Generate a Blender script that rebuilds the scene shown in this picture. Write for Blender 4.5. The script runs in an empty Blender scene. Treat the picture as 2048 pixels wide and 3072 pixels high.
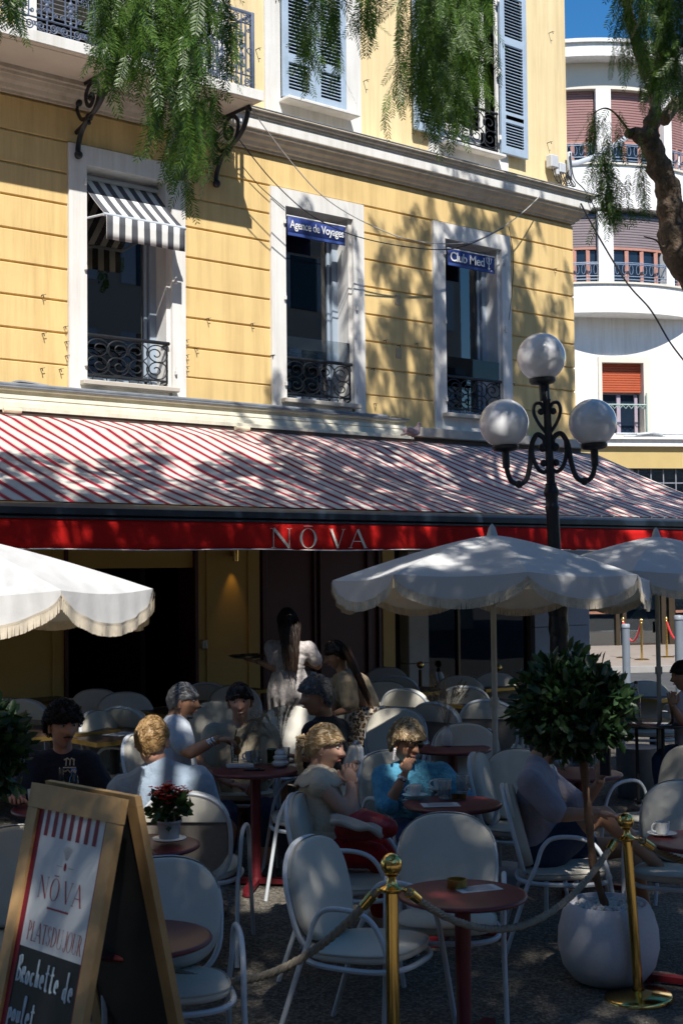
import bpy, bmesh, math, random
import numpy as np
from mathutils import Vector, Matrix, Euler
rnd = random.Random(7); nr = np.random.default_rng(11)
SC = bpy.context.scene
COL = SC.collection
pi = math.pi
# ------------------------------------------------------------------ camera
# world axes: X along the yellow facade (plane Y=0), Y into the building, Z up
YAW, PITCH, ROLL = math.radians(39.9), math.radians(2.41), math.radians(-.60)
CAMP = Vector((0, -11.5, 2.1))
_f = Vector((math.sin(YAW)*math.cos(PITCH), math.cos(YAW)*math.cos(PITCH), math.sin(PITCH)))
_r = Vector((math.cos(YAW), -math.sin(YAW), 0)); _u = _r.cross(_f)
_r2 = _r*math.cos(ROLL)+_u*math.sin(ROLL); _u2 = -_r*math.sin(ROLL)+_u*math.cos(ROLL)
cd = bpy.data.cameras.new('camera'); cam = bpy.data.objects.new('camera', cd); COL.objects.link(cam)
m3 = Matrix((_r2, _u2, -_f)).transposed()
cam.matrix_world = Matrix.Translation(CAMP) @ m3.to_4x4()
cd.sensor_fit = 'VERTICAL'; cd.sensor_height = 36.0; cd.lens = 4100/3072*36.0
cd.clip_start = .1; cd.clip_end = 600
cd.dof.use_dof = True; cd.dof.focus_distance = 11.5; cd.dof.aperture_fstop = 7.0
SC.camera = cam
# ------------------------------------------------------------------ sky, sun, exposure
SUN = Vector((.30, .565, -.77)).normalized()            # direction the light travels
w = bpy.data.worlds.new('World'); SC.world = w; w.use_nodes = True
nt = w.node_tree; bg = nt.nodes['Background']
sk = nt.nodes.new('ShaderNodeTexSky'); sk.sky_type = 'NISHITA'; sk.sun_disc = False
sk.sun_elevation = math.asin(-SUN.z); sk.sun_rotation = math.atan2(-SUN.x, -SUN.y)
sk.air_density = 1.0; sk.dust_density = .25; sk.ozone_density = 3.0
hs_ = nt.nodes.new('ShaderNodeHueSaturation'); hs_.inputs['Saturation'].default_value = 1.35
nt.links.new(sk.outputs[0], hs_.inputs['Color']); nt.links.new(hs_.outputs[0], bg.inputs[0]); bg.inputs[1].default_value = .102
sl = bpy.data.lights.new('sun', 'SUN'); sl.energy = 5.0; sl.angle = math.radians(.53); sl.color = (1, .955, .88)
so = bpy.data.objects.new('sun', sl); COL.objects.link(so); so.location = (-8, -25, 30)
so.rotation_euler = SUN.to_track_quat('-Z', 'Y').to_euler()
vs = SC.view_settings; vs.view_transform = 'Standard'; vs.look = 'None'; vs.exposure = .43; vs.gamma = 1
SC.cycles.max_bounces = 6; SC.cycles.diffuse_bounces = 3; SC.cycles.glossy_bounces = 3
SC.cycles.transmission_bounces = 5; SC.cycles.transparent_max_bounces = 24
SC.cycles.caustics_reflective = False; SC.cycles.caustics_refractive = False
# ------------------------------------------------------------------ helpers
def ray(x, y):                                          # photograph pixel (2048 x 3072) -> direction
    return _f + _r2*((x-1024)/4100) - _u2*((y-1536)/4100)
def onY(x, y, Y=0.): d = ray(x, y); return CAMP + d*((Y-CAMP.y)/d.y)
def onZ(x, y, z=0.): d = ray(x, y); return CAMP + d*((z-CAMP.z)/d.z)
def atD(x, y, D): return CAMP + ray(x, y)*D

def root_loc(p):
    while p.parent: p = p.parent
    return p.location
def tag(o, label=None, cat=None, group=None, kind=None):
    if label: o['label'] = label
    if cat: o['category'] = cat
    if group: o['group'] = group
    if kind: o['kind'] = kind
    return o
def thing(name, label, cat, loc=(0, 0, 0), rz=0, group=None):
    o = bpy.data.objects.new(name, None); COL.objects.link(o); o.empty_display_size = .1
    o.location = loc; o.rotation_euler = (0, 0, rz)
    return tag(o, label, cat, group)
def copy_tree(o, parent=None):
    c = o.copy(); COL.objects.link(c); c.parent = parent
    for ch in o.children: copy_tree(ch, c)
    return c
def place(o, loc, rz=0, label=None, group=None, cat=None):
    o.location = loc; o.rotation_euler = (0, 0, rz); return tag(o, label, cat, group)

class MB:
    def __init__(s): s.v = []; s.f = []; s.mi = []; s.cur = 0
    def add(s, vs, fs):
        n = len(s.v); s.v.extend([tuple(a) for a in vs]); s.f.extend([tuple(i+n for i in q) for q in fs]); s.mi.extend([s.cur]*len(fs)); return s
    def box(s, c, d, M=None):
        x, y, z = c; a, b, e = d[0]/2, d[1]/2, d[2]/2
        vs = [Vector((i*a, j*b, k*e)) for k in (-1, 1) for j in (-1, 1) for i in (-1, 1)]
        if M is not None: vs = [M @ p for p in vs]
        vs = [(p.x+x, p.y+y, p.z+z) for p in vs]
        return s.add(vs, [(0, 2, 3, 1), (4, 5, 7, 6), (0, 1, 5, 4), (2, 6, 7, 3), (0, 4, 6, 2), (1, 3, 7, 5)])
    def bb(s, a, b):                                     # box from two corners
        return s.box([(a[i]+b[i])/2 for i in range(3)], [abs(b[i]-a[i]) for i in range(3)])
    def cbox(s, c, d, e=.01):                            # box with chamfered edges
        x, y, z = c; h = [d[0]/2, d[1]/2, d[2]/2]; e = min(e, min(h)*.9); vs = []
        for k in (-1, 1):
            for j in (-1, 1):
                for i in (-1, 1):
                    vs += [(x+i*(h[0]-e), y+j*(h[1]-e), z+k*h[2]), (x+i*h[0], y+j*(h[1]-e), z+k*(h[2]-e)), (x+i*(h[0]-e), y+j*h[1], z+k*(h[2]-e))]
        I = lambda i, j, k, q: ((k*2+j)*2+i)*3+q
        fs = [(I(0,0,0,0),I(0,1,0,0),I(1,1,0,0),I(1,0,0,0)), (I(0,0,1,0),I(1,0,1,0),I(1,1,1,0),I(0,1,1,0)),
              (I(0,0,0,1),I(0,0,1,1),I(0,1,1,1),I(0,1,0,1)), (I(1,0,0,1),I(1,1,0,1),I(1,1,1,1),I(1,0,1,1)),
              (I(0,0,0,2),I(1,0,0,2),I(1,0,1,2),I(0,0,1,2)), (I(0,1,0,2),I(0,1,1,2),I(1,1,1,2),I(1,1,0,2))]
        for k in (0, 1):
            for j in (0, 1): fs.append((I(0,j,k,0), I(1,j,k,0), I(1,j,k,2), I(0,j,k,2)))
            for i in (0, 1): fs.append((I(i,0,k,0), I(i,1,k,0), I(i,1,k,1), I(i,0,k,1)))
        for i in (0, 1):
            for j in (0, 1): fs.append((I(i,j,0,1), I(i,j,1,1), I(i,j,1,2), I(i,j,0,2)))
        for k in (0, 1):
            for j in (0, 1):
                for i in (0, 1): fs.append((I(i,j,k,0), I(i,j,k,1), I(i,j,k,2)))
        return s.add(vs, fs)
    def tube(s, pts, r, n=8, cap=True, flat=1.0, up=None, closed=False):
        P = [Vector(p) for p in pts]; N = len(P)
        R = r if isinstance(r, (list, tuple)) else [r]*N
        vs = []; prev = None
        for i in range(N):
            t = (P[(i+1) % N]-P[i-1]) if closed else (P[min(i+1, N-1)]-P[max(i-1, 0)])
            t = t.normalized() if t.length > 1e-9 else Vector((0, 0, 1))
            if prev is None:
                a = Vector(up) if up else (Vector((0, 0, 1)) if abs(t.z) < .9 else Vector((1, 0, 0)))
            else: a = prev
            a = a - t*a.dot(t); a = a.normalized() if a.length > 1e-6 else t.orthogonal().normalized(); prev = a; b = t.cross(a)
            for k in range(n):
                an = 2*pi*(k+.5)/n
                vs.append(P[i]+a*(R[i]*math.cos(an))+b*(R[i]*flat*math.sin(an)))
        fs = [(i*n+k, i*n+(k+1) % n, ((i+1) % N)*n+(k+1) % n, ((i+1) % N)*n+k) for i in range(N if closed else N-1) for k in range(n)]
        if cap and not closed: fs += [tuple(range(n))[::-1], tuple((N-1)*n+k for k in range(n))]
        return s.add(vs, fs)
    def lathe(s, prof, n=24, c=(0, 0, 0), M=None, cap=True):
        vs = []
        for r_, z in prof:
            for k in range(n):
                p = Vector((r_*math.cos(2*pi*k/n), r_*math.sin(2*pi*k/n), z))
                if M is not None: p = M @ p
                vs.append((p.x+c[0], p.y+c[1], p.z+c[2]))
        N = len(prof)
        fs = [(i*n+k, i*n+(k+1) % n, (i+1)*n+(k+1) % n, (i+1)*n+k) for i in range(N-1) for k in range(n)]
        if cap: fs += [tuple(range(n))[::-1], tuple((N-1)*n+k for k in range(n))]
        return s.add(vs, fs)
    def sphere(s, c, r, n=16, m=10, M=None):
        rr = r if isinstance(r, (list, tuple)) else (r, r, r); vs = []
        for i in range(m+1):
            th = pi*i/m
            for k in range(n):
                p = Vector((rr[0]*math.sin(th)*math.cos(2*pi*k/n), rr[1]*math.sin(th)*math.sin(2*pi*k/n), rr[2]*math.cos(th)))
                if M is not None: p = M @ p
                vs.append((p.x+c[0], p.y+c[1], p.z+c[2]))
        return s.add(vs, [(i*n+k, (i+1)*n+k, (i+1)*n+(k+1) % n, i*n+(k+1) % n) for i in range(m) for k in range(n)])
    def prism(s, poly, fn, t0, t1):                      # polygon (u,v) through fn(u,v,t), extruded t0..t1
        n = len(poly)
        return s.add([fn(u, v, t0) for u, v in poly]+[fn(u, v, t1) for u, v in poly],
                     [tuple(range(n))[::-1], tuple(range(n, 2*n))]+[(i, (i+1) % n, n+(i+1) % n, n+i) for i in range(n)])
    def extr(s, prof, a, b):                             # profile [(y,z)] swept along X from a to b (closed loop)
        return s.prism(prof, lambda u, v, t: (t, u, v), a, b)
    def grid(s, fn, nu, nv):
        vs = [fn(i/nu, j/nv) for j in range(nv+1) for i in range(nu+1)]
        return s.add(vs, [(j*(nu+1)+i, j*(nu+1)+i+1, (j+1)*(nu+1)+i+1, (j+1)*(nu+1)+i) for j in range(nv) for i in range(nu)])
    def build(s, name, mat, parent=None, smooth=False, world=True, auto=None, sub=0, solid=0, fix=True):
        me = bpy.data.meshes.new(name); off = root_loc(parent) if (parent is not None and world) else Vector((0, 0, 0))
        me.from_pydata([(a[0]-off[0], a[1]-off[1], a[2]-off[2]) for a in s.v], [], s.f)
        mats = mat if isinstance(mat, (list, tuple)) else [mat]
        for m in mats: me.materials.append(m)
        if len(mats) > 1: me.polygons.foreach_set('material_index', s.mi)
        if fix:
            bm = bmesh.new(); bm.from_mesh(me); bmesh.ops.recalc_face_normals(bm, faces=bm.faces); bm.to_mesh(me); bm.free()
        if smooth or auto:
            me.polygons.foreach_set('use_smooth', [True]*len(me.polygons))
            me.set_sharp_from_angle(angle=math.radians(auto or 50))
        me.update()
        o = bpy.data.objects.new(name, me); COL.objects.link(o)
        if parent is not None: o.parent = parent
        if solid:
            m = o.modifiers.new('t', 'SOLIDIFY'); m.thickness = solid; m.offset = 0
        if sub:
            m = o.modifiers.new('s', 'SUBSURF'); m.levels = sub; m.render_levels = sub
        return o

def npmesh(name, V, Fq, mat, parent=None, smooth=False, world=True):     # big quad meshes from numpy
    off = root_loc(parent) if (parent is not None and world) else Vector((0, 0, 0))
    V = np.asarray(V, np.float32)-np.array(off, np.float32); Fq = np.asarray(Fq, np.int32)
    me = bpy.data.meshes.new(name); k = Fq.shape[1]
    me.vertices.add(len(V)); me.vertices.foreach_set('co', V.ravel())
    me.loops.add(Fq.size); me.loops.foreach_set('vertex_index', Fq.ravel())
    me.polygons.add(len(Fq)); me.polygons.foreach_set('loop_start', np.arange(0, Fq.size, k, dtype=np.int32))
    me.materials.append(mat); me.update(calc_edges=True)
    if smooth: me.polygons.foreach_set('use_smooth', [True]*len(Fq))
    o = bpy.data.objects.new(name, me); COL.objects.link(o)
    if parent is not None: o.parent = parent
    return o

def bez(P, n=12):                                        # Catmull-Rom through points
    P = [Vector(p) for p in P]; out = []
    for i in range(len(P)-1):
        a, b, c, d = P[max(i-1, 0)], P[i], P[i+1], P[min(i+2, len(P)-1)]
        for k in range(n):
            t = k/n; out.append(.5*((2*b)+(c-a)*t+(2*a-5*b+4*c-d)*t*t+(3*b-a-3*c+d)*t**3))
    out.append(P[-1]); return out
def spiral(cx, cy, r0, r1, a0, turns, n=26):             # 2-D spiral points
    return [(cx+(r0+(r1-r0)*i/n)*math.cos(a0+2*pi*turns*i/n), cy+(r0+(r1-r0)*i/n)*math.sin(a0+2*pi*turns*i/n)) for i in range(n+1)]

# ------------------------------------------------------------------ materials
def new_mat(name):
    m = bpy.data.materials.new(name); m.use_nodes = True
    n = m.node_tree.nodes; return m, n, m.node_tree.links, n['Principled BSDF']
def setin(b, **k):
    for a, v in k.items():
        a = a.replace('_', ' ')
        if a in b.inputs: b.inputs[a].default_value = v
def noise(n, l, scale, detail=4, rough=.55, coord=None, dist=0):
    t = n.new('ShaderNodeTexNoise'); t.inputs['Scale'].default_value = scale; t.inputs['Detail'].default_value = detail
    t.inputs['Roughness'].default_value = rough; t.inputs['Distortion'].default_value = dist
    if coord is not None: l.new(coord, t.inputs['Vector'])
    return t.outputs['Fac']
def ramp(n, l, src, stops):
    r = n.new('ShaderNodeValToRGB'); e = r.color_ramp.elements
    while len(e) < len(stops): e.new(.5)
    for i, (p, c) in enumerate(stops): e[i].position = p; e[i].color = tuple(c)+(1,) if len(c) == 3 else c
    l.new(src, r.inputs['Fac']); return r.outputs['Color']
def mixc(n, l, f, a, b, mode='MIX'):
    x = n.new('ShaderNodeMix'); x.data_type = 'RGBA'; x.blend_type = mode
    for sock, v in ((x.inputs[0], f), (x.inputs[6], a), (x.inputs[7], b)):
        if isinstance(v, bpy.types.NodeSocket): l.new(v, sock)
        elif isinstance(v, (tuple, list)): sock.default_value = tuple(v)+(1,) if len(v) == 3 else v
        else: sock.default_value = v
    return x.outputs[2]
def mathn(n, l, op, a, b=None, c=None, clamp=False):
    x = n.new('ShaderNodeMath'); x.operation = op; x.use_clamp = clamp
    for i, v in enumerate((a, b, c)):
        if v is None: continue
        if isinstance(v, bpy.types.NodeSocket): l.new(v, x.inputs[i])
        else: x.inputs[i].default_value = v
    return x.outputs[0]
def bump(n, l, b, h, strength=.2, dist=.01):
    x = n.new('ShaderNodeBump'); x.inputs['Strength'].default_value = strength; x.inputs['Distance'].default_value = dist
    l.new(h, x.inputs['Height']); l.new(x.outputs[0], b.inputs['Normal'])
def coords(n, kind='Object'):
    t = n.new('ShaderNodeTexCoord'); return t.outputs[kind]
MATS = {}
def M(name, col, rough=.6, var=.12, scale=5, bp=.0, bscale=60, metal=0, spec=.5, dirt=0, dcol=(.1, .09, .07), bdist=.004, sheen=0, coat=0, streak=0, orand=0):
    if name in MATS: return MATS[name]
    m, n, l, b = new_mat(name); c = coords(n)
    lo = tuple(x*(1-var) for x in col); hi = tuple(min(1, x*(1+var)) for x in col)
    o = ramp(n, l, noise(n, l, scale, 5, .6, c), [(.3, lo), (.7, hi)])
    if dirt:
        d = ramp(n, l, noise(n, l, scale*1.7, 8, .7, c, .6), [(.55, (0, 0, 0)), (.75, (dirt,)*3)])
        o = mixc(n, l, d, o, dcol)
    l.new(o, b.inputs['Base Color']); setin(b, Roughness=rough, Metallic=metal, Specular_IOR_Level=spec, Sheen_Weight=sheen, Coat_Weight=coat)
    if streak or orand:
        if streak:
            mp = n.new('ShaderNodeMapping'); mp.inputs['Scale'].default_value = (9, 9, .55); l.new(c, mp.inputs['Vector'])
            o = mixc(n, l, streak, o, ramp(n, l, noise(n, l, 1.0, 6, .65, mp.outputs[0]), [(.32, (.62, .58, .52)), (.55, (1, 1, 1))]), 'MULTIPLY')
            o = mixc(n, l, streak*.8, o, ramp(n, l, noise(n, l, .7, 4, .6, c), [(.35, (.80, .77, .72)), (.6, (1.05, 1.04, 1.02))]), 'MULTIPLY')
        if orand:
            oi = n.new('ShaderNodeObjectInfo'); o = mixc(n, l, orand, o, ramp(n, l, oi.outputs['Random'], [(0, (.66, .62, .55)), (1, (1.1, 1.08, 1.05))]), 'MULTIPLY')
        l.new(o, b.inputs['Base Color'])
    if bp: bump(n, l, b, noise(n, l, bscale, 4, .6, c), bp, bdist)
    MATS[name] = m; return m
# ------------------------------------------------------------------ shared materials
YEL = M('yellow stucco', (.76, .555, .25), .85, .07, 1.3, .35, 90, dirt=.10, dcol=(.5, .36, .17), streak=.5)
YELU = M('pale yellow stucco', (.82, .665, .39), .85, .05, .9, .3, 90, dirt=.08, dcol=(.6, .46, .26), streak=.42)
TRIM = M('white painted stucco', (.76, .755, .74), .8, .05, 1.6, .3, 70, dirt=.14, dcol=(.45, .42, .38), streak=.40)
CORN = M('cream cornice plaster', (.62, .56, .47), .8, .06, 2, .2, 60, dirt=.15, dcol=(.4, .35, .28), streak=.5)
IRON = M('black wrought iron', (.022, .025, .03), .42, .3, 12, .25, 80, metal=.35)
IRONB = M('blue grey painted ironwork', (.10, .13, .20), .5, .2, 12, .2, 80)
SHUT = M('pale blue painted shutter', (.36, .46, .58), .6, .10, 6, .2, 60, dirt=.2, dcol=(.25, .28, .32))
ALU = M('blue grey aluminium', (.34, .41, .50), .4, .05, 4)
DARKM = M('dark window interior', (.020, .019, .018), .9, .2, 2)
BURG = M('dark burgundy paint', (.080, .012, .014), .45, .15, 3, .05, 30)
YGF = M('ochre painted panel', (.64, .40, .10), .55, .05, 2, .1, 60)
STONE = M('grey blue stone cladding', (.30, .31, .34), .65, .08, 3, .15, 120, dirt=.2, dcol=(.2, .2, .22))
STONEW = M('warm limestone', (.50, .46, .40), .8, .1, 4, .2, 80, dirt=.25, dcol=(.25, .22, .18))
BRONZE = M('dark bronze metal', (.10, .075, .05), .35, .1, 5, metal=.7)
BRASS = M('polished brass', (.75, .50, .16), .14, .06, 9, metal=1)
LEAD = M('grey lead flashing', (.20, .22, .25), .5, .25, 6, .3, 30, dirt=.4, dcol=(.08, .08, .08))
HOOD = M('cream painted hood', (.66, .63, .52), .5, .05, 3, dirt=.15, dcol=(.35, .33, .28), streak=.4)
BROWN = M('brown awning housing', (.07, .045, .035), .5, .1, 4)
BLACKM = M('black rubber', (.015, .015, .016), .6, .1, 8)
WHITEP = M('white paint', (.78, .78, .77), .5, .04, 4)
GALV = M('galvanised steel', (.38, .40, .42), .4, .15, 10, metal=.6)
def glass_mat(name, tint=(.9, .95, .95), refl=1.0, ior=1.52):
    m, n, l, b = new_mat(name); n.remove(b)
    g = n.new('ShaderNodeBsdfGlossy'); g.inputs['Roughness'].default_value = .01; g.inputs['Color'].default_value = (refl, refl, refl, 1)
    t = n.new('ShaderNodeBsdfTransparent'); t.inputs['Color'].default_value = tint+(1,)
    f = n.new('ShaderNodeFresnel'); f.inputs['IOR'].default_value = ior
    mx = n.new('ShaderNodeMixShader'); l.new(f.outputs[0], mx.inputs[0]); l.new(t.outputs[0], mx.inputs[1]); l.new(g.outputs[0], mx.inputs[2])
    l.new(mx.outputs[0], n['Material Output'].inputs[0]); MATS[name] = m; return m
GLASS = glass_mat('window glass', (.62, .70, .72), 1.0, 2.2)
CGLASS = glass_mat('clear glass', (.93, .95, .95))

# ------------------------------------------------------------------ ground
def ground_mat():
    m, n, l, b = new_mat('packed gravel ground'); c = coords(n)
    g = noise(n, l, 55, 6, .7, c); big = noise(n, l, .55, 5, .6, c)
    vo = n.new('ShaderNodeTexVoronoi'); vo.inputs['Scale'].default_value = 75; l.new(c, vo.inputs['Vector'])
    base = ramp(n, l, g, [(.3, (.085, .074, .060)), (.52, (.20, .175, .14)), (.75, (.44, .41, .35))])
    base = mixc(n, l, ramp(n, l, vo.outputs['Color'], [(.35, (.45,)*3), (.8, (1.15,)*3)]), (0, 0, 0), base, 'MIX')
    base = mixc(n, l, .6, base, ramp(n, l, big, [(.35, (.35,)*3), (.7, (1,)*3)]), 'MULTIPLY')
    cr = n.new('ShaderNodeTexVoronoi'); cr.feature = 'DISTANCE_TO_EDGE'; cr.inputs['Scale'].default_value = .75
    dn = n.new('ShaderNodeVectorMath'); dn.operation = 'ADD'
    nz = n.new('ShaderNodeTexNoise'); nz.inputs['Scale'].default_value = 2.2; l.new(c, nz.inputs['Vector']); l.new(c, dn.inputs[0]); l.new(nz.outputs['Color'], dn.inputs[1])
    l.new(dn.outputs[0], cr.inputs['Vector'])
    base = mixc(n, l, ramp(n, l, cr.outputs['Distance'], [(.0, (.7,)*3), (.012, (0, 0, 0))]), base, (.22, .21, .19))
    l.new(base, b.inputs['Base Color']); setin(b, Roughness=.92)
    bump(n, l, b, mathn(n, l, 'ADD', g, vo.outputs['Distance']), .8, .008); return m
GROUND = ground_mat()
ASPH = M('asphalt', (.055, .056, .06), .85, .2, 3, .5, 160, dirt=.2, dcol=(.09, .09, .09))
PAVE = M('pinkish pavement', (.27, .225, .19), .8, .12, 3, .3, 120, dirt=.15, dcol=(.25, .22, .2))
def sheet(name, pts, z, mat, h=0, **k):
    mb = MB()
    if h: mb.prism(pts, lambda u, v, t: (u, v, t), z-h, z)
    else: mb.add([(x, y, z) for x, y in pts], [tuple(range(len(pts)))])
    return tag(mb.build(name, mat), kind='structure')
sheet('ground', [(-150, -150), (150, -150), (150, 150), (-150, 150)], 0, ASPH)
def gz(y): return .006+.2*min(1, max(0, (y+6.8)/5.3))         # the terrace rises gently towards the building
def onG(x, y, h=0.):                                     # pixel -> point h above the sloping terrace
    z = h
    for _ in range(12): p = onZ(x, y, z); z = h+gz(p.y)
    return p
mb = MB(); ys_ = [-30, -6.8, -5.5, -4.15, -2.8, -1.5, 1.0]; xs_ = [-14, 17.5]
mb.add([(x, y, gz(y)) for y in ys_ for x in xs_], [(i*2, i*2+1, i*2+3, i*2+2) for i in range(len(ys_)-1)])
mb.add([(17.5, -30, .006), (17.5, -6.8, .006), (17.5, -1.5, .206), (17.5, 1, .206), (17.9, 1, .004), (17.9, -30, .004)], [(0, 1, 2, 3, 4, 5)])
tag(mb.build('terrace_ground', GROUND), kind='structure')

# ------------------------------------------------------------------ yellow building
YB = thing('yellow_building', 'yellow stucco corner building with white window surrounds and moulded cornice', 'building', (8.5, .2, 0))
LB = 2.0; RB = 13.55
segs = [(LB, 3.88), (5.19, 6.27), (7.58, 8.665), (9.963, 11.037), (12.35, RB)]
wins = [(3.88, 5.19), (6.27, 7.58), (8.665, 9.963), (11.037, 12.35)]
w_ = MB()
for a, b in segs: w_.bb((a, .018, 3.3), (b, .5, 6.6))
for a, b in wins:
    w_.bb((a, .018, 6.16), (b, .5, 6.6)); w_.bb((a, .018, 3.3), (b, .5, 3.90))
w_.bb((RB-.3, .5, 0), (RB, 9, 6.6))
w_.build('wall', YEL, YB)
zs = [3.62, 4.05, 4.355, 4.66, 4.965, 5.275, 5.585, 5.885, 6.19]
for a, b in segs:
    for i in range(len(zs)-1):
        g = .003 if i == 0 else .009
        e = .012 if b == RB else 0
        MB().cbox(((a+b+e)/2, .03, (zs[i]+zs[i+1])/2), (b-a+e, .06, zs[i+1]-zs[i]-2*g), .006).build('stucco_course', YEL, YB)
MB().cbox(((LB+RB+.012)/2, .03, 6.355), (RB-LB+.012, .06, .33-.018), .006).build('stucco_course', YEL, YB)
# side return courses on the street corner
for i in range(len(zs)-1):
    MB().cbox((RB-.01, 4.6, (zs[i]+zs[i+1])/2), (.05, 9, zs[i+1]-zs[i]-.018), .006).build('stucco_course', YEL, YB)
# upper wall with openings
u_ = MB(); uo = [(5.95, 7.95, 6.85, 9.2), (8.826, 9.72, 7.16, 9.3), (11.225, 12.17, 7.16, 9.3)]
cur = LB
for a, b, z0, z1 in uo:
    u_.bb((cur, .03, 6.6), (a, .5, 11)); u_.bb((a, .03, z1), (b, .5, 11)); u_.bb((a, .03, 6.6), (b, .5, z0)); cur = b
u_.bb((cur, .03, 6.6), (13.51, .5, 11)); u_.bb((13.21, .5, 6.6), (13.51, 9, 11))
u_.build('upper_wall', YELU, YB)
# cornice, swept along the front and returned round the corner
prof = [(0, 6.53), (.025, 6.53), (.03, 6.555), (.055, 6.565), (.075, 6.60), (.11, 6.625), (.13, 6.66), (.15, 6.665), (.155, 6.69), (.175, 6.70),
        (.175, 6.815), (.19, 6.82), (.19, 6.84), (.215, 6.85), (.22, 6.875), (.24, 6.88), (.24, 6.895), (0, 6.93)]
cb = MB(); n = len(prof)
vsx = []
for o, z in prof: vsx += [(LB, -o, z), (RB+o, -o, z), (RB+o, 9, z)]
cb.add(vsx, [(i*3+k, i*3+k+1, ((i+1) % n)*3+k+1, ((i+1) % n)*3+k) for i in range(n) for k in range(2)])
cb.build('cornice', CORN, YB)
MB().bb((8.1, -.177, 6.706), (RB+.177, -.172, 6.812)).build('cornice_fascia', TRIM, YB)
MB().bb((LB, -.245, 6.896), (RB+.245, -.01, 6.905)).build('cornice_flashing', LEAD, YB)

def scroll_rail(mb, x0, x1, z0, z1, Y, r=.0065):
    nc = 4; w4 = (x1-x0)/nc; h = (z1-z0)/2
    for c in range(nc):
        cx = x0+w4*(c+.5); s = 1 if c % 2 == 0 else -1
        if c in (0, 3): s = -s
        for k, zc in ((0, z1-h*.55), (1, z0+h*.55)):
            sg = 1 if k == 0 else -1
            big = [(cx+s*w4*.55*math.cos(a), zc+sg*h*.5*math.sin(a)) for a in [pi*1.15-pi*1.55*i/16 for i in range(17)]]
            lx, lz = big[-1]
            inner = spiral(cx-s*w4*.05, zc-sg*h*.06, .0, .0, 0, 1, 1)
            sp = []
            for i in range(1, 25):
                t = i/24; a = (pi*1.15-pi*1.55)-t*2*pi*1.25; rad = (1-t)*.95+.08*t
                sp.append((cx-s*w4*.10*t+s*w4*.55*rad*math.cos(a), zc-sg*h*.05*t+sg*h*.5*rad*math.sin(a)*.98))
            mb.tube([(x, Y, z) for x, z in big+sp], r, 5, flat=1.3)
def window_low(k, wx0, wx1):
    ox0, ox1 = wx0+.19, wx1-.205; zt, zb = 6.0, 3.915
    s = MB()                                             # stuccoed surround and reveal
    s.bb((wx0, -.03, 3.66), (ox0, .28, zt)); s.bb((ox1+.045, -.03, 3.66), (wx1, .28, zt)); s.bb((ox1, .012, 3.66), (ox1+.045, .28, zt))
    s.bb((wx0, -.03, zt), (wx1, .28, 6.185)); s.bb((ox0, -.028, 3.66), (ox1, .28, zb))
    W = s.build('window', TRIM, YB)
    MB().cbox(((ox0+ox1)/2, -.05, zb-.015), (ox1-ox0+.16, .12, .05), .008).build('sill', STONEW, W)
    f = MB(); Yf = .23
    f.bb((ox0, Yf, zb), (ox0+.055, Yf+.05, zt)); f.bb((ox1-.075, Yf-.03, zb), (ox1, Yf+.05, zt)); f.bb((ox0, Yf, zt-.07), (ox1, Yf+.05, zt)); f.bb((ox0, Yf, zb), (ox1, Yf+.05, zb+.09))
    f.bb((ox1-.125, Yf, zb), (ox1-.09, Yf+.04, zt))
    f.build('window_frame', ALU, W)
    MB().bb((ox0+.05, Yf+.02, zb+.08), (ox1-.12, Yf+.028, zt-.06)).build('pane', GLASS, W)
    rl = MB(); x0, x1, z0, z1 = ox0+.012, ox1-.02, 3.985, 4.345
    rl.tube([(x0-.012, -.02, z1+.02), (x1+.03, -.02, z1+.02)], .019, 8); rl.tube([(x0-.01, -.02, z0), (x1, -.02, z0)], .010, 6)
    rl.tube([(x1+.004, -.02, z1+.02), (x1+.004, -.02, z0-.02), (x1-.01, .03, z0-.05)], .010, 6)
    rl.tube([(x1, -.02, z0), (x1+.01, .1, z0)], .010, 6); rl.tube([(x1+.01, -.02, z1+.02), (x1+.02, .1, z1+.0)], .012, 6)
    scroll_rail(rl, x0, x1, z0+.005, z1, -.02)
    for i in range(7): rl.tube([(x0+(i+.5)*(x1-x0)/7, -.02, z0), (x0+(i+.5)*(x1-x0)/7+(.02 if i % 2 else -.02), -.02, z0-.055)], .0055, 5)
    rl.build('railing', IRON, W, smooth=True)
    for xx in (ox0-.022, ox1+.075):
        for zz in (4.08, 5.0, 5.82): hg = MB(); hg.cbox((xx, -.045, zz), (.022, .03, .045), .005); hg.tube([(xx, -.05, zz+.02), (xx, -.05, zz+.055)], .007, 6); hg.build('hinge', TRIM, W)
    if k >= 2: MB().bb((ox0+.02, -.03, 4.36), (ox1-.03, -.024, 4.60)).build('glass_guard', CGLASS, W)
    return W, ox0, ox1
WL = [window_low(k, a, b) for k, (a, b) in enumerate(wins)]
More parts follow.
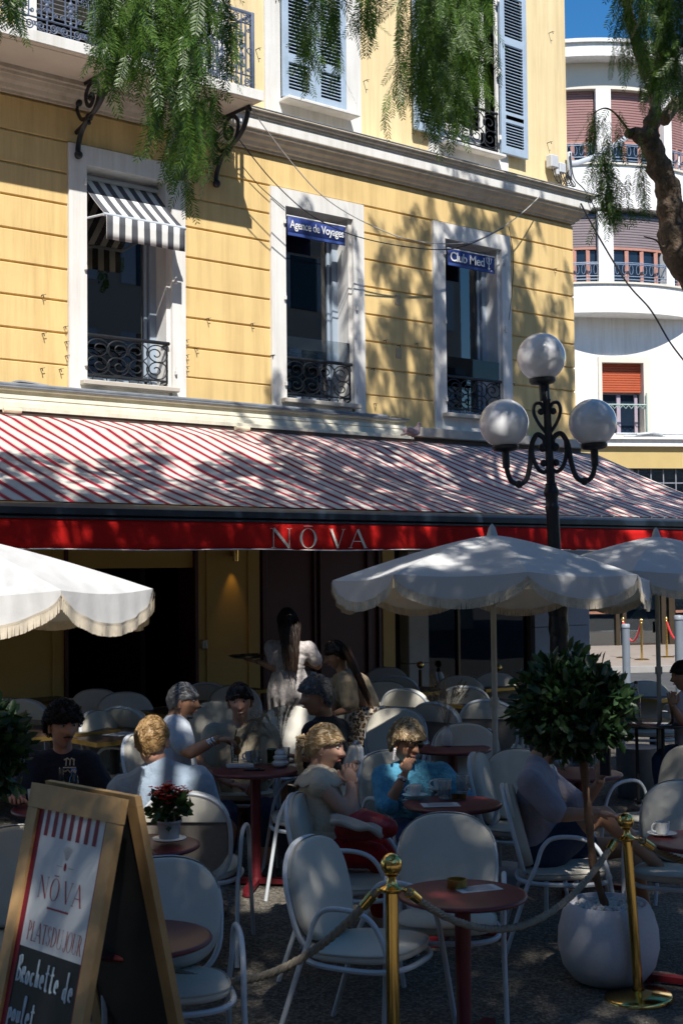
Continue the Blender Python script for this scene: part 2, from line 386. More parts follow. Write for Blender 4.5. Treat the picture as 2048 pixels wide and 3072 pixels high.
# rooms behind the windows
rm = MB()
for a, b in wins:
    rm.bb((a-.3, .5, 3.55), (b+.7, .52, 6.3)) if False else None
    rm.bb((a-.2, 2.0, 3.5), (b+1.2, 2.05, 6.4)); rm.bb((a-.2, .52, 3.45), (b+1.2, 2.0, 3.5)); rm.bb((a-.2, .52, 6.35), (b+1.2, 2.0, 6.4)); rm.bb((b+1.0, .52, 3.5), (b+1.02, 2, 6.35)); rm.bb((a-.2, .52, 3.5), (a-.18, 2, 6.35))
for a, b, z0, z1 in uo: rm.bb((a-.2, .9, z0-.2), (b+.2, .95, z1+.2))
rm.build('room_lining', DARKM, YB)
CURT = M('pale curtain', (.55, .60, .58), .9, .1, 6)
TEAL = M('teal reflection drape', (.06, .16, .19), .8, .45, 4, 0)
def drape(name, x0, x1, z0, z1, Y, mat, slant=0, amp=.02, nf=5):
    mb = MB(); mb.grid(lambda u, v: (x0+(x1-x0)*u+slant*v*(1-u), Y+amp*math.sin(u*nf*2*pi), z0+(z1-z0)*v), 40, 3)
    return mb.build(name, mat, YB, smooth=True)
drape('curtain', 6.46, 6.95, 3.92, 5.3, .5, TEAL, .0, .03, 3)  # teal drape imitates the blue swirl reflected in the pane
drape('curtain', 6.46, 7.36, 3.92, 4.15, .47, M('grey sheer curtain', (.30, .35, .36), .9, .08, 8), 0, .01, 2)
drape('curtain', 9.42, 9.75, 3.92, 5.1, .55, CURT, .30, .02, 4); drape('curtain', 11.75, 12.1, 3.92, 5.1, .55, CURT, .30, .02, 4)
MB().cbox((9.15, .8, 4.25), (.7, .4, .03), .005).build('desk', M('desk wood', (.30, .16, .07), .5, .2, 5), YB)
MB().cbox((8.97, .62, 4.30), (.17, .02, .5), .004).build('notice', WHITEP, YB)

# upper floor: surrounds, shutters, french window behind the balcony
def surround(x0, x1, ox0, ox1, z0, z1, name='window'):
    s = MB(); s.bb((x0, -.0, 6.90), (ox0, .3, z1+.2)); s.bb((ox1, 0, 6.90), (x1, .3, z1+.2)); s.bb((ox0, 0, 6.90), (ox1, .3, z0)); s.bb((ox0, 0, z1), (ox1, .3, z1+.2))
    return s.build(name, TRIM, YB)
def shutter(x0, x1, z0, z1, parent, rails, Y=-.03, t=.04, seed=0, depth=0):
    """louvred leaf: stiles and rails, and every slat its own piece"""
    st = .075
    f = MB(); f.cbox((x0+st/2, Y, (z0+z1)/2), (st, t, z1-z0), .004); f.cbox((x1-st/2, Y, (z0+z1)/2), (st, t, z1-z0), .004)
    rr = [z0+.05]+rails+[z1-.05]
    for z in rr: f.cbox(((x0+x1)/2, Y, z), (x1-x0-2*st, t-.004, .10), .004)
    F = f.build('shutter', SHUT, parent)
    sm = MB().box((0, 0, 0), (x1-x0-2*st-.002, .034, .006), Matrix.Rotation(math.radians(38), 3, 'X')).build('slat', SHUT, F, world=False)
    me = sm.data; first = True
    for a, b in zip(rr[:-1], rr[1:]):
        k = int((b-a-.10)/.041)
        for i in range(k):
            o = sm if first else bpy.data.objects.new('slat', me)
            if not first: COL.objects.link(o); o.parent = F
            first = False
            o.location = Vector(((x0+x1)/2, Y, a+.07+(i+.5)*(b-a-.14)/k))-YB.location
    MB().bb((x0+st, Y+.024, z0+.03), (x1-st, Y+.03, z1-.03)).build('backing', DARKM, F)
    return F
W2U = surround(8.623, 9.967, 8.826, 9.72, 7.16, 9.3)
shutter(8.83, 9.27, 7.18, 9.28, YB, [7.62, 8.55]); shutter(9.276, 9.716, 7.18, 9.28, YB, [7.62, 8.55])
MB().cbox((9.30, -.08, 7.135), (1.0, .2, .035), .006).build('sill', TRIM, W2U)
W3U = surround(11.02, 12.37, 11.225, 12.17, 7.16, 9.3)
MB().cbox((11.69, -.06, 7.135), (1.0, .16, .035), .006).build('sill', TRIM, W3U)
gl = MB(); gl.bb((11.225, .2, 7.16), (11.30, .25, 9.3)); gl.bb((12.09, .2, 7.16), (12.17, .25, 9.3)); gl.bb((11.66, .19, 7.16), (11.74, .26, 9.3)); gl.bb((11.225, .2, 7.16), (12.17, .25, 7.5)); gl.build('window_frame', WHITEP, W3U)
MB().bb((11.28, .22, 7.5), (12.1, .226, 9.3)).build('pane', GLASS, W3U)
r3 = MB(); r3.tube([(11.23, -.02, 7.68), (12.165, -.02, 7.68)], .016, 6); r3.tube([(11.23, -.02, 7.22), (12.165, -.02, 7.22)], .01, 6); r3.tube([(12.15, -.02, 7.70), (12.15, -.02, 7.16)], .011, 6); scroll_rail(r3, 11.24, 12.15, 7.23, 7.66, -.02); r3.build('railing', IRON, W3U, smooth=True)
sh = shutter(12.19, 12.665, 7.20, 9.28, YB, [7.64, 7.68, 8.62], Y=-.05); shutter(10.735, 11.205, 7.20, 9.28, YB, [7.64, 7.68, 8.62], Y=-.05)
for z in (7.38, 8.2, 9.1): MB().cbox((12.165, -.06, z), (.03, .03, .06), .005).build('hinge', WHITEP, W3U)
W1U = surround(5.75, 8.15, 5.95, 7.95, 6.92, 9.2)
lv = MB(); 
for i in range(44): lv.box((6.35, .06, 6.98+i*.045), (.74, .03, .006), Matrix.Rotation(math.radians(35), 3, 'X'))
lv.build('blind', M('grey blind slats', (.16, .16, .17), .5, .1, 5), W1U)
gl = MB(); gl.bb((6.75, .1, 6.92), (6.83, .15, 9.2)); gl.bb((7.3, .1, 6.92), (7.38, .15, 9.2)); gl.bb((7.85, .1, 6.92), (7.95, .15, 9.2)); gl.bb((6.8, .1, 6.92), (7.9, .15, 7.08)); gl.build('window_frame', WHITEP, W1U)
MB().bb((6.8, .12, 7.05), (7.9, .126, 9.2)).build('pane', GLASS, W1U)
MB().bb((7.4, .3, 6.95), (7.85, .32, 9.0)).build('curtain', M('orange curtain', (.60, .26, .04), .8, .3, 5), W1U)
MB().bb((6.83, .18, 7.1), (7.05, .185, 7.6)).build('notice', M('pale blue notice', (.35, .62, .74), .6, .2, 8), W1U)

# balcony slab with cast iron balustrade and scrolled brackets
BX1, BY, BZ0, BZ1 = 8.01, -.77, 6.745, 6.845
bal = MB(); bal.cbox(((3+BX1)/2, (BY+.03)/2, (BZ0+BZ1)/2), (BX1-3, -BY+.03, BZ1-BZ0), .008); bal.bb((3, -.70, BZ0-.006), (BX1-.07, -.03, BZ0+.01))
BAL = bal.build('balcony', M('balcony plaster', (.66, .60, .53), .8, .06, 2, .2, 60, dirt=.2, dcol=(.45, .4, .34)), YB)
MB().cbox(((3+BX1+.01)/2, BY-.004, (BZ0+BZ1)/2+.002), (BX1-3+.01, .012, BZ1-BZ0+.004), .004).build('slab_edge', TRIM, BAL)
ry = BY+.055; rz0, rz1 = 6.86, 7.62
R_ = MB(); R_.tube([(3, ry, rz1), (7.93, ry, rz1)], .018, 6, flat=.6); R_.tube([(3, ry, rz0), (7.93, ry, rz0)], .014, 6); R_.tube([(3, ry, rz1-.11), (7.93, ry, rz1-.11)], .008, 6); R_.tube([(3, ry, rz0+.13), (7.93, ry, rz0+.13)], .008, 6)
R_.cbox((7.93, ry, (rz0+rz1)/2), (.032, .032, rz1-rz0+.03), .003); R_.tube([(7.93, ry, rz1), (7.93, .02, rz1)], .016, 6); R_.tube([(7.93, ry, rz0), (7.93, .02, rz0)], .014, 6)
for i in range(9): R_.tube([(7.93, ry+.08*i+.04, rz0), (7.93, ry+.08*i+.04, rz1)], .008, 5)
R_.build('balustrade_frame', IRONB, BAL, smooth=True)
pm = MB(); pw = .235                                     # one cast panel, repeated
T2 = lambda pts, r, fl=1.0: pm.tube([(x, 0, z) for x, z in pts], r, 5, flat=fl)
for sx in (-1, 1):
    T2([(sx*.055, .13), (sx*.055, .62)], .0075)
    T2([(sx*a, b) for a, b in [(.055, .16), (.045, .135), (.02, .125)]], .006)
    for zc, dr in ((.065, 1), (.695, -1)):
        T2([(sx*x, z) for x, z in spiral(.062, zc, .042, .006, -pi/2*dr, 1.6*dr)], .0075); T2([(sx*.018, zc-.05*dr), (sx*.035, zc-.03*dr), (sx*.062, zc-.042*dr)], .006)
        T2([(sx*x, z) for x, z in spiral(.105, zc+.01*dr, .018, .016, 0, 1)], .006)
    for zc in (.22, .30, .42, .53): T2([(sx*x, z) for x, z in spiral(.024, zc, .020, .004, pi*.5, 1.3)], .007)
    T2([(sx*x, z) for x, z in spiral(.087, .58, .022, .005, 0, 1.3)], .006); T2([(sx*x, z) for x, z in spiral(.087, .19, .022, .005, pi, 1.3)], .006)
    T2([(sx*x, z) for x, z in spiral(.100, .38, .03, .03, 0, 1)], .006)
for z, r in ((.15, .018), (.20, .013), (.26, .022), (.33, .024), (.40, .026), (.46, .02), (.51, .022), (.57, .014), (.61, .010)): pm.sphere((0, 0, z), (r, r*.6, r*1.1), 8, 5)
T2([(0, .0), (0, .74)], .008)
po = pm.build('cast_panel', IRONB, BAL, world=False, smooth=True); pme = po.data
for i in range(21):
    o = po if i == 0 else bpy.data.objects.new('cast_panel', pme)
    if i: COL.objects.link(o); o.parent = BAL
    o.location = Vector((7.93-.016-pw*(i+.5), ry, rz0))-YB.location
for bx in (6.362, 7.53, 7.955):
    b = MB(); T = lambda pts, r, fl=.75: b.tube([(bx, -s, 6.73+z) for s, z in pts], r, 8, flat=fl)
    T([(.0, -.0), (.62, -.0)], .021)
    T([(p.x, p.y) for p in bez([(.60, .0), (.585, -.09), (.52, -.20), (.40, -.29), (.25, -.35), (.13, -.42), (.06, -.52), (.035, -.61), (.05, -.66)], 6)], .026)
    b.sphere((bx, -.045, 6.73-.655), .042, 10, 8)
    T([(.25, -.35), (.12, -.40), (0, -.43)], .024); T([(x, z) for x, z in [(p.x, p.y) for p in bez([(.28, -.36), (.40, -.24), (.43, -.12), (.36, -.035), (.26, -.04), (.19, -.12), (.21, -.21), (.28, -.24), (.33, -.18), (.29, -.13)], 5)]], .022)
    b.sphere((bx, -.285, 6.73-.165), .036, 8, 6)
    T([(p.x, p.y) for p in bez([(.24, -.34), (.12, -.335), (.05, -.27), (.02, -.20), (.05, -.15)], 5)], .02); b.sphere((bx, -.055, 6.73-.155), .036, 8, 6)
    b.cbox((bx, -.25, 6.73-.345), (.06, .05, .06), .01); b.sphere((bx, -.25, 6.73-.40), .02, 8, 6); b.sphere((bx, -.62, 6.70), .03, 8, 6)
    b.build('bracket', IRON, BAL, smooth=True)
# small iron hooks and clips left in the stucco
hk = MB()
for (x, y) in ((125, 890), (127, 1005), (192, 985), (195, 1030), (196, 1072), (122, 1110), (178, 1112), (620, 960), (752, 975), (585, 1050), (812, 1070), (555, 1025), (556, 1070), (556, 1105), (1150, 1025), (1245, 1035), (1280, 1128), (1535, 1155), (1660, 810), (1650, 100), (1095, 245), (1645, 430), (772, 150), (1120, 1215), (1115, 1110), (1192, 1040)):
    p = onY(x, y, 0); hk.tube([(p.x, .03, p.z+.01), (p.x, -.035, p.z+.012), (p.x+.004, -.04, p.z-.015)], .005, 5); hk.tube([(p.x, -.035, p.z+.012), (p.x+.03, -.035, p.z+.02)], .003, 4)
hk.build('iron_hook', IRON, YB)
for (x, y) in ((1192, 900), (1195, 1060)): p = onY(x, y, 0); MB().cbox((p.x, -.002, p.z), (.09, .008, .12), .003).build('mortar_patch', M('mortar patch', (.48, .38, .24), .9, .2, 12, .3, 60), YB)
jb = MB(); jb.cbox((13.13, -.05, 7.26), (.14, .1, .16), .01); jb.cbox((13.28, -.05, 7.20), (.12, .1, .13), .01); jb.cbox((13.19, -.06, 7.13), (.05, .07, .07), .008)
jb.build('junction_box', M('grey plastic box', (.55, .57, .60), .5, .08, 6), YB)
wr = MB(); 
for i in range(7):
    a = 13.08+.05*i; wr.tube(bez([(a, -.08, 7.17), (a+.03+.05*rnd.random(), -.11, 7.02-.06*rnd.random()), (a+.1+.1*rnd.random(), -.10, 7.0+.04*rnd.random()), (13.35+.1*rnd.random(), -.08, 7.10+.1*rnd.random())], 6), .006, 5)
wr.tube(bez([(13.42, -.1, 7.42), (13.46, -.12, 7.1), (13.6, -.2, 6.92), (13.8, -.25, 6.6)], 6), .008, 5)
wr.build('wiring', BLACKM, YB)
ar = MB(); ar.tube(bez([(13.47, -.06, 7.30), (13.60, -.10, 7.33), (14.0, -.14, 7.52), (14.6, -.16, 7.88)], 8), .035, 8, flat=.5); ar.cbox((13.46, -.05, 7.27), (.05, .06, .36), .01)
ar.build('lamp_arm', M('grey lamp arm', (.50, .54, .60), .5, .06, 6), YB, smooth=True)
# ragged gap where stucco has broken away above the shop hood
rg = MB()
for x0, x1, z in ((5.75, 6.62, 3.835), (7.35, 8.95, 3.80), (10.0, 10.6, 3.83)):
    n_ = int((x1-x0)/.06)
    for i in range(n_): rg.bb((x0+i*.06, -.035, 3.62), (x0+i*.06+.062, .02, z-.01*rnd.random()-.03*((i % 5) == 0)))
rg.build('broken_plaster', M('broken plaster', (.30, .20, .09), .95, .5, 14, .6, 30, dirt=.6, dcol=(.07, .05, .03)), YB)
fl_ = MB()
for x0, x1 in ((5.9, 6.55), (6.6, 7.6), (9.0, 9.9)):
    n_ = int((x1-x0)/.05)
    for i in range(n_): fl_.bb((x0+i*.05, -.075-.03*rnd.random(), 3.76), (x0+i*.05+.051, -.03, 3.80+.018*rnd.random()))
fl_.build('plaster_rubble', M('flaking white plaster', (.70, .68, .62), .9, .2, 18, .5, 40, dirt=.3, dcol=(.3, .26, .2)), YB)
# shop hood
hd = MB(); hd.extr([(0, 3.60), (0, 3.79), (-.19, 3.775), (-.19, 3.755), (-.15, 3.75), (-.155, 3.715), (-.185, 3.71), (-.20, 3.675), (-.19, 3.668), (-.225, 3.635), (-.232, 3.60), (-.30, 3.588), (-.305, 3.552), (-.14, 3.55), (-.14, 3.60)], LB, 10.43)
HD = hd.build('shop_hood', HOOD, YB)
fl = MB(); fl.bb((LB, -.205, 3.776), (10.46, -.02, 3.790)); fl.tube([(LB, -.12, 3.81), (7.5, -.125, 3.812), (10.2, -.12, 3.81)], .018, 8); fl.tube(bez([(5.6, -.1, 3.80), (5.75, -.06, 3.85), (6.0, -.12, 3.82)], 5), .016, 6)
fl.build('flashing', LEAD, HD)
bx_ = MB(); bx_.bb((LB, -.29, 3.50), (10.43, -.06, 3.549)); bx_.bb((LB, -.16, 3.30), (10.43, -.02, 3.54)); bx_.bb((10.43, -.12, 3.2), (13.5, -.02, 3.60))
bx_.build('awning_housing', BROWN, YB)
lg = MB(); lg.cbox((12.0, -.10, 3.655), (3.05, .2, .11), .01); lg.build('stone_ledge', STONEW, YB)
for px_ in (30, 720):
    p = onY(px_, 1232 if px_ < 100 else 1286, -.34); MB().tube([(p.x-.07, -.36, p.z), (p.x+.1, -.36, p.z)], .022, 10).build('spot_light', M('cream tube', (.70, .60, .45), .4, .05), YB)
# ------------------------------------------------------------------ ground floor of the yellow building
def gpart(name, a, b, mat, e=.004): 
    mb = MB(); mb.cbox([(a[i]+b[i])/2 for i in range(3)], [abs(b[i]-a[i]) for i in range(3)], e); return mb.build(name, mat, YB)
def panelled(name, x0, x1, z0, z1, mat, inset=(.10, .10), Y=0.):
    g = gpart(name, (x0, Y, z0), (x1, Y+.3, z1), mat)
    a, b = x0+inset[0], x1-inset[1]
    fr = MB()
    for xx in (a, b): fr.cbox((xx, Y-.006, (z0+z1)/2), (.018, .014, z1-z0-.2), .004)
    fr.cbox(((a+b)/2, Y-.0055, z1-.12), (b-a-.02, .013, .018), .004); fr.cbox(((a+b)/2, Y-.0055, z0+.45), (b-a-.02, .013, .018), .004)
    fr.build('panel_moulding', mat, g); return g
panelled('ochre_panel', 4.9, 6.225, .32, 3.3, YGF, (.12, .12)); panelled('ochre_panel', 7.722, 8.496, .32, 3.3, YGF, (.105, .15)); gpart('ochre_panel', (10.205, 0, .3), (10.39, .3, 3.3), YGF); gpart('ochre_panel', (3, 0, .32), (4.895, .3, 3.3), YGF)
gpart('skirting', (3, -.015, 0), (6.225, .3, .318), BURG); gpart('skirting', (7.722, -.015, 0), (8.496, .3, .318), BURG)
gpart('lintel_panel', (6.26, .02, 2.134), (7.68, .3, 3.3), YGF)
for a, b in ((6.226, 6.262), (7.678, 7.72)): gpart('door_jamb', (a, -.02, 0), (b, .3, 3.3), BURG)
rd = gpart('red_door', (8.498, .03, 0), (10.2, .3, 3.3), BURG)
dm = MB()
for a, b in ((8.53, 8.60), (9.22, 9.25), (9.30, 9.33), (9.98, 10.03), (10.14, 10.19)): dm.cbox(((a+b)/2, .018, 1.6), (b-a, .04, 3.2), .006)
for z in (.35, .9, 2.9): dm.cbox((9.34, .020, z), (1.5, .03, .05), .006)
dm.build('door_moulding', BURG, rd)
gpart('dark_recess', (10.392, .12, 0), (10.567, .3, 3.3), BLACKM)
for i, (z0, z1) in enumerate(((0, .42), (.42, 1.02), (1.02, 1.66), (1.66, 2.30), (2.30, 3.2))):
    gpart('stone_block', (10.569, -.03, z0+.004), (10.882, .3, z1-.004), STONEW if i else M('dark marble base', (.10, .07, .05), .3, .5, 6), .006)
for i, (z0, z1) in enumerate(((0, .75), (.75, 1.36), (1.36, 1.86), (1.86, 2.50), (2.5, 3.2))):
    gpart('stone_slab', (12.66, -.05, z0+.003), (13.12, .3, z1-.003), STONE, .004); gpart('stone_slab', (13.126, -.05, z0+.003), (13.69, .3, z1-.003), STONE, .004)
    gpart('stone_slab', (13.60, .302, z0+.003), (13.70, 9, z1-.003), TRIM, .004)
gpart('corner_pipe', (13.70, -.02, 0), (13.735, .03, 3.2), WHITEP, .01)
# shop window with shelves and goods
gpart('shop_base', (10.89, .02, 0), (12.65, .3, .35), BLACKM)
sf = MB(); 
for x in (10.90, 11.42, 12.63): sf.bb((x-.018, .02, .35), (x+.018, .1, 2.9))
sf.bb((10.89, .02, 2.82), (12.65, .1, 2.9)); sf.bb((10.89, .02, .35), (12.65, .1, .39)); sf.build('shop_frame', BRONZE, YB)
for a, b in ((10.92, 11.40), (11.44, 12.61)): MB().bb((a, .05, .39), (b, .058, 2.82)).build('shop_pane', CGLASS, YB)
sv = MB()
for z in (.75, 1.12, 1.42, 1.72): sv.bb((10.95, .18, z), (12.6, .5, z+.015))
sv.build('shelf', BRONZE, YB)
GOODS = [M('goods '+str(i), c, .5, .2, 9) for i, c in enumerate(((.45, .40, .30), (.10, .20, .24), (.35, .10, .06), (.55, .52, .45), (.08, .08, .09)))]
for z in (.765, 1.135, 1.435, 1.735):
    x = 11.0
    while x < 12.5:
        h = .08+.16*rnd.random(); wd = .05+.07*rnd.random()
        MB().lathe([(wd*.45, 0), (wd*.5, h*.1), (wd*.5, h*.6), (wd*.2, h*.75), (wd*.2, h)], 10, (x, .34, z)).build('shop_goods', rnd.choice(GOODS), YB, smooth=True)
        x += wd+.05+.10*rnd.random()
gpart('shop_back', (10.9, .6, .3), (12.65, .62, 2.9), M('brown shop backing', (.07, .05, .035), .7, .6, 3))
# dining room behind the doorway
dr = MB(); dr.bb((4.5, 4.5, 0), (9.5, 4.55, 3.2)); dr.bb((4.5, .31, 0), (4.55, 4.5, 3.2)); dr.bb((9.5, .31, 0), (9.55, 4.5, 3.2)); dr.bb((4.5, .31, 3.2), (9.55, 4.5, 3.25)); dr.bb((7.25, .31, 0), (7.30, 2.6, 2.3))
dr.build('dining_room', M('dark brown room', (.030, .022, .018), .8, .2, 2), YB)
p = onY(245, 2000, .9)
tc = thing('restaurant_table', 'small table under a white cloth just inside the dark doorway', 'table', (p.x, p.y, 0))
mb = MB(); N = 48; zt = .78
mb.lathe([(.0001, zt), (.30, zt), (.335, zt-.006)], N, (p.x, p.y, 0), cap=False)
mb.add([(p.x+(.335+.05*math.sin(a*8)*k)*math.cos(a)*(1+.12*k), p.y+(.335+.05*math.sin(a*8)*k)*math.sin(a)*(1+.12*k), zt-.006-k*(.26+.06*math.cos(a*4))) for k in (0, .5, 1) for a in [2*pi*i/N for i in range(N)]],
       [(k*N+i, k*N+(i+1) % N, (k+1)*N+(i+1) % N, (k+1)*N+i) for k in range(2) for i in range(N)])
mb.build('tablecloth', M('white cloth', (.62, .58, .55), .9, .05, 8), tc, smooth=True)
MB().lathe([(.2, 0), (.2, .02), (.03, .04), (.03, .76)], 16, (p.x, p.y, .006)).build('pedestal', BLACKM, tc)
q = onY(234, 1885, 1.2)
pl = thing('pendant_lamp', 'dim orange pendant lamp hanging inside the dark doorway', 'lamp', (q.x, q.y, q.z))
m, n, l, b = new_mat('orange glow'); setin(b, Base_Color=(.5, .15, .02, 1), Emission_Color=(1, .32, .05, 1), Emission_Strength=.35)
MB().lathe([(.02, .12), (.05, .09), (.07, 0)], 14, (q.x, q.y, q.z)).build('lamp_shade', BRONZE, pl, smooth=True); MB().sphere((q.x, q.y, q.z+.03), .025, 10, 8).build('bulb', m, pl); MB().tube([(q.x, q.y, q.z+.1), (q.x, q.y, 3.2)], .006, 5).build('cord', BLACKM, pl)
# wall lamp on the ochre pilaster
q = onY(694, 1662, 0)
wl = thing('wall_lamp', 'lit brass cylinder wall lamp on the ochre pilaster', 'lamp', (q.x, -.07, q.z))
MB().lathe([(.026, -.075), (.03, -.075), (.03, .09), (.0, .095)], 16, (q.x, -.075, q.z)).build('cylinder', BRASS, wl, smooth=True)
MB().cbox((q.x, -.03, q.z), (.04, .06, .05), .005).build('bracket', BRASS, wl)
lp = bpy.data.lights.new('wall_lamp_light', 'SPOT'); lp.energy = 1.3; lp.color = (1, .62, .18); lp.spot_size = math.radians(52); lp.spot_blend = .8; lp.shadow_soft_size = .02
lo = bpy.data.objects.new('wall_lamp_light', lp); COL.objects.link(lo); lo.parent = wl; lo.location = (0, -.006, -.08); lo.rotation_euler = (math.radians(8), 0, 0)
bp_ = MB(); q = onY(612, 1933, 0); bp_.cbox((q.x, -.012, q.z), (.075, .03, .10), .012); bp_.cbox((q.x, -.03, q.z), (.012, .01, .05), .003)
tag(bp_.build('door_entry_panel', M('steel plate', (.4, .38, .35), .35, .1, 8, metal=.8)), 'small steel entry panel on the ochre pilaster left edge', 'entry panel')

# ------------------------------------------------------------------ lettering
def serif(ch):
    """strokes of a light high-contrast serif capital in a unit box: list of polygons (u,v)"""
    T, t = .13, .035
    def bar(x0, y0, x1, y1, w):
        d = math.hypot(x1-x0, y1-y0); nx, ny = -(y1-y0)/d*w/2, (x1-x0)/d*w/2
        return [(x0+nx, y0+ny), (x0-nx, y0-ny), (x1-nx, y1-ny), (x1+nx, y1+ny)]
    def ser(x, y, w=.11): return [(x-w, y-.012), (x+w, y-.012), (x+w, y+.012), (x-w, y+.012)]
    def arc(cx, cy, rx, ry, a0, a1, wx, n=20):
        o = [];
        for i in range(n):
            a, b = a0+(a1-a0)*i/n, a0+(a1-a0)*(i+1)/n
            wf = lambda q: t+(wx-t)*abs(math.cos(q))
            o.append([(cx+rx*math.cos(a), cy+ry*math.sin(a)), (cx+rx*math.cos(b), cy+ry*math.sin(b)), (cx+(rx-wf(b))*math.cos(b), cy+(ry-wf(b)*.5)*math.sin(b)), (cx+(rx-wf(a))*math.cos(a), cy+(ry-wf(a)*.5)*math.sin(a))])
        return o
    h = pi/180
    L = {'N': ([bar(.1, 0, .1, 1, t), bar(.1, 1, .85, 0, T), bar(.85, 0, .85, 1, t), ser(.1, .012), ser(.06, .99), ser(.85, .99)], .98),
         'O': (arc(.45, .5, .45, .52, 0, 360*h, T, 40), .92), 'Ō': (arc(.45, .5, .45, .52, 0, 360*h, T, 40)+[bar(.22, 1.13, .68, 1.13, .045)], .92),
         'V': ([bar(.08, 1, .48, 0, T), bar(.47, 0, .82, 1, t), ser(.08, .99), ser(.82, .99)], .9), 'A': ([bar(.05, 0, .44, 1, t), bar(.44, 1, .84, 0, T), bar(.2, .36, .66, .36, t), ser(.06, .012), ser(.84, .012)], .92),
         'P': ([bar(.15, 0, .15, 1, T)]+arc(.2, .73, .35, .27, -90*h, 90*h, T)+[ser(.15, .012), ser(.1, .99)], .6), 'L': ([bar(.15, 0, .15, 1, T), bar(.15, .02, .6, .02, t), bar(.58, 0, .6, .22, t), ser(.15, .99)], .65),
         'T': ([bar(.38, 0, .38, 1, T), bar(.02, .98, .74, .98, t), bar(.03, .8, .03, 1, t), bar(.73, .8, .73, 1, t), ser(.38, .012)], .78),
         'S': (arc(.28, .74, .24, .26, 20*h, 270*h, T*.9)+arc(.28, .25, .26, .25, -160*h, 90*h, T*.9), .56), 'D': ([bar(.15, 0, .15, 1, T)]+arc(.2, .5, .55, .5, -90*h, 90*h, T)+[ser(.12, .012), ser(.12, .99)], .82),
         'U': ([bar(.15, .25, .15, 1, T), bar(.72, .25, .72, 1, t)]+arc(.435, .26, .33, .27, 180*h, 360*h, T*.6)+[ser(.15, .99), ser(.72, .99)], .86), 'J': ([bar(.3, .15, .3, 1, T)]+arc(.14, .18, .22, .24, -170*h, 0, T)+[ser(.3, .99)], .42),
         'R': ([bar(.15, 0, .15, 1, T)]+arc(.2, .73, .35, .27, -90*h, 90*h, T)+[bar(.32, .48, .68, 0, T), ser(.15, .012), ser(.1, .99), ser(.7, .012)], .75), ' ': ([], .3)}
    return L[ch]
def serif_text(mb, s, fn, w, gap=.12):
    """lay capitals along u in 0..w (cap height 1), each polygon through fn(u,v)"""
    adv = [serif(c)[1] for c in s]; tot = sum(adv)+gap*(len(s)-1); k = w/tot; x = 0
    for c, a in zip(s, adv):
        for pl_ in serif(c)[0]:
            mb.add([fn((x+u)*k, v) for u, v in pl_], [tuple(range(len(pl_)))])
        x += a+gap
def text_mesh(s, mat, name, parent, M4, size=1.0, spacing=1.0, offset=0, shear=0):
    cu = bpy.data.curves.new(name, 'FONT'); cu.body = s; cu.size = size; cu.space_character = spacing; cu.offset = offset; cu.shear = shear; cu.resolution_u = 4
    o = bpy.data.objects.new(name, cu); COL.objects.link(o)
    dg = bpy.context.evaluated_depsgraph_get(); me = bpy.data.meshes.new_from_object(o.evaluated_get(dg)); bpy.data.objects.remove(o)
    xs = [v.co.x for v in me.vertices]; wd = max(xs)-min(xs); x0 = min(xs)
    for v in me.vertices: v.co = M4((v.co.x-x0)/wd, v.co.y)
    me.materials.clear(); me.materials.append(mat); me.name = name
    t = bpy.data.objects.new(name, me); COL.objects.link(t); t.parent = parent
    off = root_loc(parent)
    for v in me.vertices: v.co -= off
    return t

# ------------------------------------------------------------------ the big striped awning
def stripe_mat():
    m, n, l, b = new_mat('red striped awning canvas'); c = coords(n); s = n.new('ShaderNodeSeparateXYZ'); l.new(c, s.inputs[0])
    u = mathn(n, l, 'FRACT', mathn(n, l, 'DIVIDE', mathn(n, l, 'ADD', s.outputs[0], 20.0), .158))
    d = mathn(n, l, 'ABSOLUTE', mathn(n, l, 'SUBTRACT', u, .5))
    bold = mathn(n, l, 'LESS_THAN', d, .15)
    thin = mathn(n, l, 'COMPARE', d, .215, .013)
    mask = mathn(n, l, 'MAXIMUM', bold, thin)
    base = ramp(n, l, noise(n, l, 3, 6, .6, c), [(.3, (.52, .505, .46)), (.7, (.64, .625, .58))])
    red = ramp(n, l, noise(n, l, 5, 4, .6, c), [(.3, (.25, .004, .022)), (.7, (.34, .008, .034))])
    col = mixc(n, l, mask, base, red)
    sp = ramp(n, l, noise(n, l, 70, 3, .8, c), [(.70, (0, 0, 0)), (.75, (.75,)*3)])
    gr = n.new('ShaderNodeMapRange'); gr.inputs[1].default_value = -.3; gr.inputs[2].default_value = -3.0; gr.inputs[3].default_value = .15; gr.inputs[4].default_value = 1.0
    l.new(s.outputs[1], gr.inputs[0])
    col = mixc(n, l, mathn(n, l, 'MULTIPLY', sp, gr.outputs[0]), col, (.10, .085, .05))
    st = ramp(n, l, noise(n, l, 1.2, 7, .65, c), [(.45, (1, 1, 1)), (.75, (.80, .77, .70))])
    col = mixc(n, l, 1.0, col, st, 'MULTIPLY')
    l.new(col, b.inputs['Base Color']); setin(b, Roughness=.85, Specular_IOR_Level=.2)
    bump(n, l, b, noise(n, l, 2.2, 5, .55, c), .35, .05); return m
AX0, AX1 = 2.2, 13.3
AW = thing('awning', 'large red and white striped terrace awning with red lettered valance', 'awning', (8, -3.05, 2.255))
mb = MB(); NU = 96
kz = lambda X: 3.37+.012*math.sin(X*2.1)+.01*math.sin(X*5.3)
path = lambda X: [(-.28, 3.515), (-.5, 3.455), (-.76, kz(X)), (-1.3, 3.185), (-1.9, 2.965), (-2.5, 2.765), (-3.0, 2.592)]
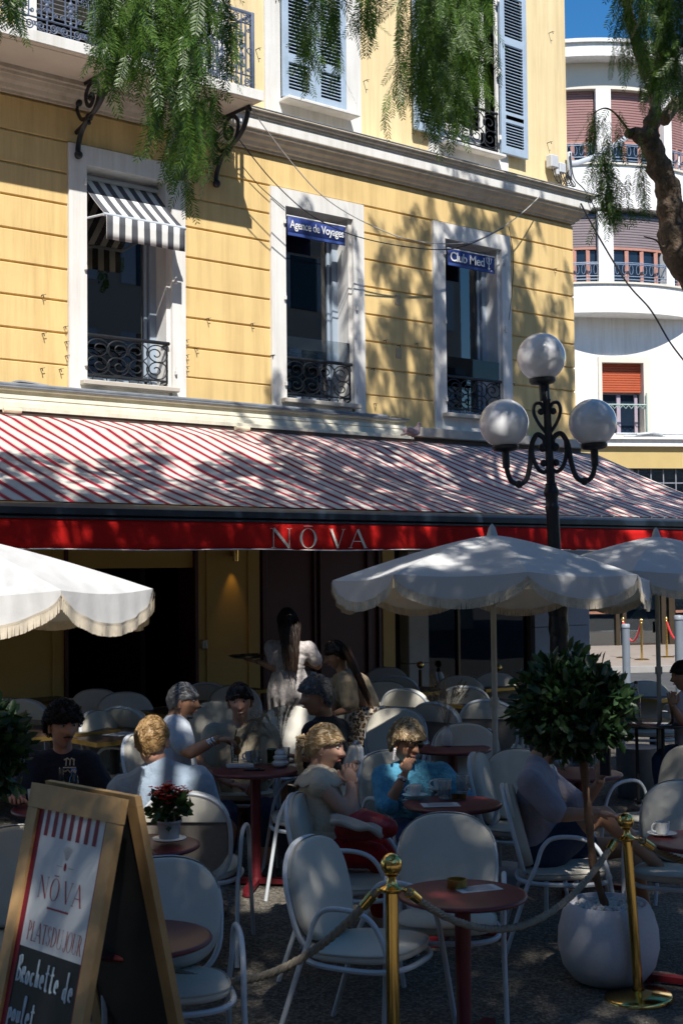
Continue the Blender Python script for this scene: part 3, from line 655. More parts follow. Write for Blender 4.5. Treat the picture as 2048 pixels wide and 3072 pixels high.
def afn(u, v):
    X = AX0+(AX1-AX0)*u; P_ = path(X); t = v*(len(P_)-1); i = min(int(t), len(P_)-2); f = t-i
    q_ = math.sin(pi*min(1, max(0, (v-.33)/.67))); sag = -.03*q_*(1+.8*math.cos((X-3.0)/3.2*2*pi))+.006*q_*math.sin(X*9+v*5)+.004*math.sin(X*23)*q_
    return (X, P_[i][0]+(P_[i+1][0]-P_[i][0])*f, P_[i][1]+(P_[i+1][1]-P_[i][1])*f+sag)
NU = 200; mb.grid(afn, NU, 24)
mb.build('canvas', stripe_mat(), AW, smooth=True, auto=40)
NAVY = M('navy painted bar', (.012, .022, .036), .35, .15, 5)
mb = MB(); mb.extr([(-2.99, 2.585), (-3.06, 2.575), (-3.10, 2.545), (-3.10, 2.50), (-3.07, 2.485), (-2.99, 2.485)], AX0, AX1); mb.extr([(-3.0, 2.484), (-3.085, 2.484), (-3.085, 2.468), (-3.0, 2.468)], AX0, AX1)
mb.build('front_bar', NAVY, AW, auto=30)
RED = M('red valance canvas', (.52, .010, .008), .8, .08, 2, .25, 14, spec=.2, bdist=.02)
mb = MB(); mb.grid(lambda u, v: (AX0+(AX1-AX0)*u, -3.075+.012*math.sin(u*61)*v+.006*math.sin(u*150+2)*v, 2.47-.214*v+.004*math.sin(u*40)*v), 220, 4)
mb.build('valance', RED, AW, smooth=True, solid=.002)
mb = MB(); mb.tube([(AX0+(AX1-AX0)*i/60, -3.078+.012*math.sin(i/60*61), 2.258+.004*math.sin(i/60*40)) for i in range(61)], .005, 5); mb.build('hem', WHITEP, AW)
LET = M('cream lettering', (.70, .66, .58), .7, .05)
for ch, x0, x1 in (('N', 816, 878), ('Ō', 901, 953), ('V', 991, 1037), ('A', 1049, 1102)):
    a, b = onY(x0, 1612, -3.1).x, onY(x1, 1612, -3.1).x
    mb = MB(); serif_text(mb, ch, lambda u, v: (a+u, -3.093, 2.272+v*.152), b-a); mb.build('letter', LET, AW)
ar = MB()
for X in (3.0, 6.2, 9.4, 12.6):
    ar.tube([(X, -.2, 3.36), (X+.9, -1.5, 2.95)], .025, 6); ar.tube([(X+.9, -1.5, 2.95), (X, -2.98, 2.53)], .022, 6)
ar.build('folding_arm', WHITEP, AW)
# faded plain awning behind it by the corner
FA = thing('faded_awning', 'faded mauve canvas awning rolled half out beside the street corner', 'awning', (12.5, -.3, 3.3))
MV = M('faded mauve canvas', (.33, .25, .24), .85, .08, 3, .2, 12, bdist=.02, spec=.2)
mb = MB(); mb.grid(lambda u, v: (10.55+3.2*u, -.13-.62*v, 3.56-.27*v+.012*math.sin(u*13)*v-.006*(1-v)*abs(math.sin(u*14))), 60, 8); mb.build('canvas', MV, FA, smooth=True, solid=.003)
mb = MB(); mb.add([(13.75, -.13, 3.56), (13.75, -.75, 3.29), (13.75, -.75, 3.06), (13.75, -.13, 3.06)], [(0, 1, 2, 3)]); mb.grid(lambda u, v: (10.55+3.2*u, -.752+.004*math.sin(u*30), 3.29-.2*v+.01*v*math.sin(u*70)), 80, 3); mb.build('valance', MV, FA, solid=.003)

# ------------------------------------------------------------------ window awning and hanging sign banners
def awn_mat():
    m, n, l, b = new_mat('grey striped canvas'); c = coords(n); s = n.new('ShaderNodeSeparateXYZ'); l.new(c, s.inputs[0])
    u = mathn(n, l, 'FRACT', mathn(n, l, 'DIVIDE', mathn(n, l, 'ADD', s.outputs[0], 10.02), .135))
    col = mixc(n, l, mathn(n, l, 'LESS_THAN', u, .5), (.72, .71, .69), (.075, .08, .095)); l.new(col, b.inputs['Base Color']); setin(b, Roughness=.85); return m
ox0, ox1 = WL[1][1], WL[1][2]
WA = thing('window_awning', 'small grey and white striped awning in the leftmost mezzanine window', 'awning', ((ox0+ox1)/2, -.3, 5.5))
AM = awn_mat(); yb, zb_ = -.34, 5.46
mb = MB(); mb.grid(lambda u, v: (ox0+.02+(ox1-ox0-.04)*u, .17+(yb-.17)*v, 5.93+(zb_-5.93)*v-.015*math.sin(pi*v)), 12, 6); mb.build('canvas', AM, WA, smooth=True, solid=.002)
mb = MB(); mb.grid(lambda u, v: (ox0+.02+(ox1-ox0-.04)*u, yb-.022+.006*math.sin(u*9)*v, zb_-.01-.225*v), 24, 3); mb.build('valance', AM, WA, smooth=True, solid=.002)
mb = MB(); mb.tube([(ox0, yb, zb_), (ox1+.0, yb, zb_)], .018, 8); mb.tube([(ox0+.01, .1, 5.50), (ox0+.01, yb, zb_)], .011, 6); mb.tube([(ox1-.01, .1, 5.50), (ox1-.01, yb, zb_)], .011, 6); mb.tube([(ox0, .17, 5.94), (ox1, .17, 5.94)], .03, 8)
mb.build('frame', M('grey blue tube', (.50, .55, .62), .4, .05), WA, smooth=True)
BLUE = M('blue banner fabric', (.018, .040, .19), .6, .08, 5); BLED = M('blue banner hem', (.035, .075, .28), .6, .08, 5); SIGNW = M('white sign print', (.82, .82, .82), .6, .02)
def banner(k, txt, label, x0, x1, z0, z1, tx0, tx1, tz, ts, trident=False):
    B = thing('sign_banner', label, 'sign', ((x0+x1)/2, -.05, z0))
    Yb = -.055
    mb = MB(); mb.grid(lambda u, v: (x0+(x1-x0)*u, Yb-.004*math.sin(u*7), z0+(z1-z0)*v), 12, 2); mb.build('cloth', BLUE, B, solid=.003, smooth=True)
    mb = MB(); mb.grid(lambda u, v: (x0+.004+(x1-x0-.008)*u, Yb-.0035-.004*math.sin(u*7), z0+.006+.03*v), 12, 1); mb.build('hem', BLED, B)
    mb = MB(); mb.tube([(x0-.01, Yb, z1+.004), (x1+.01, Yb, z1+.004)], .008, 6); mb.build('rod', WHITEP, B)
    text_mesh(txt, SIGNW, 'lettering', B, lambda u, v: Vector((tx0+(tx1-tx0)*u, Yb-.012, tz+v*ts)), 1.0, .92, .012)
    if trident:
        t = MB(); cx = tx1+.075
        def st(pts, w): 
            for (a, b), (c_, d) in zip(pts[:-1], pts[1:]):
                L_ = math.hypot(c_-a, d-b); nx, ny = -(d-b)/L_*w, (c_-a)/L_*w
                t.add([(cx+a+nx, Yb-.012, tz+b+ny), (cx+a-nx, Yb-.012, tz+b-ny), (cx+c_-nx, Yb-.012, tz+d-ny), (cx+c_+nx, Yb-.012, tz+d+ny)], [(0, 1, 2, 3)])
        st([(0, -.03), (0, .13)], .007); st([(-.04, .12), (-.042, .08), (-.03, .05), (0, .04), (.03, .05), (.042, .08), (.04, .12)], .006); st([(-.055, .105), (-.03, .125)], .006); st([(.055, .105), (.03, .125)], .006); st([(-.02, .11), (.02, .11)], .005); st([(-.02, -.01), (.02, -.01)], .006); st([(.035, -.035), (.05, -.035)], .006)
        t.build('trident_emblem', SIGNW, B)
banner(2, 'Agence de Voyages', 'blue cloth banner reading Agence de Voyages above a mezzanine window', 8.86, 9.66, 5.675, 5.885, 8.885, 9.635, 5.76, .125)
banner(3, 'Club Med', 'blue cloth banner reading Club Med with a trident emblem', 11.24, 12.03, 5.675, 5.875, 11.275, 11.85, 5.735, .155, True)

# ------------------------------------------------------------------ overhead cables
def cable(name, label, pts, r=.006, mat=BLACKM, n=10):
    mb = MB(); mb.tube(bez(pts, n), r, 5); return tag(mb.build(name, mat), label, 'cable')
A = onY(752, 325, -.60)
cable('cable', 'thin pale cable running from the balcony corner across the facade', [A, onY(860, 470, -.55), onY(970, 590, -.5), onY(1100, 670, -.45), onY(1240, 722, -.4), onY(1400, 728, -.35), onY(1500, 685, -.3), onY(1575, 630, -.28), onY(1640, 565, -.1)], .006, M('pale cable', (.42, .40, .38), .6, .1))
cable('cable', 'dark cable sagging below the pale one along the facade', [onY(718, 420, -.45), onY(820, 545, -.42), onY(940, 650, -.4), onY(1090, 715, -.38), onY(1290, 748, -.35), onY(1400, 735, -.33), onY(1510, 683, -.3)], .006)
cable('cable', 'short black wire looping between balcony bracket and window surround', [onY(728, 500, -.05), onY(780, 560, -.04), onY(855, 625, -.045)], .005)
cable('cable', 'black cable drooping from the cornice corner to the right', [onY(1740, 610, -.2), onY(1800, 720, -.3), onY(1880, 850, -.5), onY(1950, 930, -.7), onY(2010, 1030, -.8), onY(2080, 1120, -.9)], .012)
cable('cable', 'thin wire hanging down the wall beside the rightmost mezzanine window', [onY(1525, 680, -.03), onY(1538, 760, -.03), onY(1536, 860, -.03), onY(1525, 960, -.03)], .004)
# ------------------------------------------------------------------ white building across the side street
WD = Vector((.867, -.498, 0)); NR = Vector((-.498, -.867, 0)); B0 = Vector((27.06, 9.885, 0))
def wb(s, t, z): return B0+WD*s+NR*t+Vector((0, 0, z))
WB = thing('white_building', 'white rounded corner building with bowed storeys and roller shutters', 'building', wb(0, -2, 0))
WST = M('bright white render', (.80, .80, .79), .8, .04, 1.2, .2, 40, dirt=.10, dcol=(.55, .53, .5), streak=.35); WCR = M('cream render', (.66, .62, .54), .8, .06, 1, .2, 40, dirt=.2, dcol=(.5, .46, .4))
R0 = 3.9
def arcw(mb, ri, ro, s0, s1, z0, z1, n=20):
    a0, a1 = math.asin(max(-1, s0/R0)), math.asin(min(1, s1/R0))
    vs = []
    for i in range(n+1):
        a = a0+(a1-a0)*i/n
        for r in (ri, ro):
            for z in (z0, z1): p = wb(r*math.sin(a), r*math.cos(a)-R0, z); vs.append(p)
    fs = []
    for i in range(n):
        q = i*4; fs += [(q, q+4, q+5, q+1), (q+2, q+3, q+7, q+6), (q, q+2, q+6, q+4), (q+1, q+5, q+7, q+3)]
    fs += [(0, 1, 3, 2), (n*4, n*4+2, n*4+3, n*4+1)]
    return mb.add(vs, fs)
def wbox(mb, s0, s1, t0, t1, z0, z1):
    return mb.add([wb(s, t, z) for z in (z0, z1) for t in (t0, t1) for s in (s0, s1)], [(0, 2, 3, 1), (4, 5, 7, 6), (0, 1, 5, 4), (2, 6, 7, 3), (0, 4, 6, 2), (1, 3, 7, 5)])
HS = 2.35
mb = MB(); wbox(mb, -9, -.385, -8, -.8, 5.36, 14.7); wbox(mb, 1.0, 12, -8, -.8, 5.36, 14.7); wbox(mb, -.385, 1.0, -8, -.8, 7.43, 14.7); wbox(mb, -.385, 1.0, -8, -1.4, 5.36, 7.43)
mb.build('wall', WST, WB)
for z0, z1 in ((8.42, 9.13), (11.05, 12.13)):
    mb = MB(); arcw(mb, R0-2.2, R0, -HS, HS, z0, z1, 36); mb.build('parapet', WST, WB, auto=30)
    mb = MB(); arcw(mb, R0-.3, R0+.05, -HS, HS, z1+.002, z1+.05, 36); mb.build('parapet_coping', WCR, WB, auto=30)
mb = MB(); arcw(mb, R0-2.4, R0+.45, -2.9, 2.9, 14.72, 15.05, 40); arcw(mb, R0-2.4, R0+.52, -2.9, 2.9, 15.052, 15.14, 40); mb.build('roof_slab', WST, WB, auto=30)
mb = MB(); wbox(mb, -9, 12, -8, -1.2, 14.702, 15.0); mb.build('roof', WST, WB)
mb = MB(); wbox(mb, .2, 6, -6, -2.0, 15.001, 15.7); mb.build('roof_tiles', M('terracotta', (.50, .22, .10), .8, .2, 6, .3, 20), WB)
SHR = M('mauve brown roller shutter', (.30, .16, .15), .6, .06, 3); SHD = M('grey brown roller shutter', (.22, .18, .19), .6, .06, 3); ORG = M('terracotta roller blind', (.42, .085, .03), .6, .06, 3)
def slats(s0, s1, z0, z1, t, mat, name='roller_shutter', pitch=.066, curved=True):
    mb = MB(); n = int((z1-z0)/pitch); ns = 8
    for i in range(n):
        z = z0+i*pitch
        rows = [(z, 0), (z+pitch*.2, .014), (z+pitch*.8, .014), (z+pitch*.98, 0)]
        vs = []
        for zz, o in rows:
            for k in range(ns+1):
                s = s0+(s1-s0)*k/ns
                vs.append(wb(s, (math.sqrt(R0*R0-s*s)-R0 if curved else 0)+t+o, zz))
        mb.add(vs, [(r*(ns+1)+k, r*(ns+1)+k+1, (r+1)*(ns+1)+k+1, (r+1)*(ns+1)+k) for r in range(3) for k in range(ns)])
    return mb.build(name, mat, WB)
for zp, zt, sh0, mat_ in ((12.18, 14.06, 12.80, SHR), (9.18, 10.95, 10.10, SHD)):
    for a, b in ((-HS, -1.75), (-.58, -.20), (1.30, 1.55)): pil = MB(); arcw(pil, R0-.4, R0-.03, a, b, zp, zt, 6); pil.build('pillar', WST, WB, auto=30)
    if zp > 12:
        mb = MB(); arcw(mb, R0-2.2, R0-.03, -HS, HS, 14.06, 14.72, 36); mb.build('lintel_band', WCR, WB, auto=30)
    for a, b in ((-1.75, -.58), (-.20, 1.30), (1.55, HS)):
        slats(a, b, sh0, zt, -.22, mat_)
        g = MB(); arcw(g, R0-.30, R0-.28, a, b, zp, zt, 8); g.build('pane', M('dark blue window pane', (.012, .022, .04), .04, .2, 2), WB)
        fr = MB(); 
        for k in range(1, 4):
            s = a+(b-a)*k/3.6; wb0 = math.sqrt(R0*R0-s*s)-R0; wbox(fr, s-.05, s+.05, wb0-.27, wb0-.22, zp, sh0+.02)
        arcw(fr, R0-.28, R0-.2, a, b, sh0-.06, sh0, 8)
        fr.build('window_frame', M('pinkish wood frame', (.42, .20, .15), .6, .1, 5), WB)
        rl = MB()
        for zz in (zp+.08, zp+.16, zp+.46, zp+.5):
            rl.tube([wb(s, math.sqrt(R0*R0-s*s)-R0-.06, zz) for s in [a+(b-a)*k/8 for k in range(9)]], .014, 5)
        for k in range(8):
            s = a+(b-a)*(k+.5)/8; c_ = wb(s, math.sqrt(R0*R0-s*s)-R0-.06, zp+.33); rl.tube([c_+WD*(.05*math.cos(q))+Vector((0, 0, .12*math.sin(q))) for q in [2*pi*j/10 for j in range(11)]], .008, 4)
        rl.build('railing', M('blue grey rail', (.16, .22, .32), .5, .1), WB)
# mezzanine window with half lowered terracotta blind
mb = MB(); wbox(mb, -.385, -.29, -1.2, -.74, 5.40, 7.43); wbox(mb, .82, 1.0, -1.2, -.74, 5.40, 7.43); wbox(mb, -.29, .82, -1.2, -.74, 7.28, 7.43); wbox(mb, -.29, .82, -1.2, -.70, 5.37, 5.47)
WW = mb.build('window', WCR, WB)
slats(-.29, .82, 6.53, 7.28, -.95, ORG, 'roller_blind', .062, False)
mb = MB(); wbox(mb, -.29, .82, -1.12, -1.11, 5.47, 6.6); mb.build('pane', M('dark blue window pane', (.012, .022, .04)), WW)
mb = MB(); wbox(mb, .20, .30, -1.10, -1.04, 5.47, 6.55); wbox(mb, .68, .76, -1.10, -1.04, 5.47, 6.55); wbox(mb, -.29, .82, -1.10, -1.04, 6.50, 6.56); mb.build('window_frame', M('mauve window frame', (.36, .30, .36), .6, .05), WW)
mb = MB(); mb.tube([wb(-.3, -.68, 6.20), wb(.86, -.68, 6.20)], .02, 5); mb.tube([wb(.86, -.68, 6.5), wb(.86, -.68, 5.4)], .02, 5)
for i in range(7): mb.tube([wb(-.22+.15*i, -.68, 6.18), wb(-.15+.15*i, -.68, 6.10), wb(-.08+.15*i, -.68, 6.18)], .012, 4)
mb.build('railing', M('green grey rail', (.30, .40, .36), .5, .1), WW)
mb = MB(); wbox(mb, -9, 12, -1.2, -.5, 5.13, 5.30); wbox(mb, -9, 12, -1.2, -.42, 5.302, 5.355); mb.build('cornice', WST, WB)
mb = MB(); mb.tube([wb(.0, -.6, 5.45), wb(5, -.6, 5.44)], .03, 6); mb.tube([wb(.2, -.6, 5.40), wb(1.3, -.55, 5.39)], .025, 6); mb.tube([wb(.5, -.5, 5.43), wb(.9, -.5, 5.47), wb(1.2, -.5, 5.42)], .03, 5); mb.build('service_pipe', GALV, WB)
mb = MB(); wbox(mb, -9, 12, -1.4, -.62, 4.58, 5.128); mb.build('shop_fascia', M('ochre fascia', (.50, .37, .15), .7, .05, 2), WB)
# glazed shopfront
mb = MB(); wbox(mb, -9, 12, -3.4, -3.3, 0, 4.58); wbox(mb, -9, 12, -3.3, -.9, 4.50, 4.578); mb.build('shop_interior', M('dark shop interior', (.02, .017, .015), .8, .3, 1), WB)
mb = MB(); 
for i in range(42): wbox(mb, -2.4+.335*i, -2.4+.335*i+.028, -.80, -.74, 2.55, 4.575)
for z in (2.55, 2.97, 3.39, 3.81, 4.2): wbox(mb, -2.4, 12, -.802, -.738, z, z+.028)
mb.build('glazing_grid', M('grey glazing bar', (.22, .23, .26), .5, .1), WB)
mb = MB(); wbox(mb, -2.4, 12, -.78, -.77, 0.02, 4.57); mb.build('shop_pane', GLASS, WB)
mb = MB()
for a, b in ((-1.02, -.96), (-.06, .04), (.12, .22), (1.16, 1.28), (1.36, 1.52), (3.4, 3.5), (-2.4, -2.2)): wbox(mb, a, b, -.84, -.70, 0, 2.55)
wbox(mb, -2.2, 12, -.84, -.71, 2.42, 2.549); wbox(mb, .22, 1.16, -.82, -.72, .0, .16); wbox(mb, 1.52, 3.4, -.82, -.72, 0, .1)
mb.build('shop_frame', BRONZE, WB)
mb = MB(); wbox(mb, -1.0, -.1, -1.3, -.66, .92, .98); wbox(mb, 1.52, 3.4, -1.3, -.66, .92, .98); mb.build('display_ledge', M('reddish wood ledge', (.28, .13, .08), .5, .15, 6), WB)
mb = MB(); wbox(mb, -.5, -.15, -1.25, -1.22, .99, 2.3); wbox(mb, 2.05, 2.5, -1.25, -1.22, .99, 2.3); mb.build('orange_poster', M('orange poster', (.62, .30, .03), .5, .1), WB)
mb = MB(); wbox(mb, -.96, -.52, -1.25, -1.22, .99, 2.3); wbox(mb, 1.58, 2.03, -1.25, -1.22, .99, 2.3); mb.build('photo_poster', M('grey photo poster', (.36, .35, .34), .5, .8, 3), WB)
mb = MB()
for i in range(9): 
    for s in (-.9, 1.6): mb.sphere(wb(s+.07*i, -1.0-.05*(i % 3), 1.05+.05*(i % 3)), .045, 8, 6)
mb.build('display_bottles', M('dark glossy goods', (.03, .02, .015), .15, .3, 9), WB, smooth=True)
mb = MB(); wbox(mb, .98, 1.08, -.69, -.68, .42, .70); mb.build('door_sticker', WHITEP, WB)
# far pavement, crossing stripes
def wpoly(pts): return [tuple(wb(s, t, 0)[:2]) for s, t in pts]
sheet('far_pavement', wpoly([(-4, -.9), (14, -.9), (14, 6.2), (-4, 6.2)]), .12, PAVE, .115)
sheet('far_kerb', wpoly([(-4, 6.201), (14, 6.201), (14, 6.40), (-4, 6.40)]), .125, M('pale granite kerb', (.30, .29, .28), .8, .1, 3), .12)
for i in range(7):
    a = 1.3+i*.95
    sheet('crossing_stripe', wpoly([(a, 6.55), (a+.5, 6.55), (a+.5, 9.0), (a, 9.0)]), .012, M('road paint', (.70, .70, .68), .7, .15, 6, dirt=.4, dcol=(.2, .2, .2)))
# velvet-rope posts outside the far shop
def far_post(p, label):
    t = thing('rope_post', label, 'rope post', (p.x, p.y, .12), group='brass rope posts by the far shop')
    MB().lathe([(.16, 0), (.16, .012), (.12, .025), (.03, .03)], 16, (p.x, p.y, .12)).build('base', BRASS, t, smooth=True)
    MB().lathe([(.025, .02), (.025, .78), (.035, .785), (.03, .80), (.015, .81)], 12, (p.x, p.y, .12)).build('pole', BRASS, t, smooth=True)
    MB().sphere((p.x, p.y, .12+.845), .038, 12, 8).build('ball', BRASS, t, smooth=True); return p
VEL = M('red velvet', (.55, .012, .02), .6, .1, 8, sheen=.4)
fp = [onZ(1869, 1974, .12), onZ(1924, 1980, .12), onZ(1999, 1972, .12), onZ(2062, 1972, .12)]
for p, lb in zip(fp, ('brass rope post half hidden behind the left grey bollard', 'brass rope post beside the open far shop door', 'brass rope post left of the right grey bollard', 'brass rope post at the right edge by the far shop')): far_post(p, lb)
for a, b, lb in ((fp[0], fp[1], 'red velvet rope across the far shop door'), (fp[2], fp[3], 'red velvet rope at the right edge before the far shop')):
    pts = [a.lerp(b, t)+Vector((0, 0, .80-.42*(1-(2*t-1)**2))) for t in [i/14 for i in range(15)]]
    mb = MB(); mb.tube(pts, .026, 8); tag(mb.build('velvet_rope', VEL, smooth=True), lb, 'rope', 'velvet ropes by the far shop')
for (x, y, D, lb) in ((1875, 1872, 24.5, 'left grey steel bollard at the street edge'), (2034, 1846, 21.5, 'right grey steel bollard at the street edge')):
    p = atD(x, y, D); t = thing('bollard', lb, 'bollard', (p.x, p.y, 0), group='grey street bollards')
    MB().lathe([(.07, 0), (.07, p.z-.09)], 16, (p.x, p.y, .006)).build('post', M('grey bollard paint', (.17, .20, .24), .45, .08, 4), t, smooth=True)
    MB().lathe([(.062, p.z-.088), (.062, p.z-.075), (.075, p.z-.07), (.075, p.z-.02), (.06, p.z-.004), (0, p.z)], 16, (p.x, p.y, .006)).build('cap', M('pale bollard cap', (.26, .29, .33), .4, .05), t, smooth=True)

# ------------------------------------------------------------------ street lamp with three globes
LP = atD(1697, 1900, 11.0); LP.z = 0
rt = Vector((math.cos(YAW), -math.sin(YAW), 0))
LM = thing('street_lamp', 'black cast iron street lamp with three white globes', 'street lamp', (LP.x, LP.y, .006))
tilt = math.radians(-2.1); fw = Vector((math.sin(YAW), math.cos(YAW), 0))
LM.rotation_mode = 'XYZ'; LM.rotation_euler = Matrix.Rotation(tilt, 3, fw).to_euler()
K = .001109; ZP = lambda y: 2.1+(1700-(900+y*.4133))/4100*11.0-.006
L2 = lambda x, y: LP+rt*((x-645)*K)+Vector((0, 0, .006+ZP(y)))
mb = MB()
mb.lathe([(.20, 0), (.20, .12), (.15, .16), (.15, .5), (.10, .58), (.075, .62), (.070, .9), (.062, 1.5), (.055, 2.0), (.052, ZP(1530)), (.060, ZP(1500)), (.050, ZP(1480)), (.052, ZP(1420)), (.064, ZP(1395)), (.062, ZP(1380)), (.045, ZP(1340)), (.048, ZP(1325)), (.036, ZP(1318)), (.033, ZP(1000)), (.030, ZP(720)), (.036, ZP(715)), (.036, ZP(708)), (.028, ZP(700)), (.028, ZP(590))], 18, (LP.x, LP.y, .006))
mb.build('post', IRON, LM, smooth=True)
wrp = MB()
for i in range(9):
    z = .75+i*.16; wrp.lathe([(.074+.004*rnd.random(), z), (.079+.005*rnd.random(), z+.05), (.073, z+.162)], 14, (LP.x, LP.y, 0), cap=False)
wrp.build('wrapping', M('black plastic wrap', (.012, .012, .013), .35, .2, 10, .6, 18, bdist=.02), LM, smooth=True)
def cup(cx, cy):
    c = L2(cx, cy); m_ = MB(); m_.lathe([(.022, -.12), (.03, -.115), (.03, -.02), (.085, -.012), (.105, .008), (.105, .02), (.07, .026)], 20, c); return m_
GL = M('white opal globe', (.80, .80, .82), .10, .015, 2, spec=.5, coat=.3)
for i, (gx, gy, r) in enumerate(((645-22, 395, .197), (307+20, 870, .200), (965+8, 893, .193))):
    c = L2(gx, gy); MB().sphere(c, r, 32, 20).build('globe', GL, LM, smooth=True)
    cc = L2(gx, gy); m_ = MB(); m_.lathe([(.03, -r-.16), (.032, -r-.03), (.09, -r-.02), (.108, -r+.0), (.108, -r+.022), (.085, -r+.03)], 20, cc); m_.build('globe_holder', IRON, LM, smooth=True)
for sg in (-1, 1):
    X = lambda x: 645+sg*(645-x)
    a = MB(); z_ = lambda pts: [L2(X(x), y) for x, y in pts]
    gx = 327 if sg < 0 else 307
    x0 = 645-(645-327) if sg < 0 else 645-(973-645)
    x0 = (327 if sg < 0 else 317)
    a.tube(bez(z_([(x0, 1120), (x0+4, 1210), (x0+30, 1290), (x0+85, 1318), (x0+140, 1285), (x0+172, 1180), (x0+188, 1050), (x0+225, 970), (580, 965), (615, 1000), (612, 1055)]), 7), .0215, 8)
    a.sphere(L2(X(x0+85), 1318), .033, 10, 8); a.sphere(L2(X(600), 1058), .036, 10, 8)
    a.tube(bez(z_([(520, 1010), (522, 1110), (550, 1200), (595, 1238), (632, 1215), (628, 1172), (600, 1168)]), 6), .018, 8); a.sphere(L2(X(600), 1172), .03, 10, 8)
    a.tube(bez(z_([(628, 950), (580, 880), (548, 800), (560, 738), (600, 735), (618, 775), (598, 800)]), 6), .015, 8, flat=1.6); a.sphere(L2(X(600), 795), .028, 10, 8)
    a.build('scroll_arm', IRON, LM, smooth=True)

# ------------------------------------------------------------------ fringed umbrellas
def cloth_mat():
    m, n, l, b = new_mat('white umbrella canvas'); c = coords(n)
    col = ramp(n, l, noise(n, l, 2.5, 6, .6, c), [(.3, (.66, .665, .67)), (.7, (.74, .745, .75))])
    sp = ramp(n, l, noise(n, l, 85, 2, .7, c), [(.74, (0, 0, 0)), (.77, (.7,)*3)])
    col = mixc(n, l, sp, col, (.22, .19, .14)); l.new(col, b.inputs['Base Color']); setin(b, Roughness=.85, Specular_IOR_Level=.2)
    t = n.new('ShaderNodeBsdfTranslucent'); t.inputs['Color'].default_value = (.70, .56, .36, 1)
    mx = n.new('ShaderNodeMixShader'); mx.inputs[0].default_value = .22; l.new(b.outputs[0], mx.inputs[1]); l.new(t.outputs[0], mx.inputs[2]); l.new(mx.outputs[0], n['Material Output'].inputs[0])
    bump(n, l, b, noise(n, l, 9, 4, .5, c), .25, .02); return m
UMC = cloth_mat(); FRG = M('cream cotton fringe', (.66, .58, .46), .9, .15, 30); POLE = M('cream umbrella pole', (.48, .46, .40), .45, .05, 4)
def umbrella(label, px_, py_, D, rot, tx, ty, R=1.06, drop=.30, px2=None):
    a = atD(px_, py_, D)
    U = thing('umbrella', label, 'umbrella', (a.x, a.y, gz(a.y)), group='white fringed terrace umbrellas')
    H = a.z-gz(a.y); NP = 8
    tl = Matrix.Rotation(tx, 3, 'X') @ Matrix.Rotation(ty, 3, 'Y')
    W = lambda p: tl @ (Vector(p)-Vector((0, 0, H)))+Vector((0, 0, H))
    can = MB(); SU, SV = 8, 8; edge = []
    for k in range(NP):
        a0, a1 = rot+2*pi*k/NP, rot+2*pi*(k+1)/NP
        def fn(u, v, a0=a0, a1=a1):
            r = R*(.02+.98*v); p = Vector((math.cos(a0)*r, math.sin(a0)*r, 0)).lerp(Vector((math.cos(a1)*r, math.sin(a1)*r, 0)), u)
            z = H-.035-drop*(v**1.25)-.028*math.sin(pi*u)*v*v*(1-.25*v)
            return W((p.x, p.y, z))
        can.grid(fn, SU, SV)
        def ev(u, a0=a0, a1=a1):
            p = Vector((math.cos(a0)*R, math.sin(a0)*R, 0)).lerp(Vector((math.cos(a1)*R, math.sin(a1)*R, 0)), u)
            return p, H-.035-drop-.021*math.sin(pi*u)
        def vf(u, v, ev=ev):
            p, z = ev(u); sc = .02+.125*min(1, math.sin(pi*min(1, max(0, u)))**.55); bul = 1+.018*math.sin(pi*u)*v+.006*math.sin(u*37+k)*v
            return W((p.x*bul, p.y*bul, z-sc*v))
        can.grid(vf, 20, 4)
        for i in range(84):
            u = (i+.5)/84; q = vf(u, 1); edge.append((q, ev(u)[0].normalized(), vf(min(1, u+.008), 1)-q))
    can.build('canopy', UMC, U, world=False, smooth=True, auto=35)
    fv, ff = [], []
    for q, o, tg in edge:
        L_ = .047+.003*rnd.random(); w_ = .0044; tn = tg.normalized()
        sx = Vector((rnd.uniform(-1, 1)*.0018, rnd.uniform(-1, 1)*.002, 0)); dn = Vector((0, 0, -L_))+sx
        for oo in (0, .004):
            b0 = len(fv); fv += [tuple(q-tn*w_+o*oo), tuple(q+tn*w_+o*oo), tuple(q+tn*w_*.8+dn+o*oo), tuple(q-tn*w_*.8+dn+o*oo)]; ff.append((b0, b0+1, b0+2, b0+3))
        b0 = len(fv); up_ = Vector((0, 0, .012)); fv += [tuple(q-tn*.012+o*.004), tuple(q+tn*.012+o*.004), tuple(q+tn*.012+o*.006+up_), tuple(q-tn*.012+o*.006+up_)]; ff.append((b0, b0+1, b0+2, b0+3))
    fo = npmesh('fringe', fv, ff, FRG, U, world=False); fo['kind'] = 'stuff'
    fb = MB(); fb.lathe([(.045, H-.075), (.035, H-.03), (.02, H+.02), (.0, H+.045)], 14); fb.build('finial', UMC, U, world=False, smooth=True)
    pl_ = MB(); tp = W((0, 0, H-.05)); pl_.tube([(0, 0, .02), tp], .019, 10); pl_.lathe([(.03, 0), (.03, .06)], 12, (0, 0, 1.12)); pl_.build('pole', POLE, U, world=False, smooth=True)
    for k in range(NP):
        an = rot+2*pi*k/NP; rb = MB(); rb.tube([W((0, 0, H-.06)), W((math.cos(an)*R*.5, math.sin(an)*R*.5, H-.055-drop*.42)), W((math.cos(an)*R*.99, math.sin(an)*R*.99, H-.045-drop))], .007, 5)
        rb.tube([W((0, 0, H-.5)), W((math.cos(an)*R*.5, math.sin(an)*R*.5, H-.06-drop*.42))], .006, 5); rb.build('rib', POLE, U, world=False)
    bs = MB(); bs.lathe([(.24, 0), (.24, .05), (.22, .07), (.03, .08), (.03, .3)], 20); bs.build('base', M('concrete base', (.25, .25, .25), .8, .1), U, world=False, smooth=True)
    return U
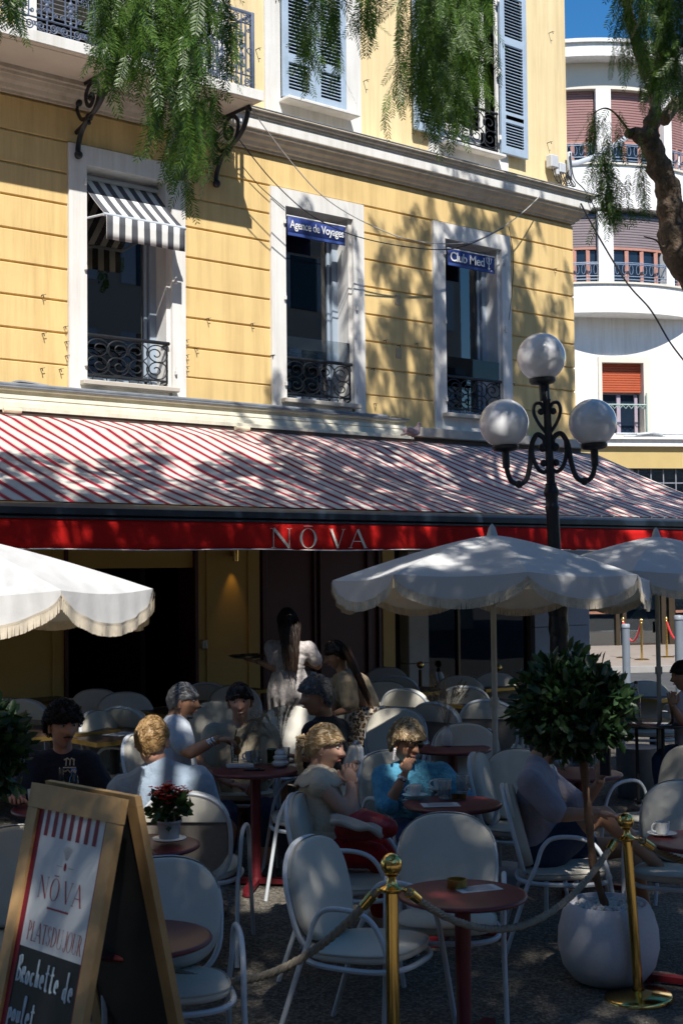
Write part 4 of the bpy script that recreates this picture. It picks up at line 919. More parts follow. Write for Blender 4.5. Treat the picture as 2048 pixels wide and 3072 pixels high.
umbrella('white fringed umbrella in the middle, before the street lamp', 1475, 1590, 9.06, math.radians(10), math.radians(-2.2), math.radians(2.4))
umbrella('white fringed umbrella at the right edge, behind the middle one', 1966, 1597, 11.3, math.radians(28), 0, math.radians(1.5))
umbrella('sunlit white fringed umbrella cut off by the left edge', -185, 1578, 6.6, math.radians(6), math.radians(-1.0), 0, 1.03, .29)
# ------------------------------------------------------------------ unseen houses behind and beside the camera, added to block sky light
def sky_block_house(name, label, x0, x1, y0, y1, h, col, face, roofc=(.42, .18, .09)):
    """plain unseen town house added to cut sky light: walls, cornice, tiled roof, rows of shuttered windows on the side that faces the square"""
    T = thing(name, label, 'building', ((x0+x1)/2, (y0+y1)/2, 0)); WM = M(name+' render', col, .85, .08, 1, .2, 40)
    MB().bb((x0, y0, 0), (x1, y1, h)).build('wall', WM, T); MB().bb((x0-.3, y0-.3, h), (x1+.3, y1+.3, h+.3)).build('cornice', WCR, T)
    cx, cy = (x0+x1)/2, (y0+y1)/2; mb = MB(); mb.add([(x0-.5, y0-.5, h+.3), (x1+.5, y0-.5, h+.3), (x1+.5, y1+.5, h+.3), (x0-.5, y1+.5, h+.3), (cx, cy, h+1.9)], [(0, 1, 4), (1, 2, 4), (2, 3, 4), (3, 0, 4)]); mb.build('roof', M('terracotta roof', roofc, .85, .2, 4, .3, 20), T)
    horiz = face in ('+y', '-y'); a0, a1 = (x0, x1) if horiz else (y0, y1); n_ = max(2, int((a1-a0)/2.6))
    wm = None
    for fl in range(int(h/3.1)):
        for i in range(n_):
            a = a0+(i+.5)*(a1-a0)/n_; z = 1.1+fl*3.1
            if horiz: Y = y1+.02 if face == '+y' else y0-.02; c = (a, Y, z+.85); d = (1.0, .06, 1.7); sx = [(a-.78, Y+.0, z+.85), (a+.78, Y, z+.85)]; ds = (.48, .08, 1.7)
            else: X_ = x1+.02 if face == '+x' else x0-.02; c = (X_, a, z+.85); d = (.06, 1.0, 1.7); sx = [(X_, a-.78, z+.85), (X_, a+.78, z+.85)]; ds = (.08, .48, 1.7)
            wn = MB().cbox(c, d, .01).build('window', M('dark blue window pane', (.012, .022, .04)), T)
            for q in sx: MB().cbox(q, ds, .01).build('shutter', SHUT, wn)
    return T
sky_block_house('ochre_sky_blocker', 'unseen ochre town house added behind the camera to block sky light', -9, 16, -36, -27, 8.6, (.52, .34, .16), '+y')
sky_block_house('pink_sky_blocker', 'unseen rose town house added behind the camera at left to block sky light', -30, -10, -36, -24, 15, (.46, .26, .20), '+y')
sky_block_house('cream_sky_blocker', 'unseen cream town house added along the left side to block sky light', -22, -11, -23, 4, 14, (.50, .43, .32), '+x')
sky_block_house('tall_sky_blocker', 'unseen tall grey house added behind the camera at right to block sky light', 17, 34, -38, -22, 15, (.38, .36, .34), '+y')
# ------------------------------------------------------------------ pepper trees with weeping foliage
def leaf_mat(name, c0, c1, c2, trans=.3):
    m, n, l, b = new_mat(name); c = coords(n); g = n.new('ShaderNodeNewGeometry')
    col = ramp(n, l, g.outputs['Random Per Island'], [(0, c0), (.55, c1), (1, c2)])
    col = mixc(n, l, .55, col, ramp(n, l, noise(n, l, 2.3, 3, .5, c), [(.3, (.55, .6, .5)), (.7, (1.3, 1.25, 1.1))]), 'MULTIPLY')
    l.new(col, b.inputs['Base Color']); setin(b, Roughness=.42, Specular_IOR_Level=.45)
    t = n.new('ShaderNodeBsdfTranslucent'); l.new(mixc(n, l, 1.0, col, (1.3, 1.5, .5), 'MULTIPLY'), t.inputs['Color'])
    mx = n.new('ShaderNodeMixShader'); mx.inputs[0].default_value = trans; l.new(b.outputs[0], mx.inputs[1]); l.new(t.outputs[0], mx.inputs[2]); l.new(mx.outputs[0], n['Material Output'].inputs[0]); return m
PEP = leaf_mat('pepper tree leaflets', (.03, .075, .018), (.07, .15, .026), (.125, .215, .04))
BARK = M('rough grey brown bark', (.17, .125, .09), .95, .45, 9, 1.0, 26, bdist=.03, dirt=.5, dcol=(.035, .03, .025))
def leaf_tpl(L, pairs, ll, lw, ang=48, droop=.25):
    """one pinnate leaf hanging down -Z: narrow leaflets in pairs along a rachis"""
    V = []; 
    for i in range(pairs):
        f = (i+.6)/pairs; z = -L*f; k = math.sin(pi*min(1, .25+f*.8))**.5 if f > .1 else .7; l_ = ll*(.55+.45*k)
        for sg in (-1, 1):
            a = math.radians(ang+6*math.sin(i*2.1)); dx, dz = sg*math.sin(a), -math.cos(a)
            y1 = droop*l_*(.4 if i % 2 else -.3)
            p0 = (0, 0, z); tip = (dx*l_, y1, z+dz*l_); mx_, mz = dx*l_*.45, z+dz*l_*.45
            nx, nz = -dz*lw, dx*lw
            V += [p0, (mx_+nx, y1*.4, mz+nz), tip, (mx_-nx, y1*.4, mz-nz)]
    V += [(-.0012, 0, 0), (.0012, 0, 0), (.0006, 0, -L), (-.0006, 0, -L)]
    return np.array(V)
TPL = leaf_tpl(.20, 12, .047, .0036); TPLC = leaf_tpl(.26, 6, .095, .021)
def rotm(ax, ay, az):
    ca, sa, cb, sb, cc, sc_ = np.cos(ax), np.sin(ax), np.cos(ay), np.sin(ay), np.cos(az), np.sin(az)
    R = np.empty((len(ax), 3, 3))
    R[:, 0, 0] = cc*cb; R[:, 0, 1] = cc*sb*sa-sc_*ca; R[:, 0, 2] = cc*sb*ca+sc_*sa
    R[:, 1, 0] = sc_*cb; R[:, 1, 1] = sc_*sb*sa+cc*ca; R[:, 1, 2] = sc_*sb*ca-cc*sa
    R[:, 2, 0] = -sb; R[:, 2, 1] = cb*sa; R[:, 2, 2] = cb*ca
    return R
def strands(tops, lens, tpl=TPL, per_m=26, tilt=.5, curl=.10, scale=(.8, 1.15), lean=None, gaps=()):
    """hanging shoots: leaves alternate down each shoot; returns quad verts"""
    P, T = [], []; stems = []
    for t, L in zip(tops, lens):
        n_ = max(3, int(L*per_m)); ph = nr.uniform(0, 6.28, 2); pts = []
        for i in range(n_):
            s = i/n_*L
            q = np.array(t)+np.array([curl*math.sin(s*2.3+ph[0])*s, curl*math.sin(s*2.0+ph[1])*s, -s])
            if lean is not None: q = q+np.array(lean)*s*s
            P.append(q); pts.append(q)
        stems.append(np.array(pts))
    P = np.array(P)
    for g, r in gaps:                                    # openings in the crown through which the sun reaches the terrace
        v = P-np.array(g); sd = np.array(SUN); per = v-np.outer(v @ sd, sd); P = P[np.linalg.norm(per, axis=1) > r*nr.uniform(.75, 1.1, len(P))]
    n_ = len(P)
    R = rotm(nr.normal(0, tilt*.6, n_), nr.normal(0, tilt*.6, n_), nr.uniform(0, 2*pi, n_))
    S = nr.uniform(scale[0], scale[1], n_)
    V = np.einsum('nij,vj->nvi', R, tpl)*S[:, None, None]+P[:, None, :]
    V = V.reshape(-1, 3)
    ex = []
    for st in stems:
        a, b = st[:-1], st[1:]; w = np.array([.0022, .0014, 0])
        ex.append(np.stack([a-w, a+w, b+w, b-w], 1).reshape(-1, 3))
    V = np.concatenate([V]+ex)
    return V
def foliage(name, V, parent, mat=PEP):
    F_ = np.arange(len(V)).reshape(-1, 4); o = npmesh(name, V, F_, mat, parent); return o
def view_cluster(x0, x1, ytop, ylo, D, n, dj=.5, minlen=.25):
    """shoots hanging in front of the facade; ylo(f) gives how low each reaches"""
    tops, lens = [], []
    for i in range(n):
        f = nr.uniform(); x = x0+(x1-x0)*f; d = D+nr.uniform(-dj, dj)
        yt = nr.uniform(*ytop); yb = ylo(f)*nr.uniform(.72, 1.0)
        a, b = atD(x, yt, d), atD(x, max(yb, yt+60), d); tops.append(tuple(a)); lens.append(max(minlen, a.z-b.z-.16))
    return tops, lens
def lin(pts): return lambda f: float(np.interp(f, [p[0] for p in pts], [p[1] for p in pts]))
TA = thing('pepper_tree', 'weeping pepper tree with gnarled leaning trunk at the right edge', 'tree', (9.9, -6.3, 0), group='pepper trees over the terrace')
TB = thing('pepper_tree', 'weeping pepper tree whose foliage hangs before the balcony at upper left', 'tree', (-1.6, -13.6, 0), group='pepper trees over the terrace')
# trunk of the right hand tree
tp = [(Vector((9.9, -6.3, -.05)), .24), (Vector((9.75, -6.2, 1.2)), .17)]
for x, y, d, w in ((2290, 1250, 10.2, .13), (2130, 930, 10.1, .118), (2030, 760, 10.0, .108), (2010, 660, 10.0, .098), (2003, 570, 10., .092), (1972, 490, 10, .082), (1948, 420, 10, .085), (1955, 370, 10, .062), (1966, 320, 10, .044), (1955, 265, 10.05, .042), (1932, 205, 10.1, .042), (1905, 120, 10.1, .038), (1880, 0, 10.1, .034), (1850, -250, 10.2, .03), (1800, -600, 10.2, .02)):
    tp.append((atD(x, y, d), w))
mb = MB(); pts = bez([p for p, _ in tp], 5); rr = []
for i in range(len(tp)-1):
    for k in range(5): rr.append(tp[i][1]+(tp[i+1][1]-tp[i][1])*k/5)
rr.append(tp[-1][1]); rr = [r*(1+.13*math.sin(i*1.7)+.08*math.sin(i*3.1+1)) for i, r in enumerate(rr)]
mb.tube(pts, rr, 14)
trk = mb.build('trunk', BARK, TA, smooth=True, auto=80)
dm = trk.modifiers.new('sub', 'SUBSURF'); dm.levels = 2; dm.render_levels = 2
tx = bpy.data.textures.new('bark', 'CLOUDS'); tx.noise_scale = .12; tx.noise_depth = 3
d2 = trk.modifiers.new('d', 'DISPLACE'); d2.texture = tx; d2.strength = .05; d2.mid_level = .5
def limb(parent, P, r0, r1, name='limb'):
    mb = MB(); q = bez(P, 5); mb.tube(q, [r0+(r1-r0)*i/(len(q)-1) for i in range(len(q))], 8); return mb.build(name, BARK, parent, smooth=True, auto=80)
k_ = atD(1900, 400, 10); limb(TA, [atD(1950, 425, 10), atD(1918, 408, 9.97), k_, atD(1880, 402, 9.95)], .075, .03, 'knot_stub')
limb(TA, [atD(1888, 402, 9.95), atD(1868, 370, 9.8), atD(1838, 335, 9.7), atD(1808, 325, 9.6), atD(1770, 345, 9.6)], .010, .004, 'twig')
limb(TA, [atD(1990, 360, 10.1), atD(2040, 300, 10.3), atD(2140, 240, 10.6), atD(2250, 100, 11)], .05, .04)
limb(TA, [atD(2010, 690, 9.95), atD(1990, 740, 9.9), atD(1965, 720, 9.85), atD(1930, 710, 9.8)], .012, .004, 'twig')
top = pts[-1]
crownA = [Vector((x, y, z)) for x, y, z in ((6.6, -6.2, 8.4), (8.0, -5.0, 10.6), (9.2, -5.0, 11.8), (10.6, -5.2, 11.6), (9.4, -7.0, 9.6), (7.4, -7.2, 9.0), (10.6, -7.2, 8.6), (7.2, -5.2, 9.4), (9.8, -4.6, 10.2))]
base = atD(1880, 0, 10.1)
for c in crownA: limb(TA, [base, base.lerp(c, .5)+Vector((0, 0, .4)), c], .05, .02)
# trunk of the left tree, behind the camera
limb(TB, [Vector((-1.6, -13.6, -.05)), Vector((-1.5, -13.5, 1.8)), Vector((-1.0, -13.2, 3.6)), Vector((-.3, -12.5, 5.2))], .30, .19, 'trunk')
b2 = Vector((-.3, -12.5, 5.2))
crownB = [Vector(p) for p in ((1.6, -9.8, 7.4), (3.4, -8.4, 7.7), (3.0, -10.8, 8.2), (.6, -11.8, 8.3), (-1.5, -11.0, 8.0), (5.0, -9.6, 7.9), (2.0, -13.4, 8.2), (4.6, -11.8, 8.0), (3.2, -7.4, 7.2), (-.6, -9.4, 7.6), (6.6, -10.2, 8.2), (6.4, -11.8, 8.0), (0.2, -13.4, 8.2), (2.4, -11.8, 8.6))]
for c in crownB: limb(TB, [b2, b2.lerp(c, .5)+Vector((0, 0, .6)), c], .09, .025)
# foliage in view
def add_view(name, parent, *a, **k):
    t, l_ = view_cluster(*a, **k); return foliage(name, strands(t, l_), parent)
add_view('hanging_foliage', TB, -40, 48, (-260, -60), lin([(0, 150), (1, 175)]), 7.0, 9)
add_view('hanging_foliage', TB, 270, 420, (-420, -80), lin([(0, 240), (.5, 350), (1, 345)]), 6.9, 14)
add_view('hanging_foliage', TB, 300, 700, (-420, -60), lin([(0, 230), (.3, 330), (.5, 420), (.62, 680), (.8, 330), (1, 290)]), 7.0, 26)
add_view('hanging_foliage', TB, 475, 585, (-200, 160), lin([(0, 520), (.4, 700), (.8, 710), (1, 560)]), 7.0, 15)
add_view('hanging_foliage', TA, 905, 985, (-300, -60), lin([(0, 250), (.5, 385), (1, 300)]), 8.4, 7, .3)
add_view('hanging_foliage', TA, 1030, 1125, (-300, -60), lin([(0, 160), (.6, 225), (1, 120)]), 7.6, 6, .3)
add_view('hanging_foliage', TA, 1190, 1450, (-420, -60), lin([(0, 420), (.25, 500), (.5, 540), (.8, 470), (1, 300)]), 8.6, 31)
add_view('hanging_foliage', TA, 1250, 1440, (-300, 0), lin([(0, 350), (.5, 420), (1, 330)]), 8.2, 16)
add_view('hanging_foliage', TA, 1840, 2080, (-300, -20), lin([(0, 210), (.2, 300), (.4, 250), (.6, 430), (.85, 480), (1, 420)]), 9.2, 36)
add_view('hanging_foliage', TA, 1760, 1870, (320, 350), lin([(0, 470), (.5, 430), (1, 480)]), 9.65, 6, .1)
add_view('hanging_foliage', TA, 1770, 1920, (400, 560), lin([(0, 640), (.35, 850), (.6, 780), (1, 700)]), 9.8, 13, .15)
# crown overhead (coarser leaves)
def crown(parent, centres, rad, n, gaps, lenr=(.5, 1.3)):
    tops, lens = [], []
    while len(tops) < n:
        c = centres[nr.integers(len(centres))]; d = nr.normal(0, 1, 3); d /= np.linalg.norm(d); d *= rad*nr.uniform(.2, 1)**.6
        p = np.array(c)+d*np.array([1, 1, .55])
        if p[2] > 5.9: tops.append(tuple(p)); lens.append(nr.uniform(*lenr))
    return foliage('crown', strands(tops, lens, TPLC, 9, .7, .15, gaps=gaps), parent)
def pt(x, y, D): return tuple(atD(x, y, D))
gapsB = [((2.9, -5.4, 2.2), 1.05), (tuple(onG(800, 2685, 0)), .34), (tuple(onG(930, 2640, 0)), .16), (pt(440, 2380, 7.3), .15), (pt(1100, 2240, 10.8), .22), (pt(1090, 2330, 10.8), .18), (pt(700, 2230, 9.3), .14), (pt(730, 2120, 9.3), .12), (pt(980, 2240, 7.3), .13), (pt(1240, 2250, 8.2), .12), (pt(1680, 2420, 7.3), .16), (pt(560, 2170, 8.9), .14), (pt(200, 2200, 7.9), .10), (pt(1240, 1690, 8.6), .20), (pt(1120, 1690, 8.6), .12), (pt(1390, 1650, 8.8), .12),
         (pt(340, 180, 7), .55), (pt(560, 330, 7), .45), (pt(540, 560, 7), .35), (pt(1330, 250, 8.6), .5), (pt(650, 150, 7), .35), (tuple(onG(1960, 2120, .5)), .8), (tuple(onG(2040, 2050, .6)), .7)]
crown(TA, crownA, 1.7, 800, gapsB[:17]+[((7.5, -3.2, 2.5), .3), ((9, -2, 3), .25), (pt(1330, 250, 8.6), .4), (pt(1950, 250, 9.5), .6), (pt(1820, 600, 9.8), .4)])
crown(TB, [Vector(v) for v in ((3.2, -6.3, 8.2), (4.8, -6.0, 8.3), (6.3, -5.6, 8.3), (1.8, -6.6, 8.0))], 1.3, 250, gapsB)
crown(TB, crownB+[Vector((5.6, -8.3, 7.9)), Vector((7.0, -8.4, 8.4))], 1.7, 2000, gapsB)
# ------------------------------------------------------------------ terrace furniture
def facing(rel): return math.radians(-129.9+rel)         # 0 = towards the photographer, 90 = to the right
CUSH = M('off white chair cover', (.60, .585, .53), .9, .05, 6, .25, 240, dirt=.10, dcol=(.42, .38, .3), orand=.8); FRAME = M('white painted tube', (.58, .62, .66), .35, .05, 8)
SLING = M('grey beige sling mesh', (.26, .23, .20), .9, .1, 30, .4, 300); TTOP = M('burgundy lacquered top', (.125, .022, .026), .42, .12, 4, .05, 60); TRED = M('dark red cast iron', (.135, .009, .015), .45, .15, 6, .1, 40)
DKTOP = M('dark brown table top', (.055, .035, .025), .4, .2, 3); 
def outline(w, z0, z1, n=40):
    o = []
    for i in range(n):
        a = 2*pi*i/n; c, s = math.cos(a), math.sin(a)
        y = w*math.copysign(abs(c)**.85, c); zz = (z1+z0)/2+(z1-z0)/2*math.copysign(abs(s)**(.72 if s > 0 else .55), s)
        y *= 1-.10*max(0, -s)
        o.append((y, zz))
    return o
def loop(poly, x, sc, zc): return [(x, y*sc, zc+(z-zc)*sc) for y, z in poly]
def tiltb(p, z0=.44, a=math.radians(14), x0=-.20):       # lean the back
    x, y, z = p; dz = z-z0; return (x0+x*math.cos(a)-dz*math.sin(a), y, z0+x*math.sin(a)+dz*math.cos(a))
def make_chair():
    t = thing('terrace_chair', 'x', 'chair')
    poly = outline(.235, .45, .90); zc = .67; n = len(poly)
    rings = [loop(poly, .048, .90, zc), loop(poly, .044, .965, zc), loop(poly, .022, 1.0, zc), loop(poly, .0, .985, zc)]
    mb = MB(); vs = [tiltb(p) for r in rings for p in r]
    mb.add(vs, [(r*n+i, r*n+(i+1) % n, (r+1)*n+(i+1) % n, (r+1)*n+i) for r in range(3) for i in range(n)]+[tuple(range(n)), tuple(3*n+i for i in range(n))[::-1]])
    mb.build('backrest', CUSH, t, world=False, smooth=True, auto=60)
    mb = MB(); top_ = [(y, z) for y, z in outline(.2385, .446, .906, 48) if z > .745]; top_.sort(key=lambda p: math.atan2(p[1]-.66, p[0])); m_ = len(top_)
    vs = [tiltb((x, y*(1-.03*k), z-.008*k)) for k, x in enumerate((.02, -.012, -.022)) for y, z in top_]
    mb.add(vs, [(r*m_+i, r*m_+i+1, (r+1)*m_+i+1, (r+1)*m_+i) for r in range(2) for i in range(m_-1)]+[tuple(2*m_+i for i in range(m_))])
    mb.build('cover_hood', CUSH, t, world=False, smooth=True, auto=60)
    mb = MB(); pl_ = loop(outline(.222, .44, .89), -.008, 1, zc); mb.add([tiltb(p) for p in pl_], [tuple(range(len(pl_)))]); mb.build('sling', SLING, t, world=False, solid=.006)
    mb = MB(); fr = [tiltb((-.012, y, z)) for y, z in outline(.238, .40, .90, 44) if z > .43]; fr.sort(key=lambda p: math.atan2(p[2]-.62, p[1])+(2*pi if math.atan2(p[2]-.62, p[1]) < -pi/2 else 0)); mb.tube(fr, .0125, 7); mb.build('back_frame', FRAME, t, world=False, smooth=True)
    sp = [( .245*math.copysign(abs(math.cos(a))**.7, math.cos(a)), .235*math.copysign(abs(math.sin(a))**.7, math.sin(a))) for a in [2*pi*i/36 for i in range(36)]]
    mb = MB(); rg = [(.418, .92), (.425, .985), (.440, 1.0), (.456, .985), (.464, .92)]; k = len(sp)
    mb.add([(x*s, y*s, z+.012*(x/.245)) for z, s in rg for x, y in sp], [(r*k+i, r*k+(i+1) % k, (r+1)*k+(i+1) % k, (r+1)*k+i) for r in range(4) for i in range(k)]+[tuple(range(k))[::-1], tuple(4*k+i for i in range(k))]); mb.build('seat', CUSH, t, world=False, smooth=True, auto=60)
    mb = MB(); mb.tube([(x*1.02, y*1.06, .402) for x, y in sp], .0125, 7, closed=True); mb.build('seat_frame', FRAME, t, world=False, smooth=True)
    mb = MB(); mb.tube([(x*1.0, y*1.0, .456+.012*(x/.245)) for x, y in sp], .0040, 5, closed=True); mb.build('piping', CUSH, t, world=False, smooth=True)
    for s in (-1, 1):
        mb = MB(); mb.tube(bez([(-.20, s*.262, .40), (-.155, s*.268, .50), (-.12, s*.27, .60), (-.06, s*.272, .652), (.06, s*.272, .656), (.15, s*.27, .62), (.205, s*.268, .53), (.232, s*.265, .42)], 5), .0118, 8); mb.build('armrest', FRAME, t, world=False, smooth=True)
        mb = MB(); mb.tube([(.232, s*.265, .42), (.30, s*.275, .0)], .0118, 8); mb.build('leg', FRAME, t, world=False, smooth=True)
        mb = MB(); mb.tube([(-.20, s*.262, .40), (-.335, s*.275, .0)], .0118, 8); mb.build('leg', FRAME, t, world=False, smooth=True)
    return t
CH0 = make_chair(); CHN = [0]; CG = 'white tube chairs with cream covers on the terrace'
def put_chair(p, rz, label):
    c = CH0 if CHN[0] == 0 else copy_tree(CH0); CHN[0] += 1
    p = Vector((p[0], p[1], gz(p[1]))); place(c, p, rz, label, CG); return c
def chair_top(x, ytop, rel, label, h=.90, dmax=None):    # from where the top of the backrest shows
    p = onG(x, ytop, h); 
    if dmax:
        d = (p-CAMP).dot(_f)
        if d > dmax: p = atD(x, ytop, dmax)
    rz = facing(rel); q = Vector((p.x, p.y, 0))-Matrix.Rotation(rz, 3, 'Z') @ Vector((-.30, 0, 0)); return put_chair(q, rz, label)
TABG = 'round burgundy bistro tables'
def make_round():
    t = thing('bistro_table', 'x', 'table')
    MB().lathe([(0, .706), (.268, .708), (.278, .714), (.28, .722), (.276, .729), (.262, .732), (0, .732)], 40, cap=False).build('table_top', TTOP, t, world=False, smooth=True, auto=60)
    MB().lathe([(.06, .69), (.06, .705), (.035, .69), (.032, .06), (.04, .04)], 16).build('column', TRED, t, world=False, smooth=True)
    mb = MB()
    for k in range(4): mb.box((.15*math.cos(k*pi/2), .15*math.sin(k*pi/2), .03), (.30, .055, .03), Matrix.Rotation(k*pi/2, 3, 'Z')); mb.lathe([(.03, 0), (.03, .02)], 10, (.29*math.cos(k*pi/2), .29*math.sin(k*pi/2), 0))
    mb.build('base', TRED, t, world=False); return t
RT0 = make_round(); RTN = [0]
def round_table(x, y, label, rz=.4):
    c = RT0 if RTN[0] == 0 else copy_tree(RT0); RTN[0] += 1
    p = onG(x, y, .732); c.scale = (1, 1, 1); return place(c, (p.x, p.y, gz(p.y)), rz, label, TABG)
def make_square():
    t = thing('dining_table', 'x', 'table')
    MB().cbox((0, 0, .735), (.70, .70, .024), .003).build('table_top', DKTOP, t, world=False)
    mb = MB(); 
    for a in range(4): R_ = Matrix.Rotation(a*pi/2, 3, 'Z'); c = R_ @ Vector((.351, 0, .734)); mb.box(c, (.006, .708, .032), R_)
    mb.build('brass_edge', BRASSD, t, world=False); MB().lathe([(.035, .03), (.035, .722)], 12).build('column', BLACKM, t, world=False, smooth=True)
    mb = MB(); mb.box((0, 0, .02), (.5, .06, .025)); mb.box((0, 0, .021), (.06, .5, .025)); mb.build('base', BLACKM, t, world=False); return t
BRASSD = M('brass edging', (.42, .28, .08), .35, .1, 6, metal=.8)
SQ0 = make_square(); SQN = [0]
def square_table(x, y, label, rz=0, dmax=None):
    c = SQ0 if SQN[0] == 0 else copy_tree(SQ0); SQN[0] += 1
    p = onG(x, y, .745)
    if dmax and (p-CAMP).dot(_f) > dmax: p = atD(x, y, dmax)
    return place(c, (p.x, p.y, gz(p.y)), rz, label, 'dark square dining tables with brass edges')
T1 = round_table(1386, 2682, 'round burgundy table with a brass ashtray, nearest the rope'); T1.scale = (1.02, 1.02, .915); q_ = atD(1386, 2682, 6.0); T1.location = (q_.x, q_.y, .006); T2 = round_table(1357, 2408, 'round burgundy table with cups and glasses before the woman in blue')
T3 = round_table(1356, 2243, 'round burgundy table with a white vase of dried grass', .1); T4 = round_table(766, 2308, 'round burgundy table where the three men sit', .75)
T5 = round_table(430, 2532, 'round burgundy table with a pot of red flowers'); q_ = atD(430, 2532, 6.75); T5.location = (q_.x, q_.y, gz(q_.y)); T5.scale = (1, 1, (q_.z-gz(q_.y))/.732); T6 = round_table(420, 2770, 'empty round burgundy table half hidden behind the sandwich board'); T6.scale = (1, 1, .93)
T7 = round_table(2108, 2520, 'round burgundy table with a cup at the right edge'); T8 = round_table(1735, 2318, 'round burgundy table behind the clipped potted tree'); T9 = round_table(190, 2420, 'round burgundy table with bottles before the man in black')
square_table(120, 2100, 'dark square table far left against the ochre wall', 0, 12.2); square_table(285, 2104, 'dark square table before the doorway, two cream chairs behind it', 0, 12.4)
square_table(165, 2190, 'dark square table behind the man in black'); square_table(345, 2205, 'dark square table with a paper between the man in black and the blond man')
square_table(560, 2130, 'dark square table behind the grey haired man in white'); square_table(655, 2045, 'dark square table below the wall lamp', 0, 13.2)
square_table(1215, 2070, 'dark square table right of the stooping waitress'); square_table(1455, 2056, 'dark square table before the shop window', 0, 15.2)
square_table(1480, 2110, 'dark square table behind the umbrella pole'); square_table(1955, 2085, 'dark square table in the sun at the street side')
# tall black side table by the right edge
p = onG(1955, 2165, .74); bt = thing('black_table', 'black metal table holding a bottle by the right umbrella pole', 'table', (p.x, p.y, gz(p.y)))
MB().lathe([(0, .715), (.33, .717), (.34, .725), (.33, .735), (0, .736)], 32, cap=False).build('table_top', M('black glossy top', (.02, .02, .022), .15, .2, 4), bt, world=False, smooth=True)
for k in range(3): a = k*2.094+.3; mb = MB(); mb.tube([(.13*math.cos(a), .13*math.sin(a), .715), (.12*math.cos(a), .12*math.sin(a), .03)], .014, 7); mb.build('leg', BLACKM, bt, world=False)
mb = MB(); mb.lathe([(.22, 0), (.22, .02), (.03, .04)], 24); mb.tube([(.15*math.cos(a), .15*math.sin(a), .10) for a in [2*pi*i/20 for i in range(20)]], .012, 6, closed=True); mb.build('base', BLACKM, bt, world=False)
p = onG(1915, 2390, 0); MB_ = MB(); MB_.lathe([(.17, 0), (.18, .02), (.19, .42), (.195, .43), (.18, .43)], 24, (p.x, p.y, gz(p.y))); tag(MB_.build('metal_bin', GALV, smooth=True), 'galvanised metal bin under the black table', 'bin')

# chairs close to the photographer
chair_top(1339, 2429, -6, 'empty white chair facing the ashtray table, behind it'); chair_top(925, 2500, 62, 'empty white chair in profile left of the ashtray table')
chair_top(490, 2558, 12, 'empty white chair just right of the sandwich board'); chair_top(40, 2465, 30, 'cream chair cut off by the left edge beside the sandwich board')
chair_top(2050, 2336, -20, 'empty white chair at the right edge beyond the rope'); chair_top(1425, 2250, 75, 'white chair with a dark bag, beyond the umbrella pole')
chair_top(1390, 2162, 5, 'pale chair facing the camera behind the dried grass vase'); chair_top(1460, 2098, 165, 'mesh backed chair behind the umbrella pole, back turned')
chair_top(1212, 2064, 150, 'mesh backed chair right of the stooping waitress, back turned'); chair_top(1188, 2116, -10, 'pale chair between the leopard skirt and the woman in blue')
chair_top(1302, 2104, 140, 'mesh backed chair left of the dried grass'); chair_top(1390, 2058, 170, 'mesh backed chair tucked under the shop window table')
chair_top(1560, 2240, -20, 'pale chair half hidden by the clipped tree')
# back rows
rows = [(76, 2094, 150, 'back turned chair left of the man in black'), (290, 2064, -15, 'left cream chair before the doorway'), (374, 2070, 10, 'right cream chair before the doorway'), (368, 2117, 150, 'back turned chair above the blond man'),
        (10, 2090, 20, 'cream chair at the left edge under the ochre wall'), (285, 2125, 70, 'cream armchair side on behind the man in black'), (620, 2045, 160, 'tall backed chair right of the dark doorway'), (702, 2050, 10, 'cream chair under the wall lamp'), (655, 2096, -5, 'cream chair beside the smiling man'), (870, 2110, 0, 'cream chair behind the dried pampas vase'),
        (930, 2012, 80, 'side on chair behind the waitress with the tray'), (981, 2028, 0, 'cream chair before the red door'), (1156, 1999, 10, 'leftmost cream chair right of the red door'), (1182, 2026, 170, 'back turned chair right of the red door'), (1150, 2038, 0, 'nearest cream chair right of the red door'),
        (1314, 2011, 85, 'side on chair before the shop window'), (1378, 2021, -8, 'left cream chair before the shop window'), (1481, 2012, 8, 'right cream chair before the shop window'), (1045, 2060, 20, 'cream chair behind the stooping waitress')]
for x, y, rel, lb in rows: chair_top(x, y, rel, lb, .90, 11.4/(.767-(x-1024)/4100*.641)-.35)
chair_top(1933, 2038, -5, 'sunlit white chair at the street side'); chair_top(2075, 2235, -60, 'white chair under the seated woman at the right edge')

# ------------------------------------------------------------------ brass posts and rope
def stanchion(base, tilt, label):
    t = thing('brass_stanchion', label, 'rope post', base, group='brass stanchions along the rope'); t.rotation_euler = tilt
    MB().lathe([(.0, 0), (.165, 0), (.165, .012), (.155, .022), (.06, .034), (.03, .045)], 36, cap=False).build('base', BRASS, t, world=False, smooth=True)
    MB().lathe([(.024, .04), (.024, .765)], 20).build('pole', BRASS, t, world=False, smooth=True)
    MB().lathe([(.036, .762), (.044, .770), (.044, .776), (.028, .784), (.018, .795), (.016, .815), (.026, .822)], 20).build('collar', BRASS, t, world=False, smooth=True)
    MB().sphere((0, 0, .857), .040, 20, 14).build('ball', BRASS, t, world=False, smooth=True)
    mb = MB()
    for a in (0, pi): mb.tube([(.03*math.cos(a), .03*math.sin(a), .772), (.055*math.cos(a), .055*math.sin(a), .768)], .008, 6)
    mb.build('hook', BRASS, t, world=False); return t
SL_ = atD(1173, 2560, 5.3); SL_ = Vector((SL_.x, SL_.y, .006)); SR_ = onZ(1915, 2997, .006)
st_ = stanchion(SL_, (0, 0, facing(90)), 'left brass stanchion before the ashtray table'); st_.scale = (1.06, 1.06, 1.108)
